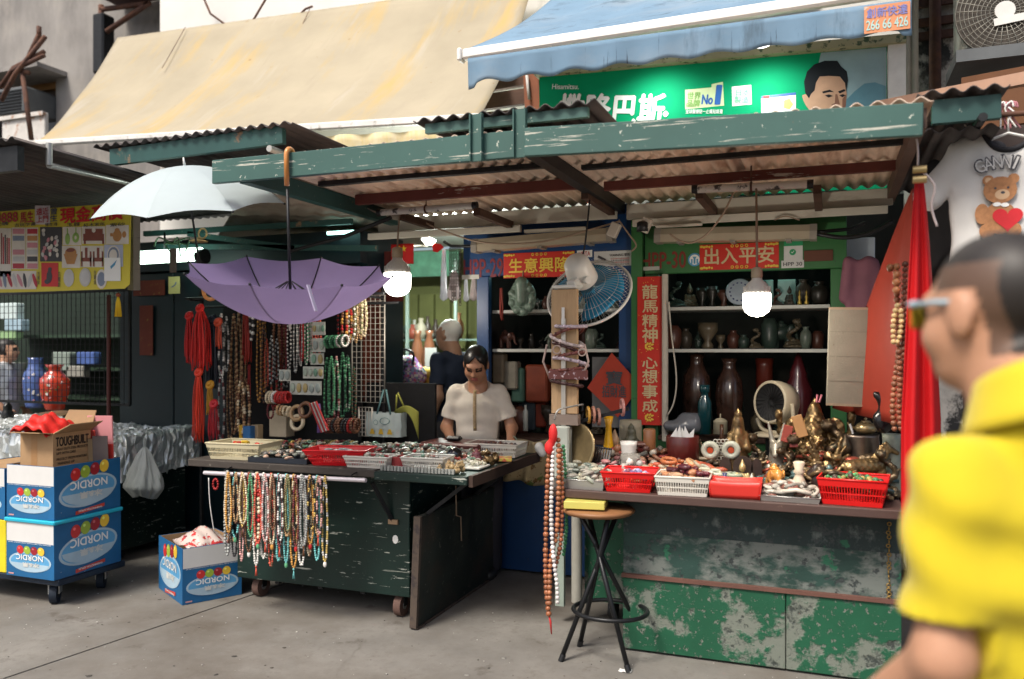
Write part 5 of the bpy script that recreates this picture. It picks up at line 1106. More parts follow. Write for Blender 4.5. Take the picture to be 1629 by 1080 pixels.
tag(g.build('plastic_bag', mat('printed_plastic', (.6, .5, .46), .25, var=.1, wear=[((.5, .05, .05), 20, .55, .58), ((.06, .04, .04), 26, .62, .65)]), solid=.003), 'printed plastic bag in the carton beside the cart', 'bag')
# ---------------------------------------------------------------- silver tarp table
tt = thing('covered_table', 'dark green table behind the fruit cartons under a silver sheet', 'table', (-5.6, 4.9, 0))
g = MB(); g.bb((-6.9, 4.5, .08), (-4.76, 5.2, .86), .004); g.build('body', m_cart, tt); g = MB(); g.bb((-6.95, 4.42, .862), (-4.72, 5.22, .885)); g.build('table_top', m_edge, tt)
for y in (4.62, 5.1): t = MB(); t.cyl((-4.88, y, .05), (-4.83, y, .05), .048); t.build('wheel', m_blackmetal, tt)
m_foil = mat('silver_foil_sheet', (.70, .74, .72), .28, .55, var=.2, vs=14, bump=.6, bs=60)
tr2 = np.random.RandomState(4); ph = tr2.uniform(0, 6, (10, 3))
def crinkle(x, y): return sum(math.sin(x * (5 + 4 * i) + y * (7 + 3 * i) * (-1) ** i + ph[i, 0]) * .012 / (1 + .6 * i) for i in range(8))
def tarp(u, v):
    x = -6.9 + 2.36 * u; y = 5.28 - .95 * v; z = .90 + .55 * crinkle(x * 2.2, y * 2) + .05 * math.sin(3 * u + 1) ** 2 * (1 - v)
    ex = max(0, x + 4.70); ey = max(0, 4.40 - y)
    z -= ex * 1.9 + ey * 2.6; x -= ex * .72; y += ey * .8
    return (x + crinkle(y * 3, z * 3) * .4, y + crinkle(x * 2, z * 3) * .4, max(z, .5))
g = MB(); jr = random.Random(5); g.grid(lambda u, v: tuple(c + jr.uniform(-.011, .011) for c in tarp(u, v)), 95, 44, None, False); tag(g.build('silver_sheet', m_foil, solid=.003), 'crumpled silver foil sheet over the left table', 'sheet')
# plastic bag hanging at its corner
q = aZ(262, 700, .86); q = V((-4.50, 4.52, .84))
bg = MB()
def bagf(u, v):
    a = 2 * math.pi * u; w = .012 + .135 * min(1, v * 1.25) ** .75 * (1 - .45 * max(0, v - .85) / .15); f = 1 + .20 * math.sin(5 * a + 2 * v) * (1 - v * .7) + .08 * math.sin(13 * a + 5 * v) + .05 * math.sin(23 * a - 9 * v)
    return q + V((w * f * math.cos(a), .6 * w * f * math.sin(a), -.33 * v + .03 * abs(math.cos(a)) * -max(0, v - .8) * 5))
bg.grid(bagf, 64, 26); bg.grid(lambda u, v: q + V((.012 * math.cos(6.283 * u), .012 * math.sin(6.283 * u), .06 * v)), 10, 2)
tag(bg.build('plastic_bag', mat('thin_grey_plastic', (.42, .46, .45), .3, var=.12, vs=14, bump=.5, bs=25, thin=.3)), 'pale grey plastic bag hanging from the corner of the silver sheet', 'bag')
# vases
def vase(nm, lab, u, v0, v1, wpx, Z, prof, m, deco=None):
    q = aZ(u, v1, Z); t_ = (q - V((0, 0, CAMH))).length; k = (q.xy.length) and ((v1 - v0) * (q.x * -sn + q.y * cs) / FPX); r = wpx / 2 * (q.x * -sn + q.y * cs) / FPX
    t = thing(nm, lab, 'vase', q); g = MB(Tr(*q)); g.lathe([(a * r, b * k) for a, b in prof], 28); g.build('body', m, t)
    if deco:
        for m2, n, rr in deco:
            g = MB(Tr(*q))
            for i in range(n):
                zz = rnd.uniform(.12, .8); a = rnd.uniform(0, 6.28); pr_ = np.interp(zz, [p[1] for p in prof], [p[0] for p in prof]) * r * 1.0
                nrm = V((math.cos(a), math.sin(a), 0)); Mf = frame(nrm * pr_ + V((0, 0, zz * k)), nrm)
                for j in range(5): g.sph((0, 0, 0), rr * .5, 6, 4, (1, 1, .25), Mf @ Tr(rr * .6 * math.cos(j * 1.26), rr * .6 * math.sin(j * 1.26), 0))
            g.build('painted_flowers', m2, t, kind='stuff')
    return t
VP = [(.55, 0), (.62, .03), (.7, .12), (.92, .36), (1.0, .55), (.95, .68), (.6, .8), (.42, .86), (.42, .92), (.62, 1.0), (.55, .995), (.35, .9)]
mw_, mp_ = P('enamel_white', .7, .68, .66, .3), P('enamel_pink', .6, .25, .3, .3)
vase('floral_vase', 'red vase with painted flowers on the silver sheet', 87, 580, 652, 45, .925, VP, mat('vase_red', (.42, .04, .02), .2, coat=.6), [(mw_, 14, .014), (mp_, 10, .01), (P('enamel_green', .08, .18, .05, .3), 16, .009), (P('enamel_gold', .5, .33, .05, .3), 14, .007)])
vase('floral_vase', 'blue and white flowered vase behind the red vase', 57, 569, 648, 38, .925, [(.75, 0), (.8, .05), (.95, .3), (1, .55), (.9, .7), (.6, .8), (.55, .95), (.66, 1), (.58, .99), (.5, .9)], mat('vase_blue', (.07, .12, .32), .2, coat=.6), [(mw_, 22, .012), (mp_, 10, .009)])
vase('cylinder_vase', 'white cylinder vase with dark bamboo leaves at the far left', 22, 577, 646, 34, .925, [(1.05, 0), (1.05, .05), (.95, .08), (.95, .9), (1.05, .96), (1.05, 1), (.9, .99), (.85, .8)], mat('vase_white', (.5, .55, .5), .2, coat=.6), [(P('ink_green', .03, .06, .05, .3), 22, .012)])
q = aZ(12, 672, .9); g = blob([el(q + V((0, 0, .06)), (.05, .05, .06)), el(q + V((0, 0, .13)), (.03, .04, .03)), rc(q + V((.0, 0, .15)), q + V((.01, 0, .2)), .02, .008)], .008, .02); tag(g.build('black_figurine', P('black_glaze', .01, .012, .012, .3)), 'small black figurine on the silver sheet at the left edge', 'figurine')
g = MB(Tr(*aZ(80, 664, .93)) @ Rx(8)); g.lathe([(0, 0), (.16, .004), (.17, .02), (.16, .03), (0, .03)], 24); tag(g.build('wooden_plate', mat('burl_wood', (.16, .10, .05), .4, var=.4, vs=14)), 'dark wooden plate lying behind the red cloth', 'plate')
# ---------------------------------------------------------------- red cloth, foam board, shirts at right
m_redc = mat('red_nylon', (.66, .010, .014), .6, var=.06, thin=.25)
tp = aY(1460, 283, 3.72)
def rsf(u, v):
    sp = min(1, v * 1.5) ** .8; w0 = .028 + .135 * sp
    return (tp.x - .02 * sp + w0 * (u - .22), tp.y + .03 + .16 * u * sp + .03 * math.sin(u * 13 + v * 1.5) * sp, tp.z - v * 1.50 + .02 * math.sin(u * 7) * v)
g = MB(); g.grid(rsf, 30, 30); tag(g.build('red_sheet', m_redc, solid=.003), 'bright red cloth sheet hanging at the right end of the curio stall', 'cloth')
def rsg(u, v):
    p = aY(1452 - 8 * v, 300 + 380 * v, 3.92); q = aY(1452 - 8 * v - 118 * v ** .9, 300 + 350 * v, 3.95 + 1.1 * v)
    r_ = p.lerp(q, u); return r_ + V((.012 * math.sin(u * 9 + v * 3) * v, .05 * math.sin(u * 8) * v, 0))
g = MB(); g.grid(rsg, 24, 24); tag(g.build('shaded_red_cloth', mat('red_cloth_shade', (.30, .028, .012), .6, var=.1), solid=.003), 'inner red cloth with painted shade behind the bright red sheet', 'tarpaulin')  # darker red puts the shade on the cloth's inner side into its colour
t = thing('brass_clips', 'brass clips and string tying the red sheet to the rafter', 'clip', tp)
for k in range(2): g = MB(); g.cyl(tp + V((-.02, -.02, .03 - .04 * k)), tp + V((.03, -.02, .03 - .04 * k)), .016); g.build('clip', P('brass', .5, .38, .18, .35, metal=.7), t)
g = MB(); g.tube(smooth([tp + V((.0, 0, .05)), tp + V((.0, 0, .12)), tp + V((-.01, .0, .2))]), .004); g.tube(smooth([tp + V((.02, -.01, .02)), tp + V((.06, -.01, -.04)), tp + V((.05, 0, -.12)), tp + V((.07, 0, -.2))]), .005); g.build('string', P('pale_string', .6, .5, .48, .7), t)
x0, x1, z0, z1 = prect(1316, 489, 1384, 646, 4.55); g = MB(); g.M = Tr((x0 + x1) / 2, 4.55, (z0 + z1) / 2) @ Ry(1.5)
g.box((0, 0, 0), (x1 - x0, .03, z1 - z0), None, .006); fb = thing('foam_board', 'worn grey foam board leaning beside the green stall', 'board', ((x0 + x1) / 2, 4.55, z0)); g.build('panel', mat('grey_foam', (.25, .23, .18), .85, var=.15, vs=8, bump=.4, bs=120, wear=[((.16, .13, .09), 10, .62, .68)]), fb)
g2 = MB(g.M)
hw, hh = (x1 - x0) / 2, (z1 - z0) / 2
for lo, hi in (((-hw, -.018, hh - .012), (hw, -.0155, hh)), ((-hw, -.018, -hh), (hw, -.0155, -hh + .012)), ((hw - .014, -.018, -hh + .013), (hw, -.0155, hh - .013))): g2.bb(lo, hi)
g2.build('taped_edge', mat('tan_tape', (.33, .25, .17), .7, var=.2), fb)
for k in range(3): q = MB(g.M); q.bb((-hw + .01, -.017, -hh + (k + 1) * hh / 2), (hw - .02, -.0153, -hh + (k + 1) * hh / 2 + .003)); q.build('groove', mat('groove_dark', (.2, .18, .14), .9), fb)
# T-shirts
def tshirt(lab, M, cw, s=1.0, trim=None, pr=None, group='shirts for sale at right'):
    t = thing('t_shirt', lab, 'shirt', M=M, group=group)
    def fold(D, X): return D + .006 * np.sin(38 * X[..., 0] + 6 * X[..., 2]) * np.clip((-.06 - X[..., 2]) * 3, 0, 1) + .004 * np.sin(17 * X[..., 0] - 25 * X[..., 2])
    b = blob([bxp((0, 0, -.36), (.23 * s, .035, .33), .03), bxp((0, 0, -.08), (.20 * s, .03, .07), .03), rc((-.17 * s, 0, -.085), (-.30 * s, .02, -.26), .052, .066), rc((.17 * s, 0, -.085), (.30 * s, .02, -.26), .052, .066), el((0, 0, .0), (.085, .12, .085), cut=True)], .012, .03, fold)
    b.v[0][:, 1] *= .8; b.build('shirt', cw, t, local=True)
    if trim:
        g = MB(); g.tube([(.092 * math.cos(a), -.031 + .006 * abs(math.cos(a)), .0 + .092 * math.sin(a)) for a in [math.pi + j * math.pi / 16 for j in range(17)]], .013, 8); g.build('collar', trim, t, local=True)
    g = MB(); g.tube([(-.17, 0, -.07), (0, 0, -.012), (.17, 0, -.07)], .006); g.tube([(0, 0, -.012), (0, 0, .05), (.025, 0, .075), (0, 0, .1)], .004); g.build('hanger', MATS['white_rail_clean'], t, local=True)
    return t
sp_ = aY(1604, 207, 4.15); SM = Tr(*sp_) @ Rz(-4)
m_tee = mat('white_cotton', (.76, .75, .73), .85, var=.06, thin=.15); m_trim = P('black_cotton', .012, .012, .016, .8)
ts = tshirt('white t-shirt with black collar and printed teddy bear at upper right', SM, m_tee, 1.0, m_trim)
FR = SM @ basis(V((0, -.042, 0)), V((1, 0, 0)), V((0, 0, 1)), V((0, -1, 0)))
for i, ch in enumerate('GANNI'):
    a = R(32 - 14 * i); c_ = V((-.035 + .26 * -math.sin(a) * .55, -.205 + .09 * math.cos(a) - .03, .003)); rr = FR.to_3x3() @ V((math.cos(a * .9), math.sin(a * .9), 0)); uu = FR.to_3x3() @ V((-math.sin(a * .9), math.cos(a * .9), 0))
    text('lettering', ch, FR @ c_, rr, uu, .062, pdk, ts, w=.042 if ch != 'I' else .015, bold=.035); text('lettering', ch, FR @ (c_ + V((0, 0, .001))), rr, uu, .054, m_tee, ts, w=.034 if ch != 'I' else .009)
def bear(poly, z, m): g = MB(FR); g.prism(poly, z - .0005, z); g.build('bear_print', m, ts)
bm1, bm2, bm3 = P('bear_tan', .42, .20, .09, .8, var=.25, vs=60), P('bear_cream', .62, .42, .26, .8), P('heart_red', .6, .02, .03, .7)
bo_ = (-.035, -.265)
for (dx, dy, rx, ry, m, z) in ((-.045, .045, .022, .022, bm1, .003), (.05, .045, .022, .022, bm1, .003), (-.045, .045, .012, .012, bm2, .0036), (0, 0, .064, .058, bm1, .004), (.008, -.02, .028, .022, bm2, .0046), (.01, -.012, .008, .006, pdk, .0052), (-.018, .008, .005, .005, pdk, .0052), (.03, .008, .005, .005, pdk, .0052), (0, -.12, .062, .07, bm1, .003), (-.068, -.10, .028, .045, bm1, .0035), (-.05, -.175, .03, .032, bm1, .0045), (.05, -.175, .03, .032, bm1, .0045), (-.012, -.062, .016, .009, wp, .006), (.018, -.066, .016, .009, wp, .0062)):
    bear(disc(18, rx, ry, (bo_[0] + dx, bo_[1] + dy)), z, m)
bear([(bo_[0] + .028 + .0036 * 16 * math.sin(a) ** 3, bo_[1] - .125 + .0036 * (13 * math.cos(a) - 5 * math.cos(2 * a) - 2 * math.cos(3 * a) - math.cos(4 * a))) for a in [j * .2 for j in range(32)]], .0056, bm3)
tshirt('black and white t-shirt behind the printed one at upper right', Tr(*aY(1535, 232, 4.45)) @ Rz(-50), m_trim, .9)
tshirt('pale grey t-shirt hanging lowest beside the red sheet', Tr(*aY(1540, 330, 4.7)) @ Rz(-35), mat('grey_cotton', (.4, .41, .43), .85), .8)
t = thing('hook_bundle', 'pink and white wire hooks bundled above the bear t-shirt', 'hooks', sp_ + V((0, 0, .05)))
for k in range(6): 
    g = MB(); o = V((.01 * (k - 3), .01 * (k % 3), 0)); g.tube(smooth([sp_ + o + V((.03 * (k % 2), 0, .01)), sp_ + o + V((0, 0, .06)), sp_ + o + V((-.012, 0, .10)), sp_ + o + V((.012, 0, .125)), sp_ + o + V((.02, 0, .10))]), .004, 5); g.build('hook', P('pink_wire', .55, .22, .25, .4) if k % 3 else MATS['white_rail_clean'], t)
g = MB(); g.cyl(aY(1480, 190, 4.15), aY(1690, 176, 4.15), .012); tag(g.build('clothes_rail', m_rust), 'thin rusty rail carrying the t-shirts', 'rail')
# mauve jacket and plastic behind the foam board
x0, x1, z0, z1 = prect(1348, 400, 1394, 500, 5.05)
jb = blob([bxp(((x0 + x1) / 2, 5.1, (z0 + z1) / 2 - .04), ((x1 - x0) / 2, .03, (z1 - z0) / 2), .025), rc((x0 + .02, 5.1, z1 - .06), (x0 - .02, 5.1, z0 + .1), .04, .03), rc((x1 - .02, 5.1, z1 - .06), (x1 + .02, 5.1, z0 + .1), .04, .03)], .012, .02, lambda D, X: D + .008 * np.sin(60 * X[..., 0]))
tag(jb.build('mauve_jacket', P('mauve_cloth', .20, .08, .11, .8, var=.2)), 'mauve jacket on a hanger beside the green stall', 'jacket')
g = MB(); pbox(g, 1345, 378, 1392, 420, 5.6, .02, .005); tag(g.build('pale_plastic_panel', P('pale_plastic', .45, .5, .55, .4)), 'pale plastic panel behind the mauve jacket', 'panel')
bb_ = blob([el(aY(1417, 650, 4.3), (.055, .05, .09)), el(aY(1408, 668, 4.3), (.05, .05, .06)), rc(aY(1414, 640, 4.3), aY(1390, 628, 4.3), .035, .012)], .012, .03, lambda D, X: D + .006 * np.sin(70 * X[..., 0] + 40 * X[..., 2]))
tag(bb_.build('black_plastic_bag', P('glossy_black_plastic', .008, .008, .01, .25)), 'crumpled black plastic bag beside the red sheet', 'bag')
# ================================================================ GOODS
er = random.Random(21)
PAL = dict(cream=(.62, .52, .36), amber=(.55, .28, .06), brown=(.16, .07, .035), turquoise=(.15, .45, .45), coral=(.60, .10, .06), white=(.70, .68, .64), black=(.02, .02, .022), jade=(.10, .33, .17), pink=(.58, .32, .30), grey=(.30, .31, .30), red=(.40, .02, .02), tan=(.42, .27, .14), gold=(.55, .40, .12), maroon=(.16, .025, .03), olive=(.20, .20, .09), darkgreen=(.02, .10, .05))
def strand_pts(top, L, w, ax, back=.0):
    o = []
    for k in range(61):
        t = 2 * math.pi * k / 60; o.append(top + ax * (w / 2 * math.sin(t) * (.35 + .65 * abs(math.sin(t / 2)))) + V((0, back * math.sin(t / 2) ** 2, -L * (1 - math.cos(t)) / 2)))
    return o
def along(pts, step):
    o = []; acc = 0; 
    for a, b in zip(pts[:-1], pts[1:]):
        l = (b - a).length; d = (b - a) / max(l, 1e-9)
        while acc <= l: o.append(a + d * acc); acc += step
        acc -= l
    return o
def necklace(lab, top, L, w, r, cols, group, ax=EX, end=None, endc=None, mt=None, nm='bead_necklace', jit=.15):
    pts = along(strand_pts(top, L, w, ax), r * 1.9); g = MB()
    for i, p in enumerate(pts):
        c = cols[(i // 2) % len(cols)] if len(cols) > 2 else cols[i % len(cols)]
        s = 1 + er.uniform(-jit, jit); g.sph(p + V((0, er.uniform(-.002, .002), 0)), r * s, 7, 5, None, None, vary(c, .75, 1.25, er))
    o = tag(g.build(nm, mt or MATTR), lab, 'necklace', group); b = top - V((0, 0, L))
    if end == 'tassel':
        g = MB(); g.sph(b - V((0, 0, .008)), .007, 7, 5)
        for k in range(7): g.tube([b - V((0, 0, .012)), b + V((.006 * math.cos(k), .006 * math.sin(k), -.06))], .0022, 4)
        g.build('tassel', P('tassel_%d' % int(endc[0] * 1000), *endc, .7), o)
    elif end == 'pendant':
        g = MB(); g.sph(b - V((0, 0, .016)), .014, 10, 8, (.8, .5, 1.2)); g.build('pendant', P('pendant_%d' % int(endc[1] * 1000), *endc, .3), o)
    return o
# necklaces on the cart rod
keys = ['grey', 'cream', 'amber', 'black', 'turquoise', 'tan', 'pink', 'gold', 'cream', 'brown', 'red', 'jade', 'white', 'cream', 'coral', 'white', 'grey', 'pink', 'coral', 'cream', 'brown', 'turquoise', 'maroon', 'white', 'turquoise', 'tan', 'olive', 'amber', 'cream', 'maroon', 'white', 'grey']
seq = []; n = 40
for i in range(n):
    k = keys[i % len(keys)]; u = 368 + (524 - 368) * i / (n - 1); p = RA.lerp(RB_, (u - 325) / (582 - 325)); sec = er.choice(['brown', 'white', 'gold', 'red', 'black'])
    rad = .0066 if k not in ('white', 'grey') else .007; rad = .0125 if i in (13,) else rad; rad = .010 if i == 0 else rad
    cols = [PAL[k]] if er.random() < .6 else [PAL[k], PAL[k], PAL[sec]]
    L = er.uniform(.27, .40) if i % 3 else er.uniform(.44, .52); e, ec = (None, None)
    if i % 5 == 2: e, ec = 'tassel', PAL[er.choice(['coral', 'amber', 'turquoise', 'brown'])]
    if i % 5 == 4: e, ec = 'pendant', PAL[er.choice(['jade', 'amber', 'red', 'white'])]
    lay = i % 3
    necklace('%s bead necklace, %s from the left on the cart rod' % (k, ORD[i]), p + V((0, -.020 - .014 * lay, .014)), L, er.uniform(.028, .062), rad, cols, 'bead necklaces on the cart rod', end=e, endc=ec)
# rack of hanging strands behind the cart
rk = thing('display_rack', 'dark metal rack carrying strands and cords behind the cart', 'rack', (-3.5, 4.75, 0))
ra0, ra1 = aY(296, 470, 4.72), aY(600, 468, 4.72); rz_ = 1.89
for y, z in ((4.72, rz_), (4.92, 1.84)): g = MB(); g.cyl((ra0.x, y, z), (ra1.x + .05, y, z), .009); g.build('rod', m_blackmetal, rk)
for x in (ra0.x + .05, ra1.x - .12):
    yp = 4.82 if x < -4 else 5.02; g = MB(); g.beam((x, yp, 0), (x, yp, 1.95), .02, .02); g.build('post', m_blackmetal, rk)
    g = MB(); g.beam((x, 4.70, 1.88), (x, yp, 1.88), .015, .015); g.build('arm', m_blackmetal, rk)
g = MB(); pbox(g, 355, 480, 575, 705, 5.08, .015); tag(g.build('black_backcloth', P('black_felt', .008, .008, .009, .95)), 'black backcloth behind the hanging strands', 'cloth')
def hank(lab, u, v0, v1, wpx, Y, col, n, r, grp, knot=True, twist=.3, nm='cord_hank'):
    a, b = aY(u, v0, Y), aY(u, v1, Y); L = a.z - b.z; w = wpx * 5.6 / FPX; t = thing(nm, lab, 'cord', b, group=grp); g = MB()
    for i in range(n):
        o = er.uniform(-.5, .5); dy = er.uniform(-.5, .5); l = L * er.uniform(.82, 1)
        g.tube(smooth([a + V((o * .015, dy * .015, 0)), a + V((o * w * .8, dy * w * .6, -l * .3)), a + V((o * w * 1.0 + er.uniform(-.01, .01), dy * w * .7, -l * .7)), a + V((o * w * 1.05, dy * w * .7, -l))], 3), r, 4, col=vary(col, .7, 1.25, er))
    g.build('cords', mat('silk_cord', attr=True, rough=.55, var=.1), t)
    if knot: g = MB(); g.torus(a - V((0, 0, .01)), .022, .014, 12, 6, Rx(70), col); g.sph(a, .02, 8, 6, col=col); g.build('knot', MATS['silk_cord'], t)
    return t
HG = 'hanks of cord on the rack'
hank('bright red cord hank knotted at the top, largest on the rack', 318, 488, 590, 30, 4.66, (.68, .02, .015), 46, .004, HG)
hank('thin red cord hank at the left end of the rack', 301, 500, 580, 14, 4.70, (.60, .02, .02), 20, .0035, HG)
hank('dark navy cord hank behind the red hanks', 338, 505, 620, 26, 4.74, (.015, .02, .035), 40, .004, HG)
hank('orange red tassel cords hanging low at the left', 316, 590, 705, 18, 4.62, (.70, .05, .02), 34, .0032, HG)
hank('amber yellow tassel cords beside the low red ones', 334, 610, 660, 12, 4.64, (.50, .25, .02), 18, .0032, HG)
hank('crimson tassel cords right of the amber ones', 340, 640, 702, 14, 4.63, (.50, .02, .03), 20, .0032, HG)
hank('small red orange hank right of the navy cords', 347, 510, 555, 12, 4.68, (.55, .07, .03), 14, .0035, HG)
hank('wide dull red tassel in the middle of the rack', 392, 480, 580, 16, 4.80, (.35, .03, .02), 26, .0035, HG)
hank('long thin red cord below the dull red tassel', 396, 580, 640, 4, 4.8, (.30, .02, .02), 4, .003, HG, False)
RG = 'bead strands hanging on the rack'
# (u, v0, v1, w_px, r, colours, name)
RS = [(352, 500, 600, 12, .009, ['white', 'black', 'grey'], 'black and white'), (360, 505, 590, 10, .008, ['grey'], 'silver grey'), (372, 500, 690, 18, .010, ['brown', 'tan'], 'long brown'), (366, 560, 700, 14, .008, ['tan', 'brown'], 'tan and brown'), (380, 495, 620, 10, .008, ['tan'], 'light tan'), (352, 590, 700, 14, .008, ['maroon', 'white', 'grey'], 'maroon and white'), (384, 600, 692, 16, .012, ['brown', 'tan', 'cream'], 'thick brown'), (400, 482, 540, 8, .014, ['white', 'black'], 'striped'), (412, 485, 640, 10, .008, ['brown', 'amber'], 'amber brown'), (424, 540, 615, 8, .009, ['coral'], 'coral red'), (432, 535, 610, 9, .008, ['grey', 'black'], 'dark grey'), (420, 520, 640, 12, .008, ['black', 'brown'], 'black brown'), (440, 480, 590, 14, .011, ['brown'], 'dark brown disc'), (452, 480, 600, 10, .009, ['maroon'], 'maroon'), (446, 560, 620, 16, .008, ['black', 'grey'], 'black grey'), (460, 482, 585, 8, .007, ['black', 'white'], 'speckled black'), (470, 484, 592, 8, .007, ['white', 'grey'], 'speckled white'), (480, 484, 575, 7, .007, ['red'], 'red'), (487, 484, 580, 7, .007, ['jade', 'white'], 'pale jade'), (493, 484, 575, 6, .007, ['white'], 'pearl white'), (500, 484, 570, 6, .007, ['coral'], 'dark coral'), (430, 640, 665, 14, .008, ['maroon'], 'low maroon'), (436, 560, 650, 12, .009, ['red', 'brown'], 'red brown'), (541, 470, 545, 10, .008, ['red', 'black'], 'red and black'), (548, 470, 550, 10, .011, ['amber', 'brown', 'red'], 'amber and red'), (560, 472, 540, 14, .009, ['olive', 'white'], 'olive and white'), (572, 470, 530, 12, .009, ['cream', 'olive'], 'cream and olive'), (579, 468, 535, 10, .010, ['cream'], 'cream'), (527, 568, 660, 14, .009, ['jade'], 'bright jade'), (535, 568, 672, 12, .009, ['pink', 'white', 'maroon'], 'pink and white'), (545, 562, 665, 12, .009, ['darkgreen', 'jade'], 'dark green'), (553, 566, 655, 10, .008, ['black', 'jade', 'white'], 'black and green'), (520, 570, 668, 12, .008, ['jade', 'darkgreen'], 'two tone green'), (563, 585, 668, 8, .007, ['darkgreen', 'brown'], 'thin dark green'), (566, 470, 545, 8, .008, ['tan'], 'tan'), (556, 470, 540, 10, .009, ['jade', 'cream'], 'jade and cream')]
for i, (u, v0, v1, wpx, r, cs2, nm) in enumerate(RS):
    Y = 4.74 + .03 * (i % 5) if u < 510 else 4.80 + .03 * (i % 4); a, b = aY(u, v0, Y), aY(u, v1, Y)
    necklace('%s bead strand hanging on the rack behind the cart' % nm, a, a.z - b.z, wpx * 5.6 / FPX, r, [PAL[c] for c in cs2], RG, nm='bead_strand')
    if i % 2 == 0:
        necklace('second %s bead strand beside its twin on the rack' % nm, a + V((.02, .03, -.02)), (a.z - b.z) * .86, wpx * 5.2 / FPX, r, [PAL[c] for c in cs2], RG, nm='bead_strand')
# cards of jade pendants
cols_j = [(.22, .38, .28), (.36, .44, .36), (.14, .28, .2), (.42, .33, .14), (.3, .35, .33)]
pi = 0
CARDS = [(497, 488, 518, 506, 3), (497, 512, 517, 533, 3), (497, 538, 517, 560, 2), (494, 562, 515, 580, 2), (482, 583, 514, 602, 4), (461, 606, 511, 628, 5), (444, 588, 462, 606, 2)]
for i, (u0, v0, u1, v1, n) in enumerate(CARDS):
    Y = 4.70; x0, x1, z0, z1 = prect(u0, v0, u1, v1, Y)
    t = thing('pendant_card', 'white card of jade pendants, %s from the top of the rack' % ORD[i], 'card', ((x0 + x1) / 2, Y, z0), group='cards of jade pendants')
    g = MB(); g.bb((x0, Y, z0), (x1, Y + .004, z1)); g.build('card', P('pale_card', .52, .54, .48, .6, var=.08), t)
    for k in range(n):
        c = er.choice(cols_j); g = MB(); g.sph(((x0 + (x1 - x0) * (k + .5) / n), Y - .003, (z0 + z1) / 2), min((x1 - x0) / n * .42, .02), 10, 8, (1, .35, 1.6), None, c); g.build('pendant', MATTR, t)
# bracelets rolls
def bangles(lab0, u0, v0, u1, v1, Y, n, Rr, r, pal, grp, beads=True):
    a, b = aY(u0, v0, Y), aY(u1, v1, Y)
    for i in range(n):
        p = a.lerp(b, i / max(1, n - 1)); M = Rz(er.uniform(-8, 8)) @ Ry(90 + er.uniform(-8, 8)); g = MB(Tr(*p) @ M); k = er.choice(pal); c = PAL[k]
        if beads:
            m = 16
            for j in range(m): q = 2 * math.pi * j / m; g.sph((Rr * math.cos(q), Rr * math.sin(q), 0), r, 6, 4, None, None, vary(c, .75, 1.25, er))
        else: g.torus((0, 0, 0), Rr, r, 20, 7, None, c)
        tag(g.build('bracelet', MATTR), lab0 % (k, ORD[i]), 'bracelet', grp)
bangles('%s bead bracelet, %s from the left in the roll beside the jade cards', 521, 544, 549, 542, 4.72, 8, .036, .0085, ['olive', 'white', 'jade', 'darkgreen'], 'bracelet roll beside the jade cards')
bangles('%s bead bracelet, %s from the left in the low roll before the wire grid', 520, 677, 568, 677, 4.62, 11, .042, .010, ['red', 'brown', 'amber', 'maroon', 'brown', 'black'], 'low bracelet roll')
bangles('%s bead bracelet, %s from the left under the coral strand', 428, 632, 438, 632, 4.68, 3, .036, .010, ['cream', 'white'], 'cream bracelets under the coral strand')
bangles('%s bead bracelet, %s of the bunch left of the pendant card', 442, 632, 458, 632, 4.66, 6, .034, .009, ['red'], 'red bracelet bunch')
bangles('%s bead bracelet, %s in the cluster over the cream carton', 444, 652, 460, 655, 4.64, 4, .03, .009, ['tan', 'cream', 'amber', 'gold'], 'tan bracelet cluster')
for (u, v, k, nm) in ((486, 652, 'brown', 'dark brown wooden'), (472, 657, 'tan', 'carved tan wooden'), (473, 672, 'cream', 'cream shell')):
    g = MB(Tr(*aY(u, v, 4.60)) @ Rx(80) @ Rz(10)); g.torus((0, 0, 0), .045, .013, 20, 8, None, PAL[k]); tag(g.build('bangle', MATTR), nm + ' bangle hanging below the pendant cards', 'bangle', 'bangles below the pendant cards')
# rows of bangles laid on the cart
n = 26
for i in range(n):
    u = 428 + (560 - 428) * i / (n - 1); p = aZ(u, 716 + (i % 2), CZ + .002); p.z = CZ + .036; k = er.choice(['brown', 'olive', 'tan', 'maroon', 'grey', 'gold', 'darkgreen', 'brown'])
    g = MB(Tr(*p) @ Rz(er.uniform(-12, 12)) @ Ry(90 + er.uniform(4, 16))); g.torus((0, 0, 0), .028, .0075, 18, 7, None, PAL[k]); tag(g.build('bangle', MATTR), '%s stone bangle, %s from the left in the row on the cart' % (k, ORD[i]), 'bangle', 'row of stone bangles on the cart')
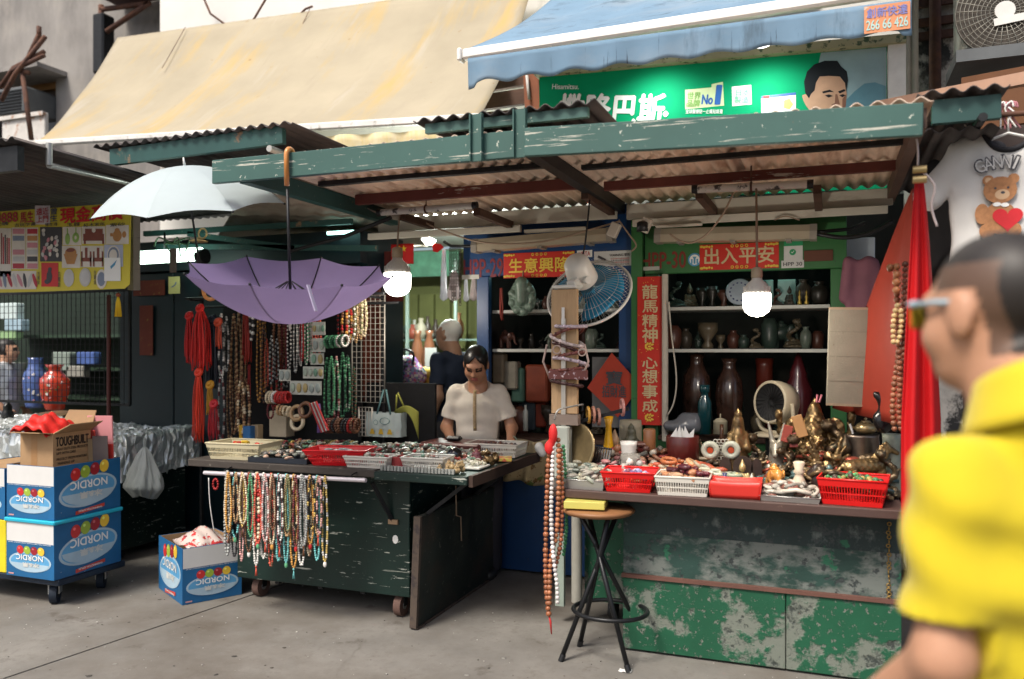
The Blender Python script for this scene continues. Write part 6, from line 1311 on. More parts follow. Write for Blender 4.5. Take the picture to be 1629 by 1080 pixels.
# baskets
def basket(lab, M, w, d, h, m, grp, tap=.8, holes='slots', nm='plastic_basket'):
    t = thing(nm, lab, 'basket', M=M, group=grp); w2, d2 = w / 2, d / 2; a, b = w2 * tap, d2 * tap
    def ring(z, e): s = tap + (1 - tap) * z / h; return [(w2 * s * x, d2 * s * y, z) for x, y in ((-1, -1), (1, -1), (1, 1), (-1, 1))]
    g = MB(); tb = ring(h, 0); g.tube(tb, .0055, 6, closed=True); 
    g.build('rim', m, t, local=True)
    g = MB(); g.bb((-a, -b, 0), (a, b, .004)); g.build('bottom', m, t, local=True)
    g = MB()
    for (z0, z1) in ((0, h * .18), (h * .72, h)):
        r0, r1 = ring(z0, 0), ring(z1, 0)
        for i in range(4): j = (i + 1) % 4; g.quad(r0[i], r0[j], r1[j], r1[i])
    g.build('band', m, t, local=True, solid=.003)
    g = MB(); r0, r1 = ring(h * .17, 0), ring(h * .73, 0)
    for i in range(4):
        j = (i + 1) % 4; L = (V(r0[j]) - V(r0[i])).length; n = max(3, int(L / .0105))
        for k in range(n + 1): q = k / n; g.beam(V(r0[i]).lerp(V(r0[j]), q), V(r1[i]).lerp(V(r1[j]), q), .0045, .003)
    mid = ring(h * .45, 0)
    for i in range(4): g.beam(mid[i], mid[(i + 1) % 4], .004, .005)
    g.build('lattice', m, t, local=True, kind='stuff'); return t
def pile(lab, cat, c, w, d, h, n, pal, r, kinds='soe', nm='trinket_pile', mt=None, M=None):
    g = MB(M or Tr(*c))
    for i in range(n):
        x, y = er.uniform(-.5, .5), er.uniform(-.5, .5); z = h * max(0, 1 - 1.2 * (abs(x) + abs(y)) ** 1.5) * er.uniform(.5, 1); k = er.choice(kinds); col = vary(er.choice(pal), .6, 1.25, er); s = r * er.uniform(.6, 1.3); Mr = Rz(er.uniform(0, 180)) @ Rx(er.uniform(-40, 40)); p = (x * w, y * d, z + s * .6)
        if k == 's': g.sph(p, s, 7, 5, None, None, col)
        elif k == 'e': g.sph(p, s, 7, 5, (1.5, .8, .55), Mr, col)
        elif k == 'o': g.torus(p, s * 1.2, s * .4, 12, 5, Mr, col)
        elif k == 'b': g.box(p, (s * 2.2, s * 1.3, s * .8), Mr, s * .2, col)
        elif k == 'l': g.tube([V(p) + (Mr.to_3x3() @ V((-s * 2.5, 0, 0))), V(p) + (Mr.to_3x3() @ V((0, 0, s * .5))), V(p) + (Mr.to_3x3() @ V((s * 2.5, 0, 0)))], s * .4, 5, col)
    return tag(g.build(nm, mt or MATTR, kind='stuff'), lab, cat)
JA = [(.35, .42, .33), (.2, .33, .24), (.45, .42, .34), (.12, .25, .16), (.5, .48, .42), (.3, .2, .12), (.4, .12, .08)]
ST = [(.3, .28, .24), (.4, .36, .3), (.22, .24, .2), (.45, .3, .22), (.15, .14, .13)]
m_crm, m_red, m_wht = P('cream_plastic', .60, .54, .36, .4, var=.05), P('red_plastic', .62, .012, .018, .35, var=.05), P('white_plastic', .66, .63, .56, .4, var=.05)
CB = 'plastic baskets on the cart'
def onZ(u, v, z, rz=0): return Tr(*aZ(u, v, z)) @ Rz(rz)
zc = CZ + .002
p = V((-3.32, 4.12, zc)); basket('cream lattice basket at the left end of the cart', Tr(*p) @ Rz(4), .37, .25, .095, m_crm, CB, .86)
pile('red and yellow packets in the cream basket', 'packets', p + V((0, 0, .06)), .26, .16, .03, 18, [(.6, .04, .03), (.6, .4, .04), (.5, .1, .05)], .016, 'be')
p = V((-2.98, 4.06, zc)); g = MB(Tr(*p) @ Rz(3)); g.bb((-.19, -.08, 0), (.19, .08, .006)); 
for lo, hi in (((-.19, -.086, .0), (.19, -.08, .03)), ((-.19, .08, 0), (.19, .086, .03)), ((-.196, -.086, 0), (-.19, .086, .03)), ((.19, -.086, 0), (.196, .086, .03))): g.bb(lo, hi)
tag(g.build('dark_tray', P('navy_tray', .015, .02, .03, .4)), 'dark flat tray of stones beside the cream basket', 'tray'); pile('stones and carvings on the dark tray', 'stones', p + V((0, 0, .007)), .34, .14, .05, 60, ST, .016, 'seb')
p = V((-2.63, 4.10, zc)); basket('red lattice basket in the middle of the cart', Tr(*p) @ Rz(14), .36, .24, .085, m_red, CB, .72); pile('white sachets in the red cart basket', 'sachets', p + V((0, 0, .05)), .24, .14, .02, 26, [(.6, .58, .54), (.5, .5, .5)], .016, 'be')
p = V((-2.40, 4.06, zc)); basket('small white basket right of the red cart basket', Tr(*p) @ Rz(3), .27, .16, .06, m_wht, CB, .85); pile('crumpled plastic and beads in the small white basket', 'beads', p + V((0, 0, .03)), .22, .12, .05, 60, JA + [(.6, .6, .6), (.5, .05, .05)], .012, 'seo')
p = V((-2.07, 4.10, zc)); basket('white basket with lattice near the front corner of the cart', Tr(*p) @ Rz(4), .25, .17, .065, m_wht, CB, .85); pile('pale carvings in the corner basket', 'carvings', p + V((0, 0, .03)), .2, .12, .04, 40, JA + ST, .012, 'seb')
g = MB(Tr(-2.235, 4.09, zc)); 
for k in range(9): g.torus((0, 0, .008 + .006 * k), .045, .006, 18, 6)
tag(g.build('red_thread_coil', P('red_thread', .35, .05, .05, .8)), 'coil of red thread between two white baskets', 'thread')
for i in range(22): 
    q = aY(606 + i * 5.4, 744 + i * .48, 3.955); g = MB(Tr(q.x, 3.965, CZ + .0) @ Rz(er.uniform(-8, 8))); g.bb((-.008, -.006, -.002), (.008, .012, .026), .002, vary((.5, .52, .48), .8, 1.1, er)); tag(g.build('glass_vial', mat('clear_glass_goods', attr=True, rough=.15, trans=.4)), 'clear glass vial, %s from the left along the front edge of the cart' % ORD[i], 'vial', 'row of glass vials')
# golden gourds bunch
for i in range(15):
    p = V((-1.90 + er.uniform(-.06, .06), 4.03 + er.uniform(-.04, .05), CZ + .014 + .02 * (i // 8))); g = MB(Tr(*p)); g.sph((0, 0, 0), .0165, 9, 7, None, None, (.42, .30, .15)); g.sph((0, 0, .018), .009, 8, 6, None, None, (.42, .3, .15)); g.cyl((0, 0, .024), (0, 0, .036), .002, n=5, col=(.2, .1, .05)); tag(g.build('small_gourd', MATTR), 'small polished gourd in the heap at the front corner of the cart', 'gourd', 'heap of small gourds')
pile('long pile of jade and stone trinkets across the back of the cart', 'trinkets', (-2.45, 4.55, zc), 1.15, .42, .07, 420, JA + ST + [(.5, .05, .05), (.55, .5, .45)], .014, 'seob')
pile('heap of beads and rings at the left back of the cart', 'trinkets', (-3.1, 4.55, zc), .7, .4, .06, 200, ST + JA, .014, 'seob'); pile('green and red stones in front of the brown case', 'trinkets', (-2.08, 4.38, zc), .5, .24, .05, 170, JA + [(.5, .05, .04), (.6, .58, .5)], .013, 'seob')
g = MB(); p = V((-2.03, 4.36, zc)); g.sph(p + V((0, 0, .045)), .046, 20, 14); tag(g.build('black_ball', P('black_polish', .006, .008, .01, .08, coat=1)), 'shiny black stone ball on the cart', 'ball')
g = MB(Tr(-1.90, 4.38, zc)); g.lathe([(.034, 0), (.038, .01), (.034, .035), (.025, .05), (.03, .06), (.012, .07), (.008, .085)], 16); tag(g.build('glass_jar', P('rose_glass', .45, .16, .18, .15, trans=.5)), 'rose coloured glass jar beside the black ball', 'jar')
for i in range(18):
    p = V((-1.86 + er.uniform(-.06, .1), 4.42 + er.uniform(-.12, .06), CZ + .012 + er.uniform(0, .05))); g = MB(Tr(*p) @ Rx(er.uniform(-60, 60)) @ Ry(er.uniform(-60, 60))); g.lathe([(.017, 0), (.015, .01), (.011, .022), (.004, .03), (.004, .036)], 10); tag(g.build('bronze_bell', mat('old_bronze', (.20, .13, .06), .35, .6, var=.3, vs=30)), 'little bronze bell in the heap near the right edge of the cart', 'bell', 'heap of bronze bells')
p = V((-1.97, 4.16 + .1, zc)); g = MB(Tr(-1.88, 4.22, zc)); g.bb((-.10, -.08, 0), (.10, .08, .012), .003); tag(g.build('foam_tray', P('foam_white', .62, .62, .56, .6)), 'white tray with necklaces near the gourds', 'tray'); pile('pale necklaces coiled on the white tray', 'necklaces', (-1.88, 4.22, zc + .013), .17, .12, .02, 60, [(.6, .58, .5), (.5, .48, .36)], .008, 's')
# brown case, purse, white basket at the back
g = MB(Tr(-2.20, 4.78, zc) @ Rz(-3)); g.bb((-.21, -.13, 0), (.21, .13, .075), .012); cs_b = tag(g.build('brown_case', P('maroon_leather', .10, .022, .018, .35)), 'flat maroon leather case in front of the seller', 'case')
g = MB(Tr(-2.22, 4.76, zc + .077) @ Rz(5)); g.box((0, 0, .016), (.10, .06, .03), None, .012); tag(g.build('black_purse', P('black_leather', .01, .01, .012, .4)), 'small black purse lying on the maroon case', 'purse')
p = V((-1.94, 4.78, zc)); basket('long white basket of dark beads at the back corner of the cart', Tr(*p) @ Rz(2), .34, .22, .075, m_wht, CB, .92); pile('dark prayer beads in the long white basket', 'beads', p + V((0, 0, .045)), .28, .16, .03, 110, [(.12, .04, .03), (.2, .1, .06), (.08, .05, .05)], .009, 's')
g = MB(Tr(-1.80, 4.55, zc) @ Rz(20)); g.bb((-.05, -.06, 0), (.05, .06, .02), .003); tag(g.build('printed_packet', mat('printed_packet', (.5, .12, .06), .4, wear=[((.6, .5, .1), 30, .5, .55), ((.6, .6, .6), 40, .62, .65)])), 'small red and yellow packet beside the bronze bells', 'packet')
# shopping bags, partition, grid screens
def bagthing(lab, u0, v0, u1, v1, Y, m, handle, htop, prints=None):
    x0, x1, z0, z1 = prect(u0, v0, u1, v1, Y); t = thing('shopping_bag', lab, 'bag', ((x0 + x1) / 2, Y, z0), group='shopping bags behind the cart')
    g = MB(); w = x1 - x0
    g.grid(lambda u, v: (x0 + w * (u + .03 * math.sin(9 * v) * (.5 - u)), Y - .02 - .03 * math.sin(math.pi * u) * v + .004 * math.sin(u * 20), z1 - (z1 - z0) * v), 16, 12); g.grid(lambda u, v: (x0 + w * u, Y + .06, z1 - (z1 - z0) * v), 4, 4)
    for xx in (x0, x1): g.quad((xx, Y - .02, z0), (xx, Y + .06, z0), (xx, Y + .06, z1), (xx, Y - .02, z1))
    g.build('body', m, t); ht = aY((u0 + u1) / 2, htop, Y); xm = (x0 + x1) / 2
    g = MB(); g.tube([V((xm - .05, Y - .02, z1 - .01)), V((xm - .01, Y, ht.z)), V((xm + .01, Y, ht.z)), V((xm + .055, Y - .02, z1 - .01))], .007); g.build('handle', handle, t); return t, (x0, x1, z0, z1)
bgt, (x0, x1, z0, z1) = bagthing('pale teal shopping bag with yellow motifs hanging behind the cart', 585, 656, 640, 694, 5.0, mat('pale_teal_bag', (.45, .52, .50), .6, var=.1, vs=12), P('teal_strap', .12, .25, .26, .6), 620)
g = MB(basis(V((0, 4.945, 0)), EX, EZ, V((0, -1, 0))))
for k in range(3): cx = x0 + (x1 - x0) * (.25 + .25 * k); g.prism([(cx - .02, z0 + .02), (cx + .02, z0 + .02), (cx + .008, z0 + .055), (cx - .008, z0 + .055)], -.001, .001)
g.build('motif', P('motif_yellow', .62, .40, .04, .6), bgt, kind='stuff'); g = MB(basis(V((0, 4.945, 0)), EX, EZ, V((0, -1, 0)))); g.torus(((x0 + x1) / 2 + .03, z0 + .11, 0), .028, .003, 16, 4, sc=(1.3, .8)); g.torus(((x0 + x1) / 2 - .04, z0 + .1, 0), .016, .002, 16, 4); g.build('line_drawing', P('teal_ink', .15, .25, .25, .6), bgt)
q = aY(645, 650, 5.05); g = MB(); g.grid(lambda u, v: aY(626 + 40 * u + 10 * v * (1 - u), 655 - 10 * math.sin(math.pi * u) + v * (5 + 40 * u ** 2), 5.05 - .04 * math.sin(3 * u)), 10, 8); og = tag(g.build('folded_bag', P('olive_green_cloth', .32, .32, .06, .8), solid=.004), 'olive green cloth bag hung folded on the black partition', 'bag')
g = MB(); g.tube([aY(630, 652, 5.05), aY(631, 628, 5.05), aY(633, 625, 5.05), aY(643, 648, 5.05)], .007); g.build('handle', MATS['olive_green_cloth'], og)
x0, x1, z0, z1 = prect(583, 609, 692, 700, 5.14); g = MB(); g.bb((x0, 5.14, .2), (x1, 5.17, z1), .004); tag(g.build('black_partition', P('black_felt', .008, .008, .009, .95)), 'black felt covered partition left of the seller', 'partition')
def gridscreen(lab, u0, v0, u1, v1, Y, m, st, r):
    x0, x1, z0, z1 = prect(u0, v0, u1, v1, Y); t = thing('wire_grid', lab, 'wire grid', ((x0 + x1) / 2, Y, z0), group='wire grids behind the cart'); g = MB()
    n = int((x1 - x0) / st); k = int((z1 - z0) / st)
    for i in range(n + 1): x = x0 + (x1 - x0) * i / n; g.beam((x, Y, z0), (x, Y, z1), r, r)
    for i in range(k + 1): z = z0 + (z1 - z0) * i / k; g.beam((x0, Y + r, z), (x1, Y + r, z), r, r)
    g.build('wires', m, t, kind='stuff'); g = MB(); g.tube([V((x0, Y, z0)), V((x1, Y, z0)), V((x1, Y, z1)), V((x0, Y, z1))], r * 1.6, 6, closed=True); g.build('frame', m, t)
m_wire = P('pale_wire', .5, .47, .42, .4, metal=.3)
gridscreen('tall pale wire grid in front of the red brown board', 560, 470, 612, 640, 5.0, m_wire, .037, .0035); gridscreen('small white wire grid below the tall one', 571, 648, 592, 694, 4.98, m_wire, .026, .005)
g = MB(); pbox(g, 566, 440, 604, 640, 5.25, .02); tag(g.build('red_brown_board', mat('red_brown_paint', (.13, .028, .014), .5, var=.2)), 'red brown board behind the tall wire grid', 'board')
g = MB(); pbox(g, 590, 400, 640, 480, 5.6, .02); tag(g.build('maroon_curtain', P('maroon_panel', .10, .015, .012, .7)), 'maroon panel behind the bulb at centre', 'panel')
g = MB(); pbox(g, 428, 654, 455, 695, 4.85, .1, .004); tag(g.build('cream_carton', P('cream_card', .45, .38, .27, .7)), 'cream carton standing behind the row of bangles', 'carton')
g = MB(); pbox(g, 386, 678, 398, 700, 4.75, .06, .003); tag(g.build('blue_packet', P('blue_pack', .03, .14, .35, .5)), 'small blue packet behind the cream basket', 'packet'); g = MB(); pbox(g, 380, 676, 385, 702, 4.76, .06, .003); tag(g.build('yellow_packet', P('yellow_pack', .6, .35, .03, .5)), 'narrow yellow packet left of the blue packet', 'packet'); g = MB(); pbox(g, 399, 676, 410, 700, 4.8, .06, .003); tag(g.build('tan_packet', P('tan_pack', .35, .26, .16, .6)), 'tan packet right of the blue packet', 'packet')
g = MB(); a, b = aY(493, 642, 4.6), aY(512, 688, 4.55)
for k in range(5): o = V((.012 * k, 0, .004 * k)); g.beam(a + o, b + o, .012, .004, col=((.5, .04, .04), (.6, .55, .5))[k % 2])
tag(g.build('striped_ribbon', MATTR_MATTE), 'red and white striped ribbon leaning below the pendant cards', 'ribbon')
g = MB(); a = aY(508, 642, 4.66); g.tube([a, a + V((0, 0, -.06)), a + V((.005, 0, -.19))], [.006, .012, .02], 8); tag(g.build('purple_tassel', P('purple_silk', .22, .12, .38, .7)), 'purple tassel hanging right of the striped ribbon', 'tassel')
# metal ring and brass hook hanging on the umbrella line
q = aY(316, 385, 4.0); g = MB(); g.lathe([(0, .0), (.05, .0), (.055, .008), (.01, .02), (.01, .03)], 18, Tr(*q)); g.torus(q + V((.03, 0, .05)), .03, .006, 16, 6, Rx(90)); tag(g.build('brass_lamp_base', P('brass', .5, .38, .18, .35, metal=.7)), 'small brass lamp base hanging below the white umbrella', 'lamp base')
# things behind: bags in the alley window, flags, plastic garment bags
bgc = blob([el(aY(644, 590, 6.6), (.17, .08, .12)), el(aY(628, 600, 6.6), (.10, .08, .08)), el(aY(662, 598, 6.6), (.10, .08, .09)), rc(aY(634, 575, 6.6), aY(655, 572, 6.6), .04, .04)], .02, .05, colfn=lambda X, c: np.array([[(.6, .5, .5), (.5, .1, .15), (.15, .3, .4), (.05, .05, .05), (.6, .58, .5), (.3, .15, .4)][int(abs(math.sin(x * 91.7 + z * 57.3)) * 5.99)] for x, y, z in X]))
sq = tag(bgc.build('sequin_bag', MATTR), 'multicoloured sequin handbag behind the black partition', 'bag'); g = MB(); g.tube(smooth([aY(632, 580, 6.55), aY(634, 562, 6.55), aY(645, 556, 6.55), aY(657, 562, 6.55), aY(657, 580, 6.55)]), .012); g.build('handle', m_blackmetal, sq)
g = MB(); pbox(g, 588, 612, 700, 618, 6.4, .5); tag(g.build('bag_counter', m_wood_dark), 'dark counter carrying the handbags behind the partition', 'counter')
for u, v0, v1, c, lab in ((612, 565, 608, (.38, .2, .11), 'tan leather bag'), (604, 574, 608, (.55, .38, .2), 'pale beige bag')): g = MB(); pbox(g, u - 10, v0, u + 10, v1, 6.55, .1, .025); tag(g.build('handbag', P('bag_%d' % u, *c, .5)), lab + ' left of the sequin handbag', 'bag', 'handbags behind the partition')
for k, (v, c) in enumerate(((592, (.55, .38, .05)), (604, (.5, .3, .05)))): a, b = aY(672, v, 6.7), aY(702, v + 3, 6.7); g = MB(); g.cyl(a, b, .05 - .01 * k, n=14); tag(g.build('cloth_roll', P('roll_%d' % k, *c, .6)), ('upper', 'lower')[k] + ' yellow cloth roll right of the sequin handbag', 'roll', 'yellow cloth rolls')
for k, u in enumerate((664, 683)):
    q = aY(u, 612, 7.6); q.z = aY(u, 585, 7.6).z - .12; g = MB(Tr(*q)); g.lathe([(.05, 0), (.08, .1), (.085, .22), (.05, .36), (.03, .45), (.045, .5)], 14); tag(g.build('tall_jar', P('brown_glaze', .15, .06, .03, .3)), ('left', 'right')[k] + ' tall brown jar behind the cloth rolls', 'jar', 'tall brown jars')
g = MB(); pbox(g, 676, 553, 694, 584, 7.3, .01); tag(g.build('white_card', P('card_white', .5, .5, .48, .6)), 'white card leaning above the yellow rolls', 'card')
t = thing('red_flag', 'red flag with yellow stars hanging behind the bulb', 'flag', aY(645, 420, 5.5)); x0, x1, z0, z1 = prect(622, 388, 657, 420, 5.5)
g = MB(); g.grid(lambda u, v: (x0 + (x1 - x0) * u, 5.5 + .01 * math.sin(8 * u), z1 - (z1 - z0) * v), 10, 6); g.build('cloth', P('flag_red', .6, .02, .02, .7, thin=.3), t, solid=.002)
def star(cx, cz, r, M): return [(cx + r * (1 if k % 2 == 0 else .4) * math.sin(k * math.pi / 5), cz + r * (1 if k % 2 == 0 else .4) * math.cos(k * math.pi / 5)) for k in range(10)]
g = MB(basis(V((0, 5.485, 0)), EX, EZ, V((0, -1, 0)))); 
for cx, cz, r in ((.62, .74, .028), (.42, .85, .01), (.36, .72, .01), (.38, .58, .01), (.46, .48, .01)): g.prism(star(x0 + (x1 - x0) * cx, z0 + (z1 - z0) * cz, r, 0), -.001, .001)
g.build('stars', P('flag_yellow', .75, .5, .03, .6), t, kind='stuff')
g = MB(basis(aY(696, 394, 6.2), EX, EZ, V((0, -1, 0)))); g.prism([(-.05, .04), (.03, .03), (.06, -.0), (0, -.04), (-.04, -.03)], 0, .004); tag(g.build('red_pennant', P('flag_red', .6, .02, .02, .7)), 'small red pennant beside the ceiling lamp', 'pennant')
for k, (u0, v0, u1, v1) in enumerate(((700, 398, 712, 478), (712, 436, 733, 478), (737, 444, 746, 480), (747, 444, 760, 478))):
    a, b = aY((u0 + u1) / 2, v0, 6.3), aY((u0 + u1) / 2, v1, 6.3); w = (u1 - u0) * 6.9 / FPX / 2
    g = blob([rc(a, b + V((0, 0, w)), w * .6, w), el(b + V((0, 0, w)), (w * 1.1, w * .7, w))], .018, .02); tag(g.build('garment_bag', mat('clear_garment_bag_%d' % (k % 2), ((.85, .85, .9), (.85, .74, .74))[k % 2], .25, var=.12, vs=20, thin=.2)), 'hanging white plastic wrapped garment, %s from the left above the old man' % ORD[k], 'garment bag', 'plastic wrapped garments')
ch = thing('chain_bundle', 'bundle of dark metal chains hanging at the blue stall corner', 'chain', aY(722, 460, 5.2))
for k in range(5):
    g = MB(); p = aY(716 + 4 * k, 397, 5.18 + .01 * k); n = (13, 17, 16, 12, 18)[k]
    for i in range(n): g.torus(p + V((0, 0, -.022 * i)), .013, .0035, 8, 5, (Rx(90) if i % 2 else Rx(90) @ Ry(70)), sc=(.65, 1))
    g.build('chain', P('dark_chain', .05, .03, .028, .4, metal=.6), ch)
# leather straps hung on the timber post
t = thing('leather_straps', 'bundle of woven pink and brown straps tied round the timber post', 'straps', aY(900, 600, 4.2)); zz = aY(900, 560, 4.28)
for k in range(9):
    c = [(.5, .42, .48), (.16, .05, .04), (.55, .46, .45), (.07, .03, .03), (.2, .07, .06)][k % 5]; r = .075 + er.uniform(-.008, .02); z = aY(0, 528 + 8.5 * k, 4.3).z
    g = MB(Tr(zz.x + er.uniform(-.015, .015), 4.33, z) @ Rx(er.uniform(-25, 12)) @ Ry(er.uniform(-22, 22))); g.torus((0, 0, 0), r, .010, 26, 6, None, c, sc=(1.15, .75))
    for j in range(14): q = 2 * math.pi * j / 14; g.sph((r * 1.15 * math.cos(q), r * .75 * math.sin(q) - .004, .002), .010, 5, 4, None, None, vary(c, .5, 1.5, er))
    g.build('strap', MATTR, t)
g = MB(); pbox(g, 872, 588, 934, 604, 4.27, .02, .004); g.build('label_strip', mat('strap_weave', (.14, .045, .04), .7, wear=[((.55, .45, .5), 30, .55, .58)]), t)
g = MB()
for k, (u, s) in enumerate(((866, 1), (934, -1))): g.tube([aY(u + 4 * s, 548, 4.29), aY(u - 2 * s, 575, 4.27), aY(u + 8 * s, 600, 4.28)], .006)
g.torus(aY(886, 556, 4.27), .022, .004, 14, 5, Rx(80)); g.torus(aY(926, 560, 4.27), .02, .004, 14, 5, Rx(80)); g.build('cord_loops', P('pale_leather', .5, .38, .33, .6), t, kind='stuff')
# long bead ropes at the left end of the curio table: each bead is its own piece
def rope(lab, pts, r, col, nm='bead_rope', step=1.95, jit=.12, per=True, tass=None):
    P_ = along(smooth([V(p) for p in pts], 8), r * step); t = thing(nm, lab, 'bead rope', P_[-1], group='long bead ropes at the curio table'); ms = []
    for v in range(4):
        b = MB(); b.sph((0, 0, 0), r, 10, 7, None, None, tuple(c * (.75 + .17 * v) for c in col)); ms.append(b)
    me = []
    for i, p in enumerate(P_):
        if i < 4: o = ms[i].build('bead', MATTR, t, local=True); me.append(o.data)
        else: o = bpy.data.objects.new('bead', me[er.randrange(4)]); C.objects.link(o); o.parent = t
        s = 1 + er.uniform(-jit, jit); o.matrix_local = wm(t).inverted() @ (Tr(*p) @ Matrix.Scale(s, 4))
    if tass: g = MB(); q = P_[-1]; g.tube([q, q + V((.01, 0, -.04)), q + V((.015, 0, -.1))], [.004, .006, .003], 5); g.build('tassel', P('tassel_scarlet', .5, .03, .03, .7), t)
    return t
RY = 3.92
def rp(pp, Y=RY): return [aY(u, v, Y) for u, v in pp]
rope('brown wooden bead rope hanging longest at the table corner', rp([(880, 700), (873, 730), (870, 800), (868, 880), (869, 930), (873, 978)]), .0135, (.28, .10, .045), tass=True)
rope('brown wooden bead rope right of the white rope', rp([(888, 700), (889, 740), (888, 800), (885, 850), (876, 890), (874, 960)]), .0135, (.34, .13, .06))
rope('white bead rope between the brown bead ropes', rp([(880, 712), (878, 760), (877, 820), (880, 880), (886, 930), (887, 962)], 3.90), .0115, (.66, .62, .60))
rope('short reddish bead rope on the outer side', rp([(892, 716), (894, 780), (892, 860), (882, 908)], 3.94), .012, (.32, .11, .055))
rope('green bead rope hanging behind the brown ones', rp([(896, 710), (900, 760), (901, 840), (896, 886)], 4.0), .010, (.06, .25, .10))
g = blob([el(aY(880, 690, 3.9), (.022, .022, .05)), el(aY(874, 712, 3.9), (.025, .02, .035))], .006, .02); tag(g.build('red_tassel_knot', P('scarlet_cord', .62, .02, .02, .6)), 'red knot above the long bead ropes', 'knot')
g = MB(); q = aY(882, 668, 3.95); g.tube(smooth([q, q + V((.02, 0, .05)), q + V((.05, .1, .06)), q + V((.06, .3, .06))]), .005); tag(g.build('wire_hook', MATS['galvanised']), 'bent wire hook holding the bead ropes', 'hook')
rope('walnut bead string at the inner red cloth, with small carved nuts on top', rp([(1416, 428), (1424, 424), (1426, 450), (1427, 480), (1428, 520), (1430, 560), (1424, 600), (1420, 650), (1424, 690)], 3.95), .0125, (.26, .10, .05))
rope('dark wooden bead string behind the walnut string', rp([(1440, 420), (1438, 480), (1437, 540), (1436, 600), (1438, 640), (1432, 690)], 3.93), .0125, (.16, .06, .035))
rope('pale cream bead string beside the red sheet', rp([(1428, 486), (1423, 500), (1421, 520), (1422, 545), (1430, 540), (1434, 510), (1432, 488)], 3.90), .0115, (.62, .46, .22))
rope('carved tan nut string topmost beside the red sheet', rp([(1416, 425), (1426, 422), (1427, 440), (1426, 455), (1427, 470)], 3.88), .017, (.32, .14, .06))
rope('small dark brown bead string lowest beside the red sheet', rp([(1430, 560), (1432, 600), (1430, 650), (1434, 685)], 3.89), .012, (.20, .07, .035))

# odds and ends hanging at the left side of the cart
g = MB(); g.tube(smooth([aY(332, 760, 3.95), aY(334, 800, 3.95), aY(341, 848, 3.98)]), .003, 5); g.build('cord', MATS['white_rail_clean'], rod)
g = MB(); q = aY(343, 770, 3.96)
for k in range(12): a = k * math.pi / 6; g.sph(q + V((.018 * math.cos(a), 0, .03 * math.sin(a))), .0075, 6, 5)
tag(g.build('red_bracelet', P('ruby_bead', .35, .02, .02, .3)), 'dark red bracelet hanging at the left end of the cart rod', 'bracelet')
# ================================================================ CURIO TABLE GOODS
m_brz = mat('curio_bronze', (.27, .18, .08), .33, .75, var=.35, vs=25, bump=.3, bs=90, dirt=[((.05, .035, .025), 16, .5, .68)])
m_dbrz = mat('dark_curio_bronze', (.12, .085, .05), .38, .7, var=.35, vs=25, bump=.3, bs=90, dirt=[((.03, .04, .03), 16, .5, .68)])
def cu(u, Y): p = aY(u, 700, Y); return V((p.x, Y, TZ + .002))
def ht(u, v, Y): return aY(u, v, Y).z - TZ
def put(mb, nm, lab, cat, u, v, Y, m, rz=0, grp=None, sx=1, z=None):
    p = cu(u, Y); 
    if z is not None: p.z = z
    h = aY(u, v, Y).z - p.z; a = mb.v[0].copy(); lo = a[:, 2].min(); s = h / (a[:, 2].max() - lo); a[:, 2] -= lo; a *= s; a[:, 0] *= sx
    q = MB(Tr(*p) @ Rz(rz)); c = mb.c; q.add(a, mb.f, True); q.c = list(c); return tag(q.build(nm, m), lab, cat, grp)
def ORN(D, X): return D + .014 * np.sin(52 * X[..., 0] + 3) * np.sin(47 * X[..., 1]) * np.sin(55 * X[..., 2] + 1)
def guanyin():
    return blob([el((0, 0, .06), (.2, .2, .07)), rc((0, 0, .1), (0, 0, .45), .19, .15), rc((0, 0, .45), (0, 0, .62), .15, .12), rc((-.13, 0, .6), (-.17, -.06, .42), .06, .055), rc((.13, 0, .6), (.17, -.06, .42), .06, .055), rc((-.17, -.06, .42), (0, -.16, .44), .05, .035), rc((.17, -.06, .42), (0, -.16, .44), .05, .035), el((0, 0, .78), (.075, .085, .10)), rc((0, .02, .8), (0, .03, .62), .10, .13), el((0, .0, .9), (.07, .07, .06)), rc((0, 0, .93), (0, 0, .99), .04, .015)], .018, .022, lambda D, X: D + .012 * np.sin(34 * X[..., 0] + 12 * X[..., 2]) * (X[..., 2] < .6))
def ganesha():
    pr = [el((0, 0, .05), (.42, .3, .06)), el((0, .02, .3), (.24, .2, .22)), rc((-.2, -.05, .16), (.12, -.2, .14), .09, .07), rc((.2, -.05, .16), (-.12, -.2, .14), .09, .07), el((0, -.03, .62), (.15, .15, .15)), el((-.22, 0, .64), (.13, .03, .14)), el((.22, 0, .64), (.13, .03, .14)), rc((0, -.15, .6), (.03, -.2, .45), .06, .045), rc((.03, -.2, .45), (.12, -.2, .36), .045, .03), rc((0, 0, .74), (0, 0, .88), .12, .07), rc((0, 0, .88), (0, 0, 1.0), .06, .015)]
    for s in (-1, 1): pr += [rc((s * .2, 0, .46), (s * .36, -.06, .36), .06, .05), rc((s * .36, -.06, .36), (s * .3, -.14, .5), .045, .04), rc((s * .18, .04, .5), (s * .4, .04, .56), .05, .045), rc((s * .4, .04, .56), (s * .42, 0, .76), .04, .035), el((s * .42, 0, .8), (.05, .05, .06))]
    return blob(pr, .018, .02, ORN)
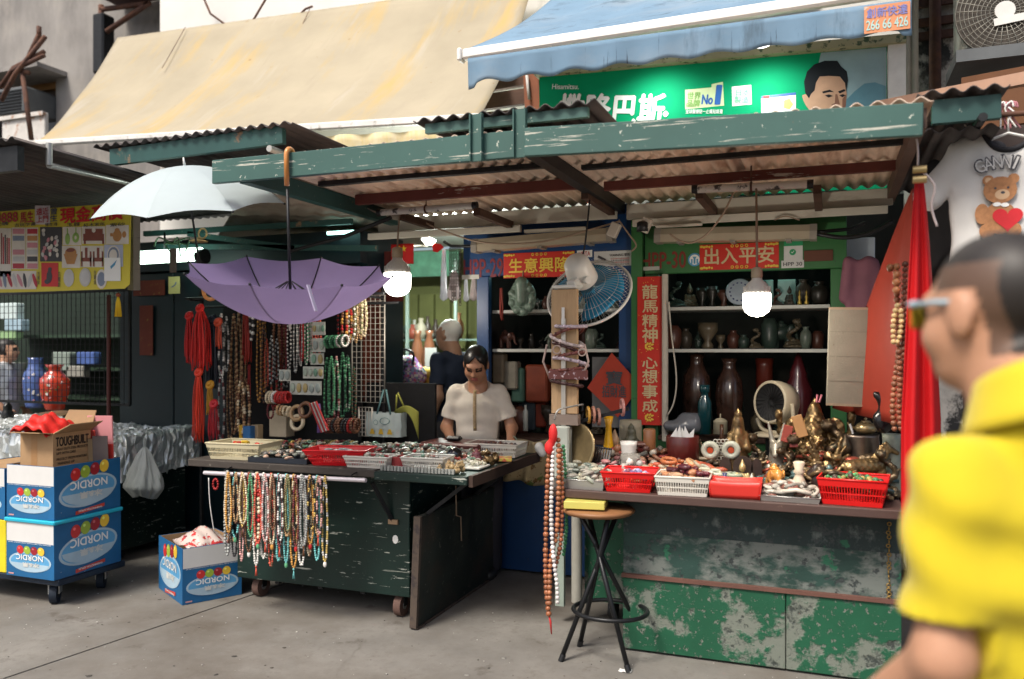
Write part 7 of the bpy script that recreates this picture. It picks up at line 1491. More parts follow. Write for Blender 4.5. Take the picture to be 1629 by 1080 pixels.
def horse():
    pr = [rc((-.3, 0, .5), (.25, 0, .55), .16, .15), rc((.25, 0, .6), (.45, 0, .86), .12, .07), rc((.45, 0, .88), (.64, 0, .78), .07, .045), rc((.42, 0, .93), (.43, 0, 1.0), .03, .01), rc((-.42, 0, .58), (-.62, 0, .35), .05, .03)]
    for x, y, dx in ((-.32, .09, -.08), (-.28, -.09, .06), (.26, .08, .1), (.3, -.08, -.05)): pr += [rc((x, y, .45), (x + dx, y, .24), .075, .045), rc((x + dx, y, .24), (x + dx * .4, y, .02), .04, .035)]
    for k in range(6): pr.append(rc((.22 + .04 * k, 0, .7 + .05 * k), (.12 + .04 * k, .02, .66 + .05 * k), .05, .02))
    return blob(pr, .022, .03, ORN)
def elephant():
    pr = [el((0, 0, .55), (.36, .24, .28)), el((.36, 0, .66), (.18, .17, .2)), rc((.5, 0, .62), (.56, 0, .3), .08, .05), rc((.56, 0, .3), (.66, 0, .2), .05, .035), el((.3, .2, .68), (.12, .04, .16)), el((.3, -.2, .68), (.12, .04, .16)), rc((-.34, 0, .6), (-.4, 0, .3), .03, .02), el((-.02, 0, .84), (.2, .16, .06)), el((-.02, 0, .92), (.1, .09, .08))]
    for x in (-.22, .2):
        for y in (-.13, .13): pr.append(rc((x, y, .45), (x, y, .05), .10, .09))
    return blob(pr, .022, .03)
def donkey():
    pr = [el((0, .03, .22), (.2, .2, .2)), rc((0, 0, .3), (0, -.03, .55), .14, .10), el((0, -.07, .6), (.10, .12, .10)), rc((0, -.12, .58), (0, -.22, .5), .07, .05), rc((-.05, -.02, .66), (-.12, .02, .98), .05, .02), rc((.05, -.02, .66), (.12, .02, .98), .05, .02), rc((-.1, -.1, .3), (-.1, -.2, .05), .06, .05), rc((.1, -.1, .3), (.1, -.2, .05), .06, .05), el((0, 0, .03), (.26, .26, .04))]
    return blob(pr, .02, .03)
def buddha():
    return blob([el((0, 0, .05), (.32, .26, .06)), el((0, .02, .32), (.19, .14, .24)), rc((-.24, -.05, .14), (.1, -.18, .13), .09, .07), rc((.24, -.05, .14), (-.1, -.18, .13), .09, .07), rc((-.17, 0, .5), (-.22, -.05, .3), .06, .05), rc((.17, 0, .5), (.22, -.05, .3), .06, .05), rc((-.22, -.05, .3), (0, -.16, .25), .05, .04), rc((.22, -.05, .3), (0, -.16, .25), .05, .04), el((0, 0, .72), (.11, .12, .14)), rc((0, 0, .84), (0, 0, .99), .07, .015)], .02, .03)
def dragon(seed):
    q = random.Random(seed); pr = [el((0, 0, .06), (.4, .3, .08))]; p = V((-.25, 0, .15)); a = q.uniform(0, 6)
    for k in range(11):
        a += q.uniform(.4, 1.1); n = V((.26 * math.cos(a) * (1 - k * .05), .16 * math.sin(a), .15 + .075 * k)); pr.append(rc(p, n, .085 - .003 * k, .08 - .003 * k)); p = n
        if k % 2: pr.append(rc(n, n + V((.16 * math.cos(a * 2), -.08, .1)), .045, .015))
    pr += [el(p, (.13, .11, .10)), rc(p, p + V((.12, -.06, .1)), .04, .012), rc(p, p + V((-.12, -.06, .1)), .04, .012)]
    return blob(pr, .024, .025, ORN)
def eagle():
    pr = [el((0, 0, .35), (.14, .13, .24)), el((0, -.04, .66), (.08, .09, .09)), rc((0, -.1, .66), (0, -.18, .62), .035, .01), el((0, 0, .05), (.25, .2, .06)), rc((0, 0, .1), (0, 0, .2), .1, .1)]
    for s in (-1, 1):
        for k in range(4): pr.append(rc((s * .12, .02, .45), (s * (.3 + .07 * k), .05, .98 - .16 * k), .05, .03))
    return blob(pr, .022, .02, ORN)
BG = 'bronze figures on the curio table'
G = guanyin(); put(G, 'bronze_statue', 'standing robed bronze figure left of the round desk fan', 'statue', 1174, 648, 4.42, m_brz, 10, BG, .8)
put(ganesha(), 'bronze_statue', 'tall many armed bronze elephant headed god behind the curios', 'statue', 1296, 632, 4.65, m_brz, -5, BG)
D1 = dragon(2); put(D1, 'bronze_statue', 'coiled bronze dragon right of the elephant headed god', 'statue', 1322, 668, 4.55, m_dbrz, 20, BG)
put(dragon(5), 'bronze_statue', 'low twisted bronze dragon in front of the elephant headed god', 'statue', 1288, 690, 4.42, m_brz, -30, BG)
put(dragon(9), 'bronze_statue', 'bronze phoenix with curled tail left of the dragons', 'statue', 1262, 688, 4.4, m_dbrz, 40, BG)
put(eagle(), 'bronze_statue', 'bronze eagle with raised wings beside the dragons', 'statue', 1316, 695, 4.35, m_brz, 25, BG)
H = horse(); put(H, 'bronze_statue', 'galloping bronze horse at the right of the curio table', 'statue', 1376, 702, 4.32, m_brz, 25, BG)
put(H, 'bronze_statue', 'second bronze horse behind the galloping one', 'statue', 1398, 694, 4.50, m_dbrz, -20, BG)
put(donkey(), 'bronze_statue', 'grey figure with two tall pointed ears at the table centre', 'statue', 1235, 672, 4.42, mat('grey_bronze', (.32, .30, .24), .4, .5, var=.3, vs=20), 0, BG)
put(dragon(14), 'bronze_statue', 'bronze cobra rearing beside the robed figure', 'statue', 1200, 688, 4.5, m_dbrz, 70, BG)
E = elephant(); put(E, 'resin_elephant', 'orange amber coloured elephant near the front of the table', 'figurine', 1232, 737, 4.16, mat('amber_resin', (.60, .26, .05), .25, var=.3, vs=14, coat=.5), -70)
put(buddha(), 'gilt_buddha', 'small gilt seated figure in front of the dark arch', 'figurine', 1181, 730, 4.24, mat('pale_gilt', (.55, .42, .2), .35, .5, var=.2))
put(buddha(), 'jade_buddha', 'tiny pale seated figure beside the gilt one', 'figurine', 1196, 752, 4.2, P('pale_jade', .5, .5, .42, .3))
put(dragon(21), 'bronze_statue', 'small bronze beast under the silver bowl', 'statue', 1340, 722, 4.25, m_brz, 10, BG); put(dragon(23), 'bronze_statue', 'bronze toad with coins left of the front vase', 'statue', 1246, 712, 4.3, m_dbrz, 60, BG); put(buddha(), 'bronze_statue', 'bronze seated figure between the dragons and the horse', 'statue', 1345, 690, 4.5, m_dbrz, 0, BG)
put(D1, 'bronze_statue', 'dark bronze dragon at the far right of the table', 'statue', 1412, 715, 4.3, m_dbrz, 120, BG); put(eagle(), 'bronze_statue', 'small bronze rooster behind the red cylinder', 'statue', 1128, 700, 4.6, m_dbrz, -20, BG)
put(buddha(), 'stone_figure', 'small tan carved figure left of the red cylinder', 'figurine', 978, 682, 4.55, P('tan_stone', .38, .24, .14, .5)); put(guanyin(), 'dark_stone_figure', 'dark green veiled stone figure by the yellow vase', 'figurine', 1004, 672, 4.55, P('green_stone', .09, .09, .06, .4))
def lathe_item(nm, lab, cat, u, v, Y, wpx, prof, m, n=20, z=None, rz=0):
    p = cu(u, Y); 
    if z is not None: p.z = z
    h = aY(u, v, Y).z - p.z; r = wpx / 2 * (p.x * -sn + p.y * cs) / FPX; g = MB(Tr(*p) @ Rz(rz)); g.lathe([(a * r, b * h) for a, b in prof], n); return tag(g.build(nm, m), lab, cat)
lathe_item('yellow_vase', 'slim bright yellow vase at the left of the curio table', 'vase', 968, 662, 4.5, 20, [(.6, 0), (.7, .05), (1, .25), (.8, .5), (.5, .75), (.5, .85), (.8, 1), (.6, .99), (.3, .8)], P('yellow_glaze', .68, .36, .01, .2, coat=.6, var=.05))
lathe_item('white_vase', 'small white alabaster vase at the front of the table', 'vase', 1271, 734, 4.12, 25, [(.7, 0), (.75, .04), (.6, .1), (1, .28), (.95, .4), (.55, .58), (.5, .66), (.75, .72), (.5, .78), (.75, .97), (.6, 1), (.3, .9)], P('alabaster', .66, .56, .42, .3, coat=.3))
lathe_item('black_gourd', 'ribbed dark brown round pot beside the white vase', 'pot', 1300, 738, 4.22, 38, [(.5, 0), (.85, .15), (1, .45), (.85, .75), (.4, .92), (.2, 1)], P('dark_ribbed', .03, .018, .015, .35))
lathe_item('silver_bowl', 'tarnished silver bowl carrying the teapot', 'bowl', 1368, 690, 4.6, 62, [(.6, 0), (.95, .2), (1, .6), (.9, .95), (.92, 1), (.8, .98)], mat('tarnished_silver', (.20, .16, .13), .3, .8, var=.3, vs=20))
p = cu(1375, 4.55); zb = aY(1372, 690, 4.6).z + .002
tp_ = thing('brass_teapot', 'small brass teapot standing on the silver bowl', 'teapot', V((p.x, 4.6, zb))); q = V((aY(1377, 690, 4.6).x, 4.6, zb)); g = MB(Tr(*q)); m_brass = mat('aged_brass', (.36, .27, .14), .3, .7, var=.25, vs=25)
g.lathe([(.03, 0), (.05, .012), (.055, .03), (.04, .05), (.025, .055)], 18); g.build('body', m_brass, tp_); g = MB(Tr(*q)); g.lathe([(.028, .056), (.02, .066), (.006, .07), (.009, .078), (0, .084)], 14); g.build('lid', m_brass, tp_); g = MB(Tr(*q)); g.tube([(.05, 0, .045), (.08, 0, .048), (.085, 0, .025), (.055, 0, .012)], .005); g.build('handle', m_brass, tp_); g = MB(Tr(*q)); g.tube([(-.045, 0, .02), (-.075, 0, .035), (-.085, 0, .055)], [.01, .007, .005], 7); g.build('spout', m_brass, tp_)
lathe_item('stone_pot', 'tall mottled grey green stone brush pot at the right end', 'pot', 1418, 690, 4.42, 28, [(.9, 0), (1, .03), (.95, .3), (.95, .9), (1, 1), (.8, .99), (.75, .8)], mat('mottled_stone', (.26, .29, .23), .5, var=.35, vs=20))
lathe_item('red_cylinder', 'dark red lacquer cylinder holding folded white tissues', 'canister', 1086, 693, 4.5, 52, [(1, 0), (1, .98), (.97, 1), (.9, .98), (.9, .6)], P('dark_red_lacquer', .09, .012, .01, .3, coat=.4), 28)
p = cu(1086, 4.5); zt = aY(1086, 693, 4.5).z
g = MB()
for k in range(5): g.add([(-.03, 0, -.05), (.03, 0, -.05), (.0, .004, .045 + .01 * (k % 2))], [(0, 1, 2)], False, Tr(p.x - .045 + .022 * k, 4.5 + .008 * (k % 3), zt) @ Ry(er.uniform(-25, 25)))
tag(g.build('white_tissues', MATS['white_paper'], solid=.002), 'folded white tissues sticking out of the red cylinder', 'tissues')
lathe_item('stone_jar', 'pale crackled stone jar behind the dark figure', 'jar', 1003, 668, 4.72, 36, [(.9, 0), (1, .1), (1, .85), (.95, 1), (.8, .98)], P('crackle', .30, .27, .2, .5, var=.3)); lathe_item('wooden_cup', 'turned brown wooden cup behind the trinkets', 'cup', 1033, 682, 4.5, 20, [(.9, 0), (1.2, .05), (.5, .2), (.5, .35), (1, .6), (1, .97), (.85, 1), (.8, .8)], P('turned_wood', .24, .10, .04, .4, coat=.3)); lathe_item('white_lotus_cup', 'white porcelain cup among the trinkets at left', 'cup', 1000, 702, 4.38, 26, [(.5, 0), (.6, .3), (1, .9), (1.05, 1), (.9, .97), (.5, .5)], P('porcelain', .7, .68, .64, .2, coat=.5)); lathe_item('clear_jar', 'clear plastic jar below the white cup', 'jar', 1003, 722, 4.3, 34, [(.9, 0), (1, .1), (1, .8), (.9, 1), (.8, .98)], P('clear_plastic', .5, .47, .42, .15, trans=.5))
# brass gong plate and comb set at the left
g = MB(Tr(*(cu(921, 4.35) + V((0, 0, .15)))) @ Rz(-28) @ Rx(78)); g.lathe([(0, .0), (.11, .004), (.135, .02), (.14, .026), (.13, .03), (.105, .016), (0, .012)], 30); tag(g.build('brass_plate', m_brass), 'round brass plate standing upright beside the timber post', 'plate')
cm_ = thing('comb_set', 'row of dark carved wooden hairpins beside the brass plate', 'hairpins', cu(945, 4.3))
for k in range(8):
    p = cu(934 + 4 * k, 4.32 - .01 * k); g = MB(); g.beam(p + V((0, 0, .0)), p + V((.01, .09, .155)), .009, .009); g.sph(p + V((.01, .092, .16)), .008, 6, 5); g.build('hairpin', P('ebony', .022, .018, .018, .4), cm_)
g = MB(); g.beam(cu(934, 4.36) + V((0, 0, .07)), cu(964, 4.28) + V((0, 0, .07)), .01, .01); g.build('stand', P('ebony', .022, .018, .018, .4), cm_)
for k, (u, v, c, nm) in enumerate(((936, 660, (.55, .30, .05), 'yellow'), (944, 660, (.42, .20, .14), 'tan'), (952, 663, (.35, .18, .14), 'brown'), (990, 648, (.45, .22, .2), 'pink'))):
    q = aY(u, v, 4.4); g = MB(Tr(*q) @ Rz(25) @ Ry(88)); g.torus((0, 0, 0), .042, .008, 20, 7); tag(g.build('bangle', P('rod_bangle_%d' % k, *c, .35)), '%s bangle on the dark rod beside the post' % nm, 'bangle', 'bangles on the dark rod')
g = MB(); g.beam(aY(915, 672, 4.4), aY(1000, 650, 4.42), .03, .02); tag(g.build('bangle_rod', m_blackmetal), 'dark flat rod carrying bangles beside the timber post', 'rod')
# jade discs on open stand
t = thing('jade_disc_pair', 'pair of pale jade discs with red centres on a pierced stand', 'ornament', cu(1147, 4.36))
for k, u in enumerate((1130, 1163)):
    q = aY(u, 716, 4.34); Mx = Tr(*q) @ Rx(90); g = MB(Mx); g.torus((0, 0, 0), .032, .016, 24, 8); d0 = g.build('disc', P('pale_jade_disc', .42, .44, .36, .35), t); g = MB(Mx); g.cyl((0, 0, -.006), (0, 0, .008), .016); g.build('centre', P('carnelian', .4, .06, .02, .3), d0)
g = MB(); 
for k in range(16): q = aY(1138 + (k % 4) * 6, 702 + (k // 4) * 9, 4.36); g.torus(q, .010, .003, 8, 4, Rx(90))
g.build('pierced_stand', P('white_metal_filigree', .5, .48, .42, .4), t, kind='stuff'); g = MB(); p = cu(1147, 4.36); g.bb((p.x - .1, 4.34, TZ + .002), (p.x + .1, 4.38, TZ + .03), .004); g.build('base', P('ebony', .022, .018, .018, .4), t)
# dark arch niche, small bottles
for k, (u, v, w) in enumerate(((1154, 728, 18), (1182, 726, 30), (1204, 730, 16))):
    p = cu(u, 4.30); h = ht(u, v, 4.30); r = w / 2 * 4.2 / FPX; g = MB(Tr(*p)); pts = [(-r, 0), (r, 0), (r, h * .7)] + [(r * math.cos(a), h * .7 + h * .3 * math.sin(a)) for a in [j * math.pi / 10 for j in range(1, 10)]] + [(-r, h * .7)]
    g.prism(pts, -.012, .012, basis(V((0, 0, 0)), EX, EZ, V((0, -1, 0)))); tag(g.build('arched_plaque', P('dark_carved_wood', .03, .018, .014, .5, var=.4, vs=40)), ('left', 'middle', 'right')[k] + ' dark carved arch behind the gilt figure', 'plaque', 'dark carved arches')
lathe_item('snuff_bottle', 'little blue and white snuff bottle before the left arch', 'bottle', 1153, 752, 4.2, 17, [(.7, 0), (1, .2), (1, .6), (.6, .8), (.4, .85), (.45, 1)], P('cobalt', .03, .04, .12, .2)); lathe_item('brown_bottle', 'brown glass bottle standing behind the jade discs', 'bottle', 1148, 675, 4.75, 12, [(1, 0), (1, .6), (.5, .8), (.5, 1)], P('brown_bottle_glass', .07, .03, .015, .15))
# trays and baskets along the front
def steel_tray(lab, M, w, d, h=.028):
    t = thing('steel_tray', lab, 'tray', M=M, group='steel trays on the curio table'); g = MB(); g.bb((-w / 2, -d / 2, 0), (w / 2, d / 2, .003)); s = 1.06
    for i, (a, b) in enumerate((((-1, -1), (1, -1)), ((1, -1), (1, 1)), ((1, 1), (-1, 1)), ((-1, 1), (-1, -1)))): g.quad((a[0] * w / 2, a[1] * d / 2, .002), (b[0] * w / 2, b[1] * d / 2, .002), (b[0] * w / 2 * s, b[1] * d / 2 * s, h), (a[0] * w / 2 * s, a[1] * d / 2 * s, h))
    g.build('pan', mat('brushed_steel', (.5, .5, .48), .35, .8, var=.1), t, local=True, solid=.002); g = MB(); g.tube([(x * w / 2 * s, y * d / 2 * s, h) for x, y in ((-1, -1), (1, -1), (1, 1), (-1, 1))], .003, 5, closed=True); g.build('rim', MATS['brushed_steel'], t, local=True)
KB = 'plastic baskets on the curio table'; zt = TZ + .002
p = V((-1.17, 4.08, zt)); steel_tray('steel tray of jade pieces at the left end of the curio table', Tr(*p) @ Rz(-4), .26, .2, .045); pile('grey green jade pieces in the left steel tray', 'jade', p + V((0, .01, .008)), .25, .19, .11, 150, [(.30, .32, .27), (.22, .26, .22), (.4, .37, .28), (.45, .42, .36)], .02, 'eeob')
p = V((-.93, 4.07, zt)); basket('red basket with purple beads, leftmost on the curio table', Tr(*p) @ Rz(5), .26, .22, .095, P('bright_red_plastic', .66, .012, .012, .35, var=.05), KB, .8); pile('purple and white beads in the leftmost red basket', 'beads', p + V((.02, .0, .055)), .13, .12, .035, 60, [(.15, .1, .22), (.6, .55, .55), (.35, .12, .15), (.3, .3, .5)], .012, 's')
p = V((-.665, 4.07, zt)); basket('white basket of dark red stones on the curio table', Tr(*p) @ Rz(4), .255, .23, .088, m_wht, KB, .88); pile('dark red and tan polished stones in the white basket', 'stones', p + V((0, .0, .045)), .22, .18, .08, 70, [(.09, .015, .025), (.12, .02, .03), (.45, .2, .1), (.5, .3, .18)], .022, 'eeb')
g = MB(Tr(-.42, 4.06, zt) @ Rz(3)); h = .075
g.grid(lambda u, v: (-.12 + .24 * u, -.085 + .17 * v, h - .055 * (1 - (2 * u - 1) ** 2) ** .5 * (1 - (2 * v - 1) ** 2) ** .5 + .006 * (2 * u - 1) ** 2), 20, 14); g.grid(lambda u, v: (-.12 + .24 * u + (0.012 * (2 * u - 1)) * (v - 1), -.085 + .01 * (1 - v), h * v * (1 + .08 * (2 * u - 1) ** 2)), 20, 4); g.grid(lambda u, v: (.12 - .01 * (1 - v), -.085 + .17 * u, h * v * 1.08), 8, 3); g.grid(lambda u, v: (-.12 + .01 * (1 - v), -.085 + .17 * u, h * v * 1.08), 8, 3, flip=True)
tag(g.build('red_dish', P('salmon_plastic', .64, .04, .03, .35, var=.05), solid=.004), 'shallow salmon red dish at the front of the curio table', 'dish', KB)
p = V((-.17, 4.07, zt)); steel_tray('steel tray of watches and shells right of the salmon dish', Tr(*p) @ Rz(-3), .25, .17, .022); pile('pale shells and watch cases on the right steel tray', 'shells', p + V((0, 0, .006)), .21, .14, .07, 60, [(.45, .42, .36), (.5, .45, .38), (.3, .28, .24), (.2, .08, .06)], .02, 'eeol')
p = V((.10, 4.09, zt)); basket('large red basket of green beads at the right end of the table', Tr(*p) @ Rz(-6), .29, .24, .115, P('bright_red_plastic', .66, .012, .012, .35, var=.05), KB, .84); pile('green, amber and brown beads in the right red basket', 'beads', p + V((0, .01, .075)), .24, .18, .045, 160, [(.04, .18, .08), (.12, .06, .04), (.4, .3, .1), (.05, .05, .04), (.08, .3, .1)], .011, 's')
pile('orange carnelian and amber pieces behind the baskets', 'stones', (-.72, 4.27, zt), .46, .16, .12, 100, [(.5, .16, .06), (.55, .3, .15), (.45, .1, .05), (.5, .42, .3)], .026, 'ebo')
pile('white crystal and pink stones behind the red basket', 'stones', (-1.0, 4.27, zt), .34, .18, .13, 130, [(.6, .55, .5), (.45, .2, .2), (.5, .5, .48), (.12, .05, .05)], .018, 'seb')
pile('pale jade rings and carvings before the jade discs', 'jade', (-.55, 4.24, zt), .3, .1, .09, 60, [(.42, .44, .34), (.5, .48, .36), (.3, .35, .25)], .024, 'oe'); pile('mixed bronze trinkets filling the right half of the table', 'trinkets', (-.05, 4.40, zt), .62, .44, .17, 330, [(.16, .11, .06), (.24, .16, .08), (.08, .06, .04), (.3, .22, .12), (.35, .08, .05), (.08, .14, .14)], .022, 'seobl', mt=mat('bronze_trinkets', attr=True, rough=.35, metal=.5, var=.2)); pile('brown wooden and stone trinkets at the back left of the table', 'trinkets', (-.95, 4.50, zt), .6, .4, .17, 260, [(.2, .09, .05), (.12, .05, .04), (.3, .16, .1), (.4, .36, .3), (.1, .1, .09), (.35, .06, .05)], .022, 'seob'); pile('small dark curios at the back centre of the table', 'trinkets', (-.45, 4.55, zt), .55, .4, .15, 220, [(.12, .09, .06), (.2, .15, .09), (.05, .05, .045), (.3, .26, .2)], .02, 'seob')
for i, (u, v, w, hh, c, rz) in enumerate(((1252, 690, 14, 26, (.30, .05, .03), 12), (1272, 678, 16, 34, (.42, .22, .08), -18), (1262, 700, 12, 22, (.28, .05, .04), -5))):
    q = aY(u, v, 4.36); g = MB(Tr(*q) @ Ry(rz) @ Rx(-8)); k = 4.3 / FPX; g.box((0, 0, 0), (w * k, .01, hh * k), None, .002); tag(g.build('wooden_tablet', P('tablet_%d' % i, *c, .5)), ('dark red tablet left of the orange one', 'orange brown tablet leaning on the bronzes', 'lowest dark red tablet among the bronzes')[i], 'tablet', 'tablets among the bronzes')
for k in range(2): g = MB(); a = aY(1299 + 4 * k, 640, 4.6); g.cyl(a, a + V((.004 + .01 * k, 0, .04)), .006, n=6); tag(g.build('pink_lipstick', P('pink_stick', .6, .2, .25, .4)), ('left', 'right')[k] + ' pink stick on top of the tallest bronze', 'stick', 'pink sticks on the tallest bronze')
g = MB(); a = aY(1357, 690, 4.58); g.cyl(a, a + V((-.015, 0, .05)), .006, n=6); tag(g.build('cigarette_holder', MATS['white_rail_clean']), 'short white cigarette holder beside the brass teapot', 'holder'); 
# round cream desk fan on the counter
fq = aY(1232, 640, 5.0); fk = thing('desk_fan', 'round cream desk fan with black mouth on the green counter', 'fan', V((fq.x, 5.0, .99))); ax = V((-.62, -.75, .08)).normalized(); M = frame(fq, ax)
m_cf = P('cream_fan', .55, .48, .34, .4, var=.05); g = MB(M); g.lathe([(.075, -.09), (.115, -.08), (.125, -.02), (.125, .035), (.118, .045), (.108, .04)], 32, cap=False); g.build('drum', m_cf, fk)
g = MB(M); g.lathe([(0, .02), (.05, .024), (.108, .034)], 28, cap=False); g.build('mouth', P('fan_black', .006, .006, .007, .4), fk); g = MB(M)
for k in range(24): a = k * math.pi / 12; g.tube([(.02 * math.cos(a), .02 * math.sin(a), .034), (.108 * math.cos(a + .5), .108 * math.sin(a + .5), .038)], .0018, 4)
g.build('grille', P('fan_grille', .008, .008, .009, .5), fk, kind='stuff'); side = V((0, 0, 1)).cross(ax).normalized()
g = MB(); g.tube(smooth([fq + side * .13, fq + side * .135 + V((0, 0, -.1)), fq + side * .08 + V((0, 0, -.165)), fq - side * .08 + V((0, 0, -.165)), fq - side * .13 + V((0, 0, -.1))]), .012, 8); g.build('yoke', m_cf, fk); zb_ = fq.z - .175
g = MB(Tr(fq.x, 5.0, zb_ - .02)); g.lathe([(.12, 0), (.125, .01), (.1, .02), (0, .022)], 28); g.build('base', m_cf, fk); g = MB(); g.cyl((fq.x, 5.0, .86), (fq.x, 5.0, zb_ - .022), .05, n=16); g.build('stand', m_blackmetal, fk)
# on the stall counters
def shelf_item(nm, lab, cat, u, v1, v0, Y, wpx, prof, m, grp=None):
    b = aY(u, v1, Y); h = aY(u, v0, Y).z - b.z; r = wpx / 2 * (b.x * -sn + b.y * cs) / FPX; g = MB(Tr(*b)); g.lathe([(x * r, z * h) for x, z in prof], 16); return tag(g.build(nm, m), lab, cat, grp)
VJ = [(.6, 0), (.9, .25), (1, .5), (.9, .72), (.5, .85), (.45, .93), (.6, 1), (.4, .95)]
m_pl = mat('plastic_wrapped_vase', (.05, .024, .017), .25, var=.6, vs=14, coat=.6)
for k, (u, w, v0) in enumerate(((1108, 46, 562), (1160, 44, 570))): shelf_item('wrapped_vase', ('large plastic wrapped vase at the left inside the green stall', 'large plastic wrapped vase second from the left in the green stall')[k], 'vase', u, 690, v0, 5.55, w, VJ, m_pl, 'wrapped vases in the green stall')
shelf_item('red_vase', 'tall dull red vase in the middle of the green stall', 'vase', 1216, 690, 570, 5.7, 26, [(1, 0), (1, .9), (1.1, 1)], P('dull_red_glaze', .12, .02, .012, .3)); shelf_item('lidded_jar', 'large maroon lidded jar at the right inside the green stall', 'jar', 1270, 690, 560, 5.6, 44, [(.8, 0), (1, .2), (1, .55), (.6, .7), (.62, .74), (.3, .9), (.1, 1)], P('maroon_glaze', .10, .015, .02, .25, coat=.4))
shelf_item('water_bottle', 'dark teal water bottle on the green counter', 'bottle', 1121, 690, 612, 5.2, 22, [(1, 0), (1, .65), (.55, .78), (.55, .84), (.72, .85), (.72, 1)], P('teal_bottle', .006, .05, .06, .15, coat=.4)); shelf_item('blue_lid_jar', 'small cream jar with blue lid on the green counter', 'jar', 1146, 690, 658, 5.15, 22, [(1, 0), (1, .6), (1.05, .62), (.6, .75), (.1, .8), (.1, 1)], P('cream_jar', .45, .4, .28, .4))
g = blob([el(aY(1087, 678, 5.2), (.12, .08, .05)), el(aY(1098, 668, 5.2), (.07, .06, .05))], .014, .04, lambda D, X: D + .006 * np.sin(60 * X[..., 0])); tag(g.build('grey_plastic_bag', P('grey_plastic', .14, .15, .17, .25, var=.2)), 'grey plastic bag lying on the green counter', 'bag')
# shelves of both stalls
sr = random.Random(8); SH = [G, buddha(), D1, E, H, dragon(31)]; cnt = 0
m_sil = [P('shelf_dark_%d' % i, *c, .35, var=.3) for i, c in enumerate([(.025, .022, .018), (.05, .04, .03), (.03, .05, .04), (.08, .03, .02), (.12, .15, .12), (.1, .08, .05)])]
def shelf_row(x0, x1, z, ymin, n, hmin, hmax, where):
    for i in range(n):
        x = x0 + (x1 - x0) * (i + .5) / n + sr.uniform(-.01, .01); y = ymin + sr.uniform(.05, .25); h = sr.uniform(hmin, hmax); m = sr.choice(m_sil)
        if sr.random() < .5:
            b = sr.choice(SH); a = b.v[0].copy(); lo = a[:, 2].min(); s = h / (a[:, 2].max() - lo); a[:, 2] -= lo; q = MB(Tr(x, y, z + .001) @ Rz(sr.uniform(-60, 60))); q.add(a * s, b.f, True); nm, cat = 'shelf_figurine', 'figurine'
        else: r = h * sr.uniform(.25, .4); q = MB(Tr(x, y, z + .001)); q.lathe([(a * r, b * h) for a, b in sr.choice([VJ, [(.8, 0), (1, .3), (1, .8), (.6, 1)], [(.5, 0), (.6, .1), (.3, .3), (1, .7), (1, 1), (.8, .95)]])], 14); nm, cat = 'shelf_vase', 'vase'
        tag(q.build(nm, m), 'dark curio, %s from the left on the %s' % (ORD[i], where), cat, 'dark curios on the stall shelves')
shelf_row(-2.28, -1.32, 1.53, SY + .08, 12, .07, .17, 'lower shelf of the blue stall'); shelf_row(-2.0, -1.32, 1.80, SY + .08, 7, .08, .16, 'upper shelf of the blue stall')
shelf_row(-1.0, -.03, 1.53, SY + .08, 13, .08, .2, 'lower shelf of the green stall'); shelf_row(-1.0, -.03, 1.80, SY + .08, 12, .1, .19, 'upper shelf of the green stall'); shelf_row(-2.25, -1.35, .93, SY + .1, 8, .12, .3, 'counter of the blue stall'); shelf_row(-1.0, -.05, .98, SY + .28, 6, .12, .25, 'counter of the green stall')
q = aY(1177, 462, SY + .12); t = thing('blue_white_plate', 'blue and white porcelain plate on the upper shelf of the green stall', 'plate', V((q.x, SY + .12, 1.803))); Mx = Tr(q.x, SY + .10, 1.803 + .085) @ Rx(82); g = MB(Mx); g.lathe([(0, 0), (.06, .004), (.085, .014), (.08, .018), (0, .008)], 26); g.build('plate', P('pale_blue_porcelain', .3, .36, .42, .2), t); g = MB(Mx)
for k in range(14): a = k * .45; g.sph((.06 * math.cos(a), .06 * math.sin(a), .014), .010, 6, 4, (1, 1, .2))
g.build('pattern', P('cobalt', .03, .04, .12, .2), t, kind='stuff')
for k, (u, w) in enumerate(((1207, 12), (1222, 14), (1245, 12), (1258, 13))): q = aY(u, 470, SY + .36); g = MB(); g.box((q.x, SY + .34, 1.803 + .09), (w * .0048, .02, .17), None, .004); tag(g.build('pale_tile', P('pale_teal_tile', .25, .38, .36, .35)), 'pale teal tile, %s from the left behind the bulb' % ORD[k], 'tile', 'pale tiles on the upper shelf')
for k, u in enumerate((1272, 1283)): q = aY(u, 485, SY + .09); g = MB(Tr(q.x, SY + .09, 1.802)); g.lathe([(.012, 0), (.014, .01), (.006, .03), (.01, .045), (.004, .06), (.006, .075), (0, .09)], 10); tag(g.build('gilt_pagoda', P('gilt', .5, .36, .08, .3, metal=.6)), ('left', 'right') [k] + ' small gilt pagoda on the upper green stall shelf', 'figurine', 'gilt pagodas')
# carved jade disc in the blue stall, red tassel, red diamond paper
q = aY(831, 474, 5.28); t = thing('carved_disc', 'round green carved stone disc hanging in the blue stall', 'carving', V((q.x, 5.28, aY(831, 503, 5.28).z)))
m_cj = mat('carved_green_stone', (.14, .20, .16), .35, var=.35, vs=30, bump=.8, bs=60)
pr = [el(q, (.10, .022, .125)), rc(q + V((0, -.02, .10)), q + V((0, -.02, -.02)), .045, .035)] + [el(q + V((.075 * math.cos(k * .7), -.018, .095 * math.sin(k * .7))), (.026, .018, .026)) for k in range(9)]
for k in range(14): a = er.uniform(0, 6.28); rr_ = er.uniform(.2, .85); pr.append(el(q + V((.085 * rr_ * math.cos(a), -.024, .11 * rr_ * math.sin(a))), (.014, .014, .014)))
blob(pr, .007, .008).build('disc', m_cj, t)
g = MB(); g.tube([q + V((0, 0, .12)), q + V((0, .02, .2))], .004); g.build('cord', m_cb, t)
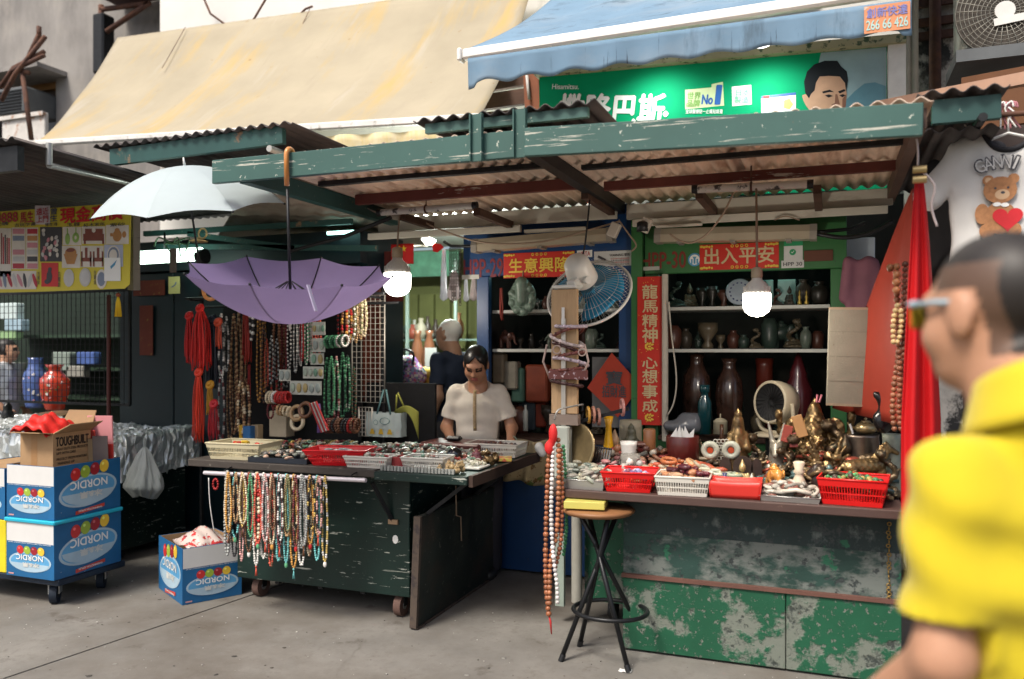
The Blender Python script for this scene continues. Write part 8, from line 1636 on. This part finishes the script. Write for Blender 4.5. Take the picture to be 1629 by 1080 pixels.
hank('dull red tassel hanging left of the carved disc', 797, 458, 510, 6, 5.28, (.22, .03, .02), 8, .004, 'tassels in the blue stall', False, nm='red_tassel')
q = aY(975, 612, 5.30); dm = thing('diamond_paper', 'red diamond shaped lucky paper with black character in the blue stall', 'paper', V((q.x, 5.29, aY(975, 655, 5.29).z)))
g = MB(basis(V((q.x, 5.272, q.z)), EX, EZ, V((0, -1, 0)))); g.prism([(0, .21), (.19, -.0), (.04, -.21), (-.165, -.02)], 0, .003); g.build('paper', P('orange_red_paper', .38, .035, .012, .6), dm); ptext('寶', 964, 590, 990, 612, 5.268, MATS['print_dark'], dm, .02); ptext('招財進', 958, 613, 996, 632, 5.268, MATS['print_dark'], dm, .02)
g = MB(); pbox(g, 942, 568, 1010, 680, 5.33, .02); tag(g.build('grey_backboard', P('grey_board', .12, .12, .12, .6)), 'grey board behind the red diamond paper', 'board')
g = MB(); pbox(g, 1000, 505, 1010, 545, 5.36, .06, .02); tag(g.build('steel_flask', MATS['brushed_steel']), 'tall steel flask at the right of the blue stall shelf', 'flask')
# cartons and bags in the blue stall behind the seller
for i, (u0, v0, u1, v1, c, lab) in enumerate(((782, 562, 800, 610, (.20, .16, .11), 'brown carton at the left inside the blue stall'), (800, 575, 822, 620, (.22, .20, .16), 'grey carton second from the left inside the blue stall'), (812, 585, 832, 640, (.05, .12, .09), 'green bag inside the blue stall'), (835, 580, 870, 640, (.22, .04, .015), 'red orange parcel inside the blue stall'), (822, 640, 850, 685, (.02, .03, .04), 'dark tin on the blue stall counter'), (850, 640, 868, 680, (.2, .03, .012), 'small red parcel on the blue stall counter'))):
    g = MB(); pbox(g, u0, v0, u1, v1, 5.42 + .03 * i, .1, .012); tag(g.build('stored_parcel', P('parcel_%d' % i, *c, .6, var=.3)), lab, 'parcel', 'parcels in the blue stall')
shelf_item('green_cap_bottle', 'pale bottle with green cap behind the seller', 'bottle', 836, 685, 644, 5.25, 8, [(1, 0), (1, .75), (.5, .85), (.5, 1)], P('pale_bottle', .4, .42, .38, .3))
g = MB(); 
for (u, v) in ((720, 705), ): pass
q = aY(858, 712, 4.98); g = blob([el(q, (.03, .03, .035)), el(q + V((.02, 0, -.03)), (.025, .03, .03))], .008, .02); tag(g.build('crumpled_paper', MATS['white_paper']), 'crumpled white paper at the end of the cart', 'paper')
# ================================================================ PEOPLE
def xf(prims, Mh):
    o = []; Rm = Mh.to_3x3().to_4x4()
    for p in prims:
        q = dict(p); q['a'] = np.array(Mh @ V(p['a']))
        if p['t'] == 'c': q['b'] = np.array(Mh @ V(p['b']))
        else: q['M'] = Rm @ p['M'] if p['M'] is not None else Rm
        o.append(q)
    return o
def head_prims(sk, lip, dark, brow, s=1.0, male=False):
    c = lambda *a: tuple(x * s for x in a); j = 1.1 if male else 1
    return [el(c(0, .02, .03), c(.076, .096, .086), sk), el(c(0, -.022, -.03), c(.066, .07, .082), sk), el(c(0, -.042, -.083), c(.044 * j, .042, .030 * j), sk), el(c(-.036, -.05, -.035), c(.028, .03, .028), sk), el(c(.036, -.05, -.035), c(.028, .03, .028), sk),
            rc(c(0, -.084, .006), c(0, -.103, -.028), .009 * s, .0125 * s, sk, .012), el(c(-.013, -.092, -.033), c(.009, .009, .007), sk, .006), el(c(.013, -.092, -.033), c(.009, .009, .007), sk, .006), el(c(0, -.072, .022), c(.05, .022, .014), sk),
            rc(c(-.046, -.078, .004), c(-.018, -.088, .001), .0045 * s, .0045 * s, dark, .004), rc(c(.046, -.078, .004), c(.018, -.088, .001), .0045 * s, .0045 * s, dark, .004), rc(c(-.05, -.078, .022), c(-.017, -.091, .021), .004 * s, .004 * s, brow, .004), rc(c(.05, -.078, .022), c(.017, -.091, .021), .004 * s, .004 * s, brow, .004),
            el(c(0, -.089, -.056), c(.022, .010, .0055), lip, .005), el(c(0, -.088, -.066), c(.019, .010, .006), lip, .005), el(c(-.077, .012, -.008), c(.010, .022, .034), sk, .008), el(c(.077, .012, -.008), c(.010, .022, .034), sk, .008), rc(c(0, .02, -.06), c(0, .035, -.17), .052 * s * j, .056 * s * j, sk)]
def hand_prims(w, d, up, sk, s=1.0, curl=.5):
    """wrist point, pointing direction, back-of-hand normal"""
    w, d, n = V(w), V(d).normalized(), V(up).normalized(); sd = d.cross(n).normalized(); n = sd.cross(d); o = []
    pc = w + d * .045 * s; M = basis(V((0, 0, 0)), sd, d, n); o.append(el(pc, (.040 * s, .050 * s, .017 * s), sk, .012, M))
    for i, (x, L) in enumerate(((-.030, .058), (-.010, .072), (.011, .068), (.030, .052))):
        a = w + d * .085 * s + sd * x * s; b = a + (d * math.cos(curl * .5) - n * math.sin(curl * .5)) * L * .5 * s; e = b + (d * math.cos(curl * 1.5) - n * math.sin(curl * 1.5)) * L * .55 * s
        o += [rc(a, b, .0095 * s, .009 * s, sk, .006), rc(b, e, .009 * s, .0075 * s, sk, .004)]
    a = w + d * .03 * s - sd * .034 * s; b = a + (d * .6 - sd * .8).normalized() * .035 * s; e = b + (d * .95 - sd * .2 - n * .3).normalized() * .03 * s
    return o + [rc(a, b, .012 * s, .0105 * s, sk, .01), rc(b, e, .0105 * s, .009 * s, sk, .006)]
def skinmat(key, attr=True): return mat(key, attr=True, rough=.5, var=.06, vs=50, sss=.06, bump=.05, bs=200)
m_skin = skinmat('skin')
def person(lab, M, sk, P_, shirt, trous, shoe, hairfn, h, headM, neck_r=.075, hs=1.0, male=False, extra=None, lip=(.35, .10, .08), brow=(.02, .015, .012), sleeve=1.13, shirtcol=None, legs=None, shirt_h=None, vneck=0, fold=.004, bulk=1.0):
    t = thing('person', lab, 'person', M=M)
    J = dict(shL=(-.19, .0, 1.40), shR=(.19, .0, 1.40)); J.update(P_)
    pr = xf(head_prims(sk, lip, (.02, .014, .012), brow, hs, male), headM)
    pr += [rc((0, .02, 1.36), (0, .02, 1.48), .08, .058, sk), el((0, .015, 1.22), (.135 * bulk, .088 * bulk, .17), sk), el((0, .0, 1.02), (.13 * bulk, .095 * bulk, .16), sk), el((0, .01, .9), (.155, .115, .12), sk)]
    for s, q in (('L', -1), ('R', 1)):
        sh, e, w = J['sh' + s], J['el' + s], J['wr' + s]; pr += [rc(sh, e, .042, .040, sk), rc(e, w, .042, .028, sk)] + hand_prims(w, V(w) - V(e), J.get('n' + s, (0, 0, 1)), sk, 1.0, J.get('curl', .5))
        for sg in ((legs or {}).get(s) or [((q * .09, .01, .86), (q * .1, -.01, .48)), ((q * .1, -.01, .48), (q * .1, .03, .09))]): pr.append(rc(sg[0], sg[1], .075 if sg[0][2] > .6 else .055, .055 if sg[0][2] > .6 else .038, sk))
    body = blob(pr, h, .028, None, None, hairfn); body.build('body', m_skin, t, local=True)
    # shirt
    sz = V(J['shL']).z; sx = abs(J['shL'][0]); sp = [el((0, .015, sz - .14), (.185 * bulk, .128 * bulk, .20)), el((0, .0, 1.04), (.172 * bulk, .132 * bulk, .2)), el((0, .01, .92), (.178, .138, .13)), rc((-sx * .8, .01, sz - .005), (0, .01, sz + .025), .052, .06), rc((sx * .8, .01, sz - .005), (0, .01, sz + .025), .052, .06), rc((0, .02, 1.40), (0, .02, 1.44), .085, .07)]
    for s in 'LR':
        sh, e = V(J['sh' + s]), V(J['el' + s]); sp.append(rc(sh, sh + (e - sh) * .84, .059, .063))
    def cutshirt(D, X):
        D = D + fold * np.sin(30 * X[..., 0] + 22 * X[..., 2]) * np.sin(14 * X[..., 2] - 9 * X[..., 0]) + fold * .8 * np.sin(55 * X[..., 2] + 30 * X[..., 1])
        c = np.sqrt(X[..., 0] ** 2 + (X[..., 1] - .02 + vneck * 1.2) ** 2 + ((X[..., 2] - 1.475) * .9) ** 2) - neck_r; D = np.maximum(D, -c); D = np.maximum(D, .84 - X[..., 2])
        for s in 'LR':
            sh, e = np.array(J['sh' + s]), np.array(J['el' + s]); d = (e - sh) / np.linalg.norm(e - sh); k = (X - sh) @ d - np.linalg.norm(e - sh) * sleeve_f; near = np.abs(X[..., 0]) > sx - .01; D = np.where(near, np.maximum(D, k), D)
        return D
    sleeve_f = sleeve; sb = blob(sp, shirt_h or h, .035, cutshirt); sb.build('shirt', shirt, t, local=True)
    tp_ = [el((0, .01, .92), (.172, .130, .10))]
    for s, q in (('L', -1), ('R', 1)):
        for sg in ((legs or {}).get(s) or [((q * .09, .01, .86), (q * .1, -.01, .48)), ((q * .1, -.01, .48), (q * .1, .03, .09))]): tp_.append(rc(sg[0], sg[1], .10 if sg[0][2] > .6 else .082, .082 if sg[0][2] > .6 else .075))
    blob(tp_, .016, .03).build('trousers', trous, t, local=True)
    for s, q in (('L', -1), ('R', 1)):
        ft = V(((legs or {}).get(s) or [None, ((0, 0, 0), (q * .1, .03, .09))])[-1][1]); blob([rc((ft.x, ft.y, .05), (ft.x, ft.y - .13, .035), .045, .038), rc((ft.x, ft.y, .09), (ft.x, ft.y, .05), .045, .045)], .012, .03, lambda D, X: np.maximum(D, .003 - X[..., 2])).build('shoe', shoe, t, local=True)
    if extra: extra(t)
    return t
def nohair(X, c): return c
# ---- seller in a cream blouse
sk1 = (.42, .21, .125)
Hm = Tr(0, -.088, 1.568) @ Rx(30) @ Ry(3); wp_ = aY(755, 600, 5.13)
def seller_extra(t):
    hr = [el((0, .022, .044), (.088, .112, .090)), el((-.062, .0, .005), (.022, .055, .07)), el((.062, .0, .005), (.022, .055, .07)), el((0, .075, -.03), (.062, .05, .07)), el((0, .12, -.05), (.035, .035, .04))]
    def cutf(D, X):
        q = np.einsum('ij,...j->...i', np.array(Hm.inverted().to_3x3()), X - np.array(Hm.translation)); ax_ = np.abs(q[..., 0] - .006); f = np.minimum(.060 - ax_, .098 - 1.15 * ax_ - q[..., 2]); f = np.where(q[..., 1] < -.015, f, -1); return np.maximum(D, f)
    blob(xf(hr, Hm), .006, .02, cutf).build('hair', mat('black_hair', (.008, .007, .007), .35, var=.3, vs=60), t, local=True)
    g = MB()
    for k in range(6): g.sph((.0, -.135 - .003 * (k < 3), 1.37 - .052 * k), .007, 7, 5, (1, .5, 1))
    g.build('buttons', P('gold_button', .4, .28, .1, .4), t, local=True, kind='stuff')
    g = MB(); g.grid(lambda u, v: (-.012 + .024 * u, -.133 + .02 * (v - .4) ** 2 - .012 * math.sin(3 * v), 1.385 - .30 * v), 2, 10); g.build('placket', mat('lace_tan', (.40, .29, .16), .8, var=.3, vs=60), t, local=True, solid=.006)
    g = MB(); g.torus((0, 0, 0), .031, .004, 16, 6, frame(V((.285, -.19, 1.03)), V((-.1, -.3, -.1)))); g.build('bracelet', P('jade_bracelet', .3, .4, .3, .3), t, local=True)
person('woman in a cream short sleeved blouse looking down at her goods', Tr(-2.215, 5.13, 0) @ Rz(14) @ Matrix.Scale(.91, 4), sk1,
       dict(shL=(-.165, .0, 1.365), shR=(.165, .0, 1.365), elL=(-.235, .0, 1.10), wrL=(-.16, -.20, 1.03), elR=(.255, -.02, 1.10), wrR=(.27, -.21, 1.035), nL=(0, .3, 1), nR=(0, .3, 1), curl=.6),
       mat('cream_blouse', (.68, .62, .53), .85, var=.06, vs=30, bump=.2, bs=120), P('dark_trousers', .02, .02, .03, .8), P('black_shoe', .02, .02, .02, .5), nohair, .0075, Hm, .115, 1.1, extra=seller_extra, sleeve=.74, vneck=.055)
# ---- old man in navy passing behind
Hm2 = Tr(0, -.03, 1.60) @ Rx(4)
def oldhair(X, c):
    q = (X - np.array(Hm2.translation)) @ np.array(Hm2.to_3x3()); hm = (q[:, 2] > -.055) & ((q[:, 1] > .0) | (q[:, 2] > .055)) & (q[:, 2] < .2) & (np.abs(q[:, 0]) < .1); hm &= ~((np.abs(q[:, 0]) > .068) & (q[:, 2] < .03) & (q[:, 1] < .03)); c = c.copy(); c[hm] = (.78, .77, .72); return c
def mask_extra(t): blob(xf([el((0, -.052, -.055), (.062, .062, .045))], Hm2), .008, .01, lambda D, X: np.maximum(D, X[..., 1] + .03 + .02)).build('face_mask', P('mask_white', .7, .72, .72, .8), t, local=True); g = MB(Hm2); g.tube([(-.06, -.06, -.035), (-.08, -.0, -.02), (-.082, .03, -.02)], .002); g.build('mask_loop', P('mask_white', .7, .72, .72, .8), t, local=True)
om = aY(718, 525, 6.15)
person('grey haired man in a navy shirt and white mask walking behind the stalls', Tr(om.x, 6.15, 0) @ Rz(-100) @ Matrix.Scale(1.03, 4), (.45, .25, .16), dict(elL=(-.235, .05, 1.12), wrL=(-.22, -.05, .88), elR=(.235, .04, 1.12), wrR=(.22, -.06, .88), nL=(-1, 0, 0), nR=(1, 0, 0)), P('navy_cotton', .018, .028, .055, .85), P('grey_trousers', .06, .06, .07, .8), MATS['black_shoe'], oldhair, .011, Hm2, .075, 1.05, True, mask_extra, sleeve=.7)
# ---- shopper at the far left behind the mesh
fl_ = aY(8, 560, 6.15); Hm3 = Tr(0, -.03, 1.60)
def dkhair(X, c):
    q = X - np.array(Hm3.translation); hm = (q[:, 2] > -.06) & ((q[:, 1] > -.01) | (q[:, 2] > .05)); c = c.copy(); c[hm] = (.012, .01, .01); return c
person('dark haired person in a white shirt behind the wire mesh at far left', Tr(fl_.x, 6.15, 0) @ Rz(120) @ Matrix.Scale(.95, 4), (.45, .25, .16), dict(elL=(-.24, .05, 1.12), wrL=(-.23, -.1, .95), elR=(.24, .05, 1.12), wrR=(.23, -.1, .95), nL=(-1, 0, 0), nR=(1, 0, 0)), P('white_shirt', .6, .62, .64, .85), MATS['grey_trousers'], MATS['black_shoe'], dkhair, .014, Hm3, .075, 1.05, True, sleeve=.7)
# ---- man in yellow passing in front
hc = aT(1588, 490, 1.36); TH = 214; ROT = Rz(TH); Hm4 = Tr(0, -.08, 1.592) @ Rz(8) @ Rx(3); off = ROT @ V((0, -.064, 0)); feet = V((hc.x - off.x, hc.y - off.y, 0)); YM = Tr(*feet) @ ROT
def buzz(X, c):
    q = (X - np.array(Hm4.translation)) @ np.array(Hm4.to_3x3()); z, y, x = q[:, 2], q[:, 1], np.abs(q[:, 0]); c = c.copy(); s = 1.06
    hair = (z > -.075 + .0 * y) & (z < .2) & (((y > .045) & (z > -.075)) | ((z > .03) & (y > -.05)) | (z > .062)); hair &= ~((x > .068) & (z < .035) & (y < .045)); side = hair & (z < .075) & (x > .045) & (y < .075)
    c[hair] = (.022, .018, .016); k = np.clip((z[side] - .0) / .09, 0, 1)[:, None] * .35; c[side] = (1 - k) * np.array([.13, .075, .05]) + k * np.array([.03, .022, .02])
    beard = (z < -.098) & (y < -.055) & (x < .03) & (z > -.13); c[beard] = (.025, .018, .015); return c
def yex(t):
    m_fr = P('pale_blue_frame', .35, .48, .55, .3); g = MB(Hm4)
    for s in (-1, 1):
        g.tube([(s * .086, .02, .012), (s * .083, -.04, .018), (s * .068, -.098, .018)], .0045, 6); g.tube([(s * .068, -.099, .02), (s * .045, -.112, .024), (s * .008, -.114, .020)], .006, 6)
    g.build('glasses_frame', m_fr, t, local=True)
    for s in (-1, 1): g = MB(Hm4); g.grid(lambda u, v: (s * (.008 + .062 * u), -.113 + .016 * u * u, .018 - .04 * v), 5, 4); g.build('glasses_lens', P('amber_lens', .45, .35, .04, .1, metal=.4), t, local=True, solid=.002)
    yc = MATS['yellow_polo']; g = MB(); g.grid(lambda u, v: ((.078 + .032 * v) * math.sin(2 * math.pi * (u * .86 + .07)), .022 - (.078 + .034 * v) * math.cos(2 * math.pi * (u * .86 + .07)) - .02 * (1 - v), 1.492 - .085 * v - .035 * math.cos(2 * math.pi * (u * .86 + .07))), 30, 5); g.build('collar', yc, t, local=True, solid=.005)
m_yel = mat('yellow_polo', (.58, .455, .008), .8, var=.06, vs=12, bump=.5, bs=260, sheen=.2)
person('man in a bright yellow polo shirt and glasses passing in the right foreground', YM, (.47, .25, .155), dict(shL=(.15, .0, 1.345), shR=(-.15, .0, 1.345), elL=(.175, .02, 1.07), wrL=(.175, -.17, .91), elR=(-.25, .06, 1.10), wrR=(-.24, .02, .86), nL=(1, .3, .2), nR=(-1, 0, 0)), m_yel, P('khaki_trousers', .12, .11, .09, .8), MATS['black_shoe'], buzz, .006, Hm4, .085, 1.11, True, yex, sleeve=.80, shirt_h=.009, legs=dict(L=[((.09, 0, .86), (.1, -.14, .5)), ((.1, -.14, .5), (.1, -.06, .09))], R=[((-.09, 0, .86), (-.1, .08, .48)), ((-.1, .08, .48), (-.1, .26, .1))]), fold=.007, bulk=.92)
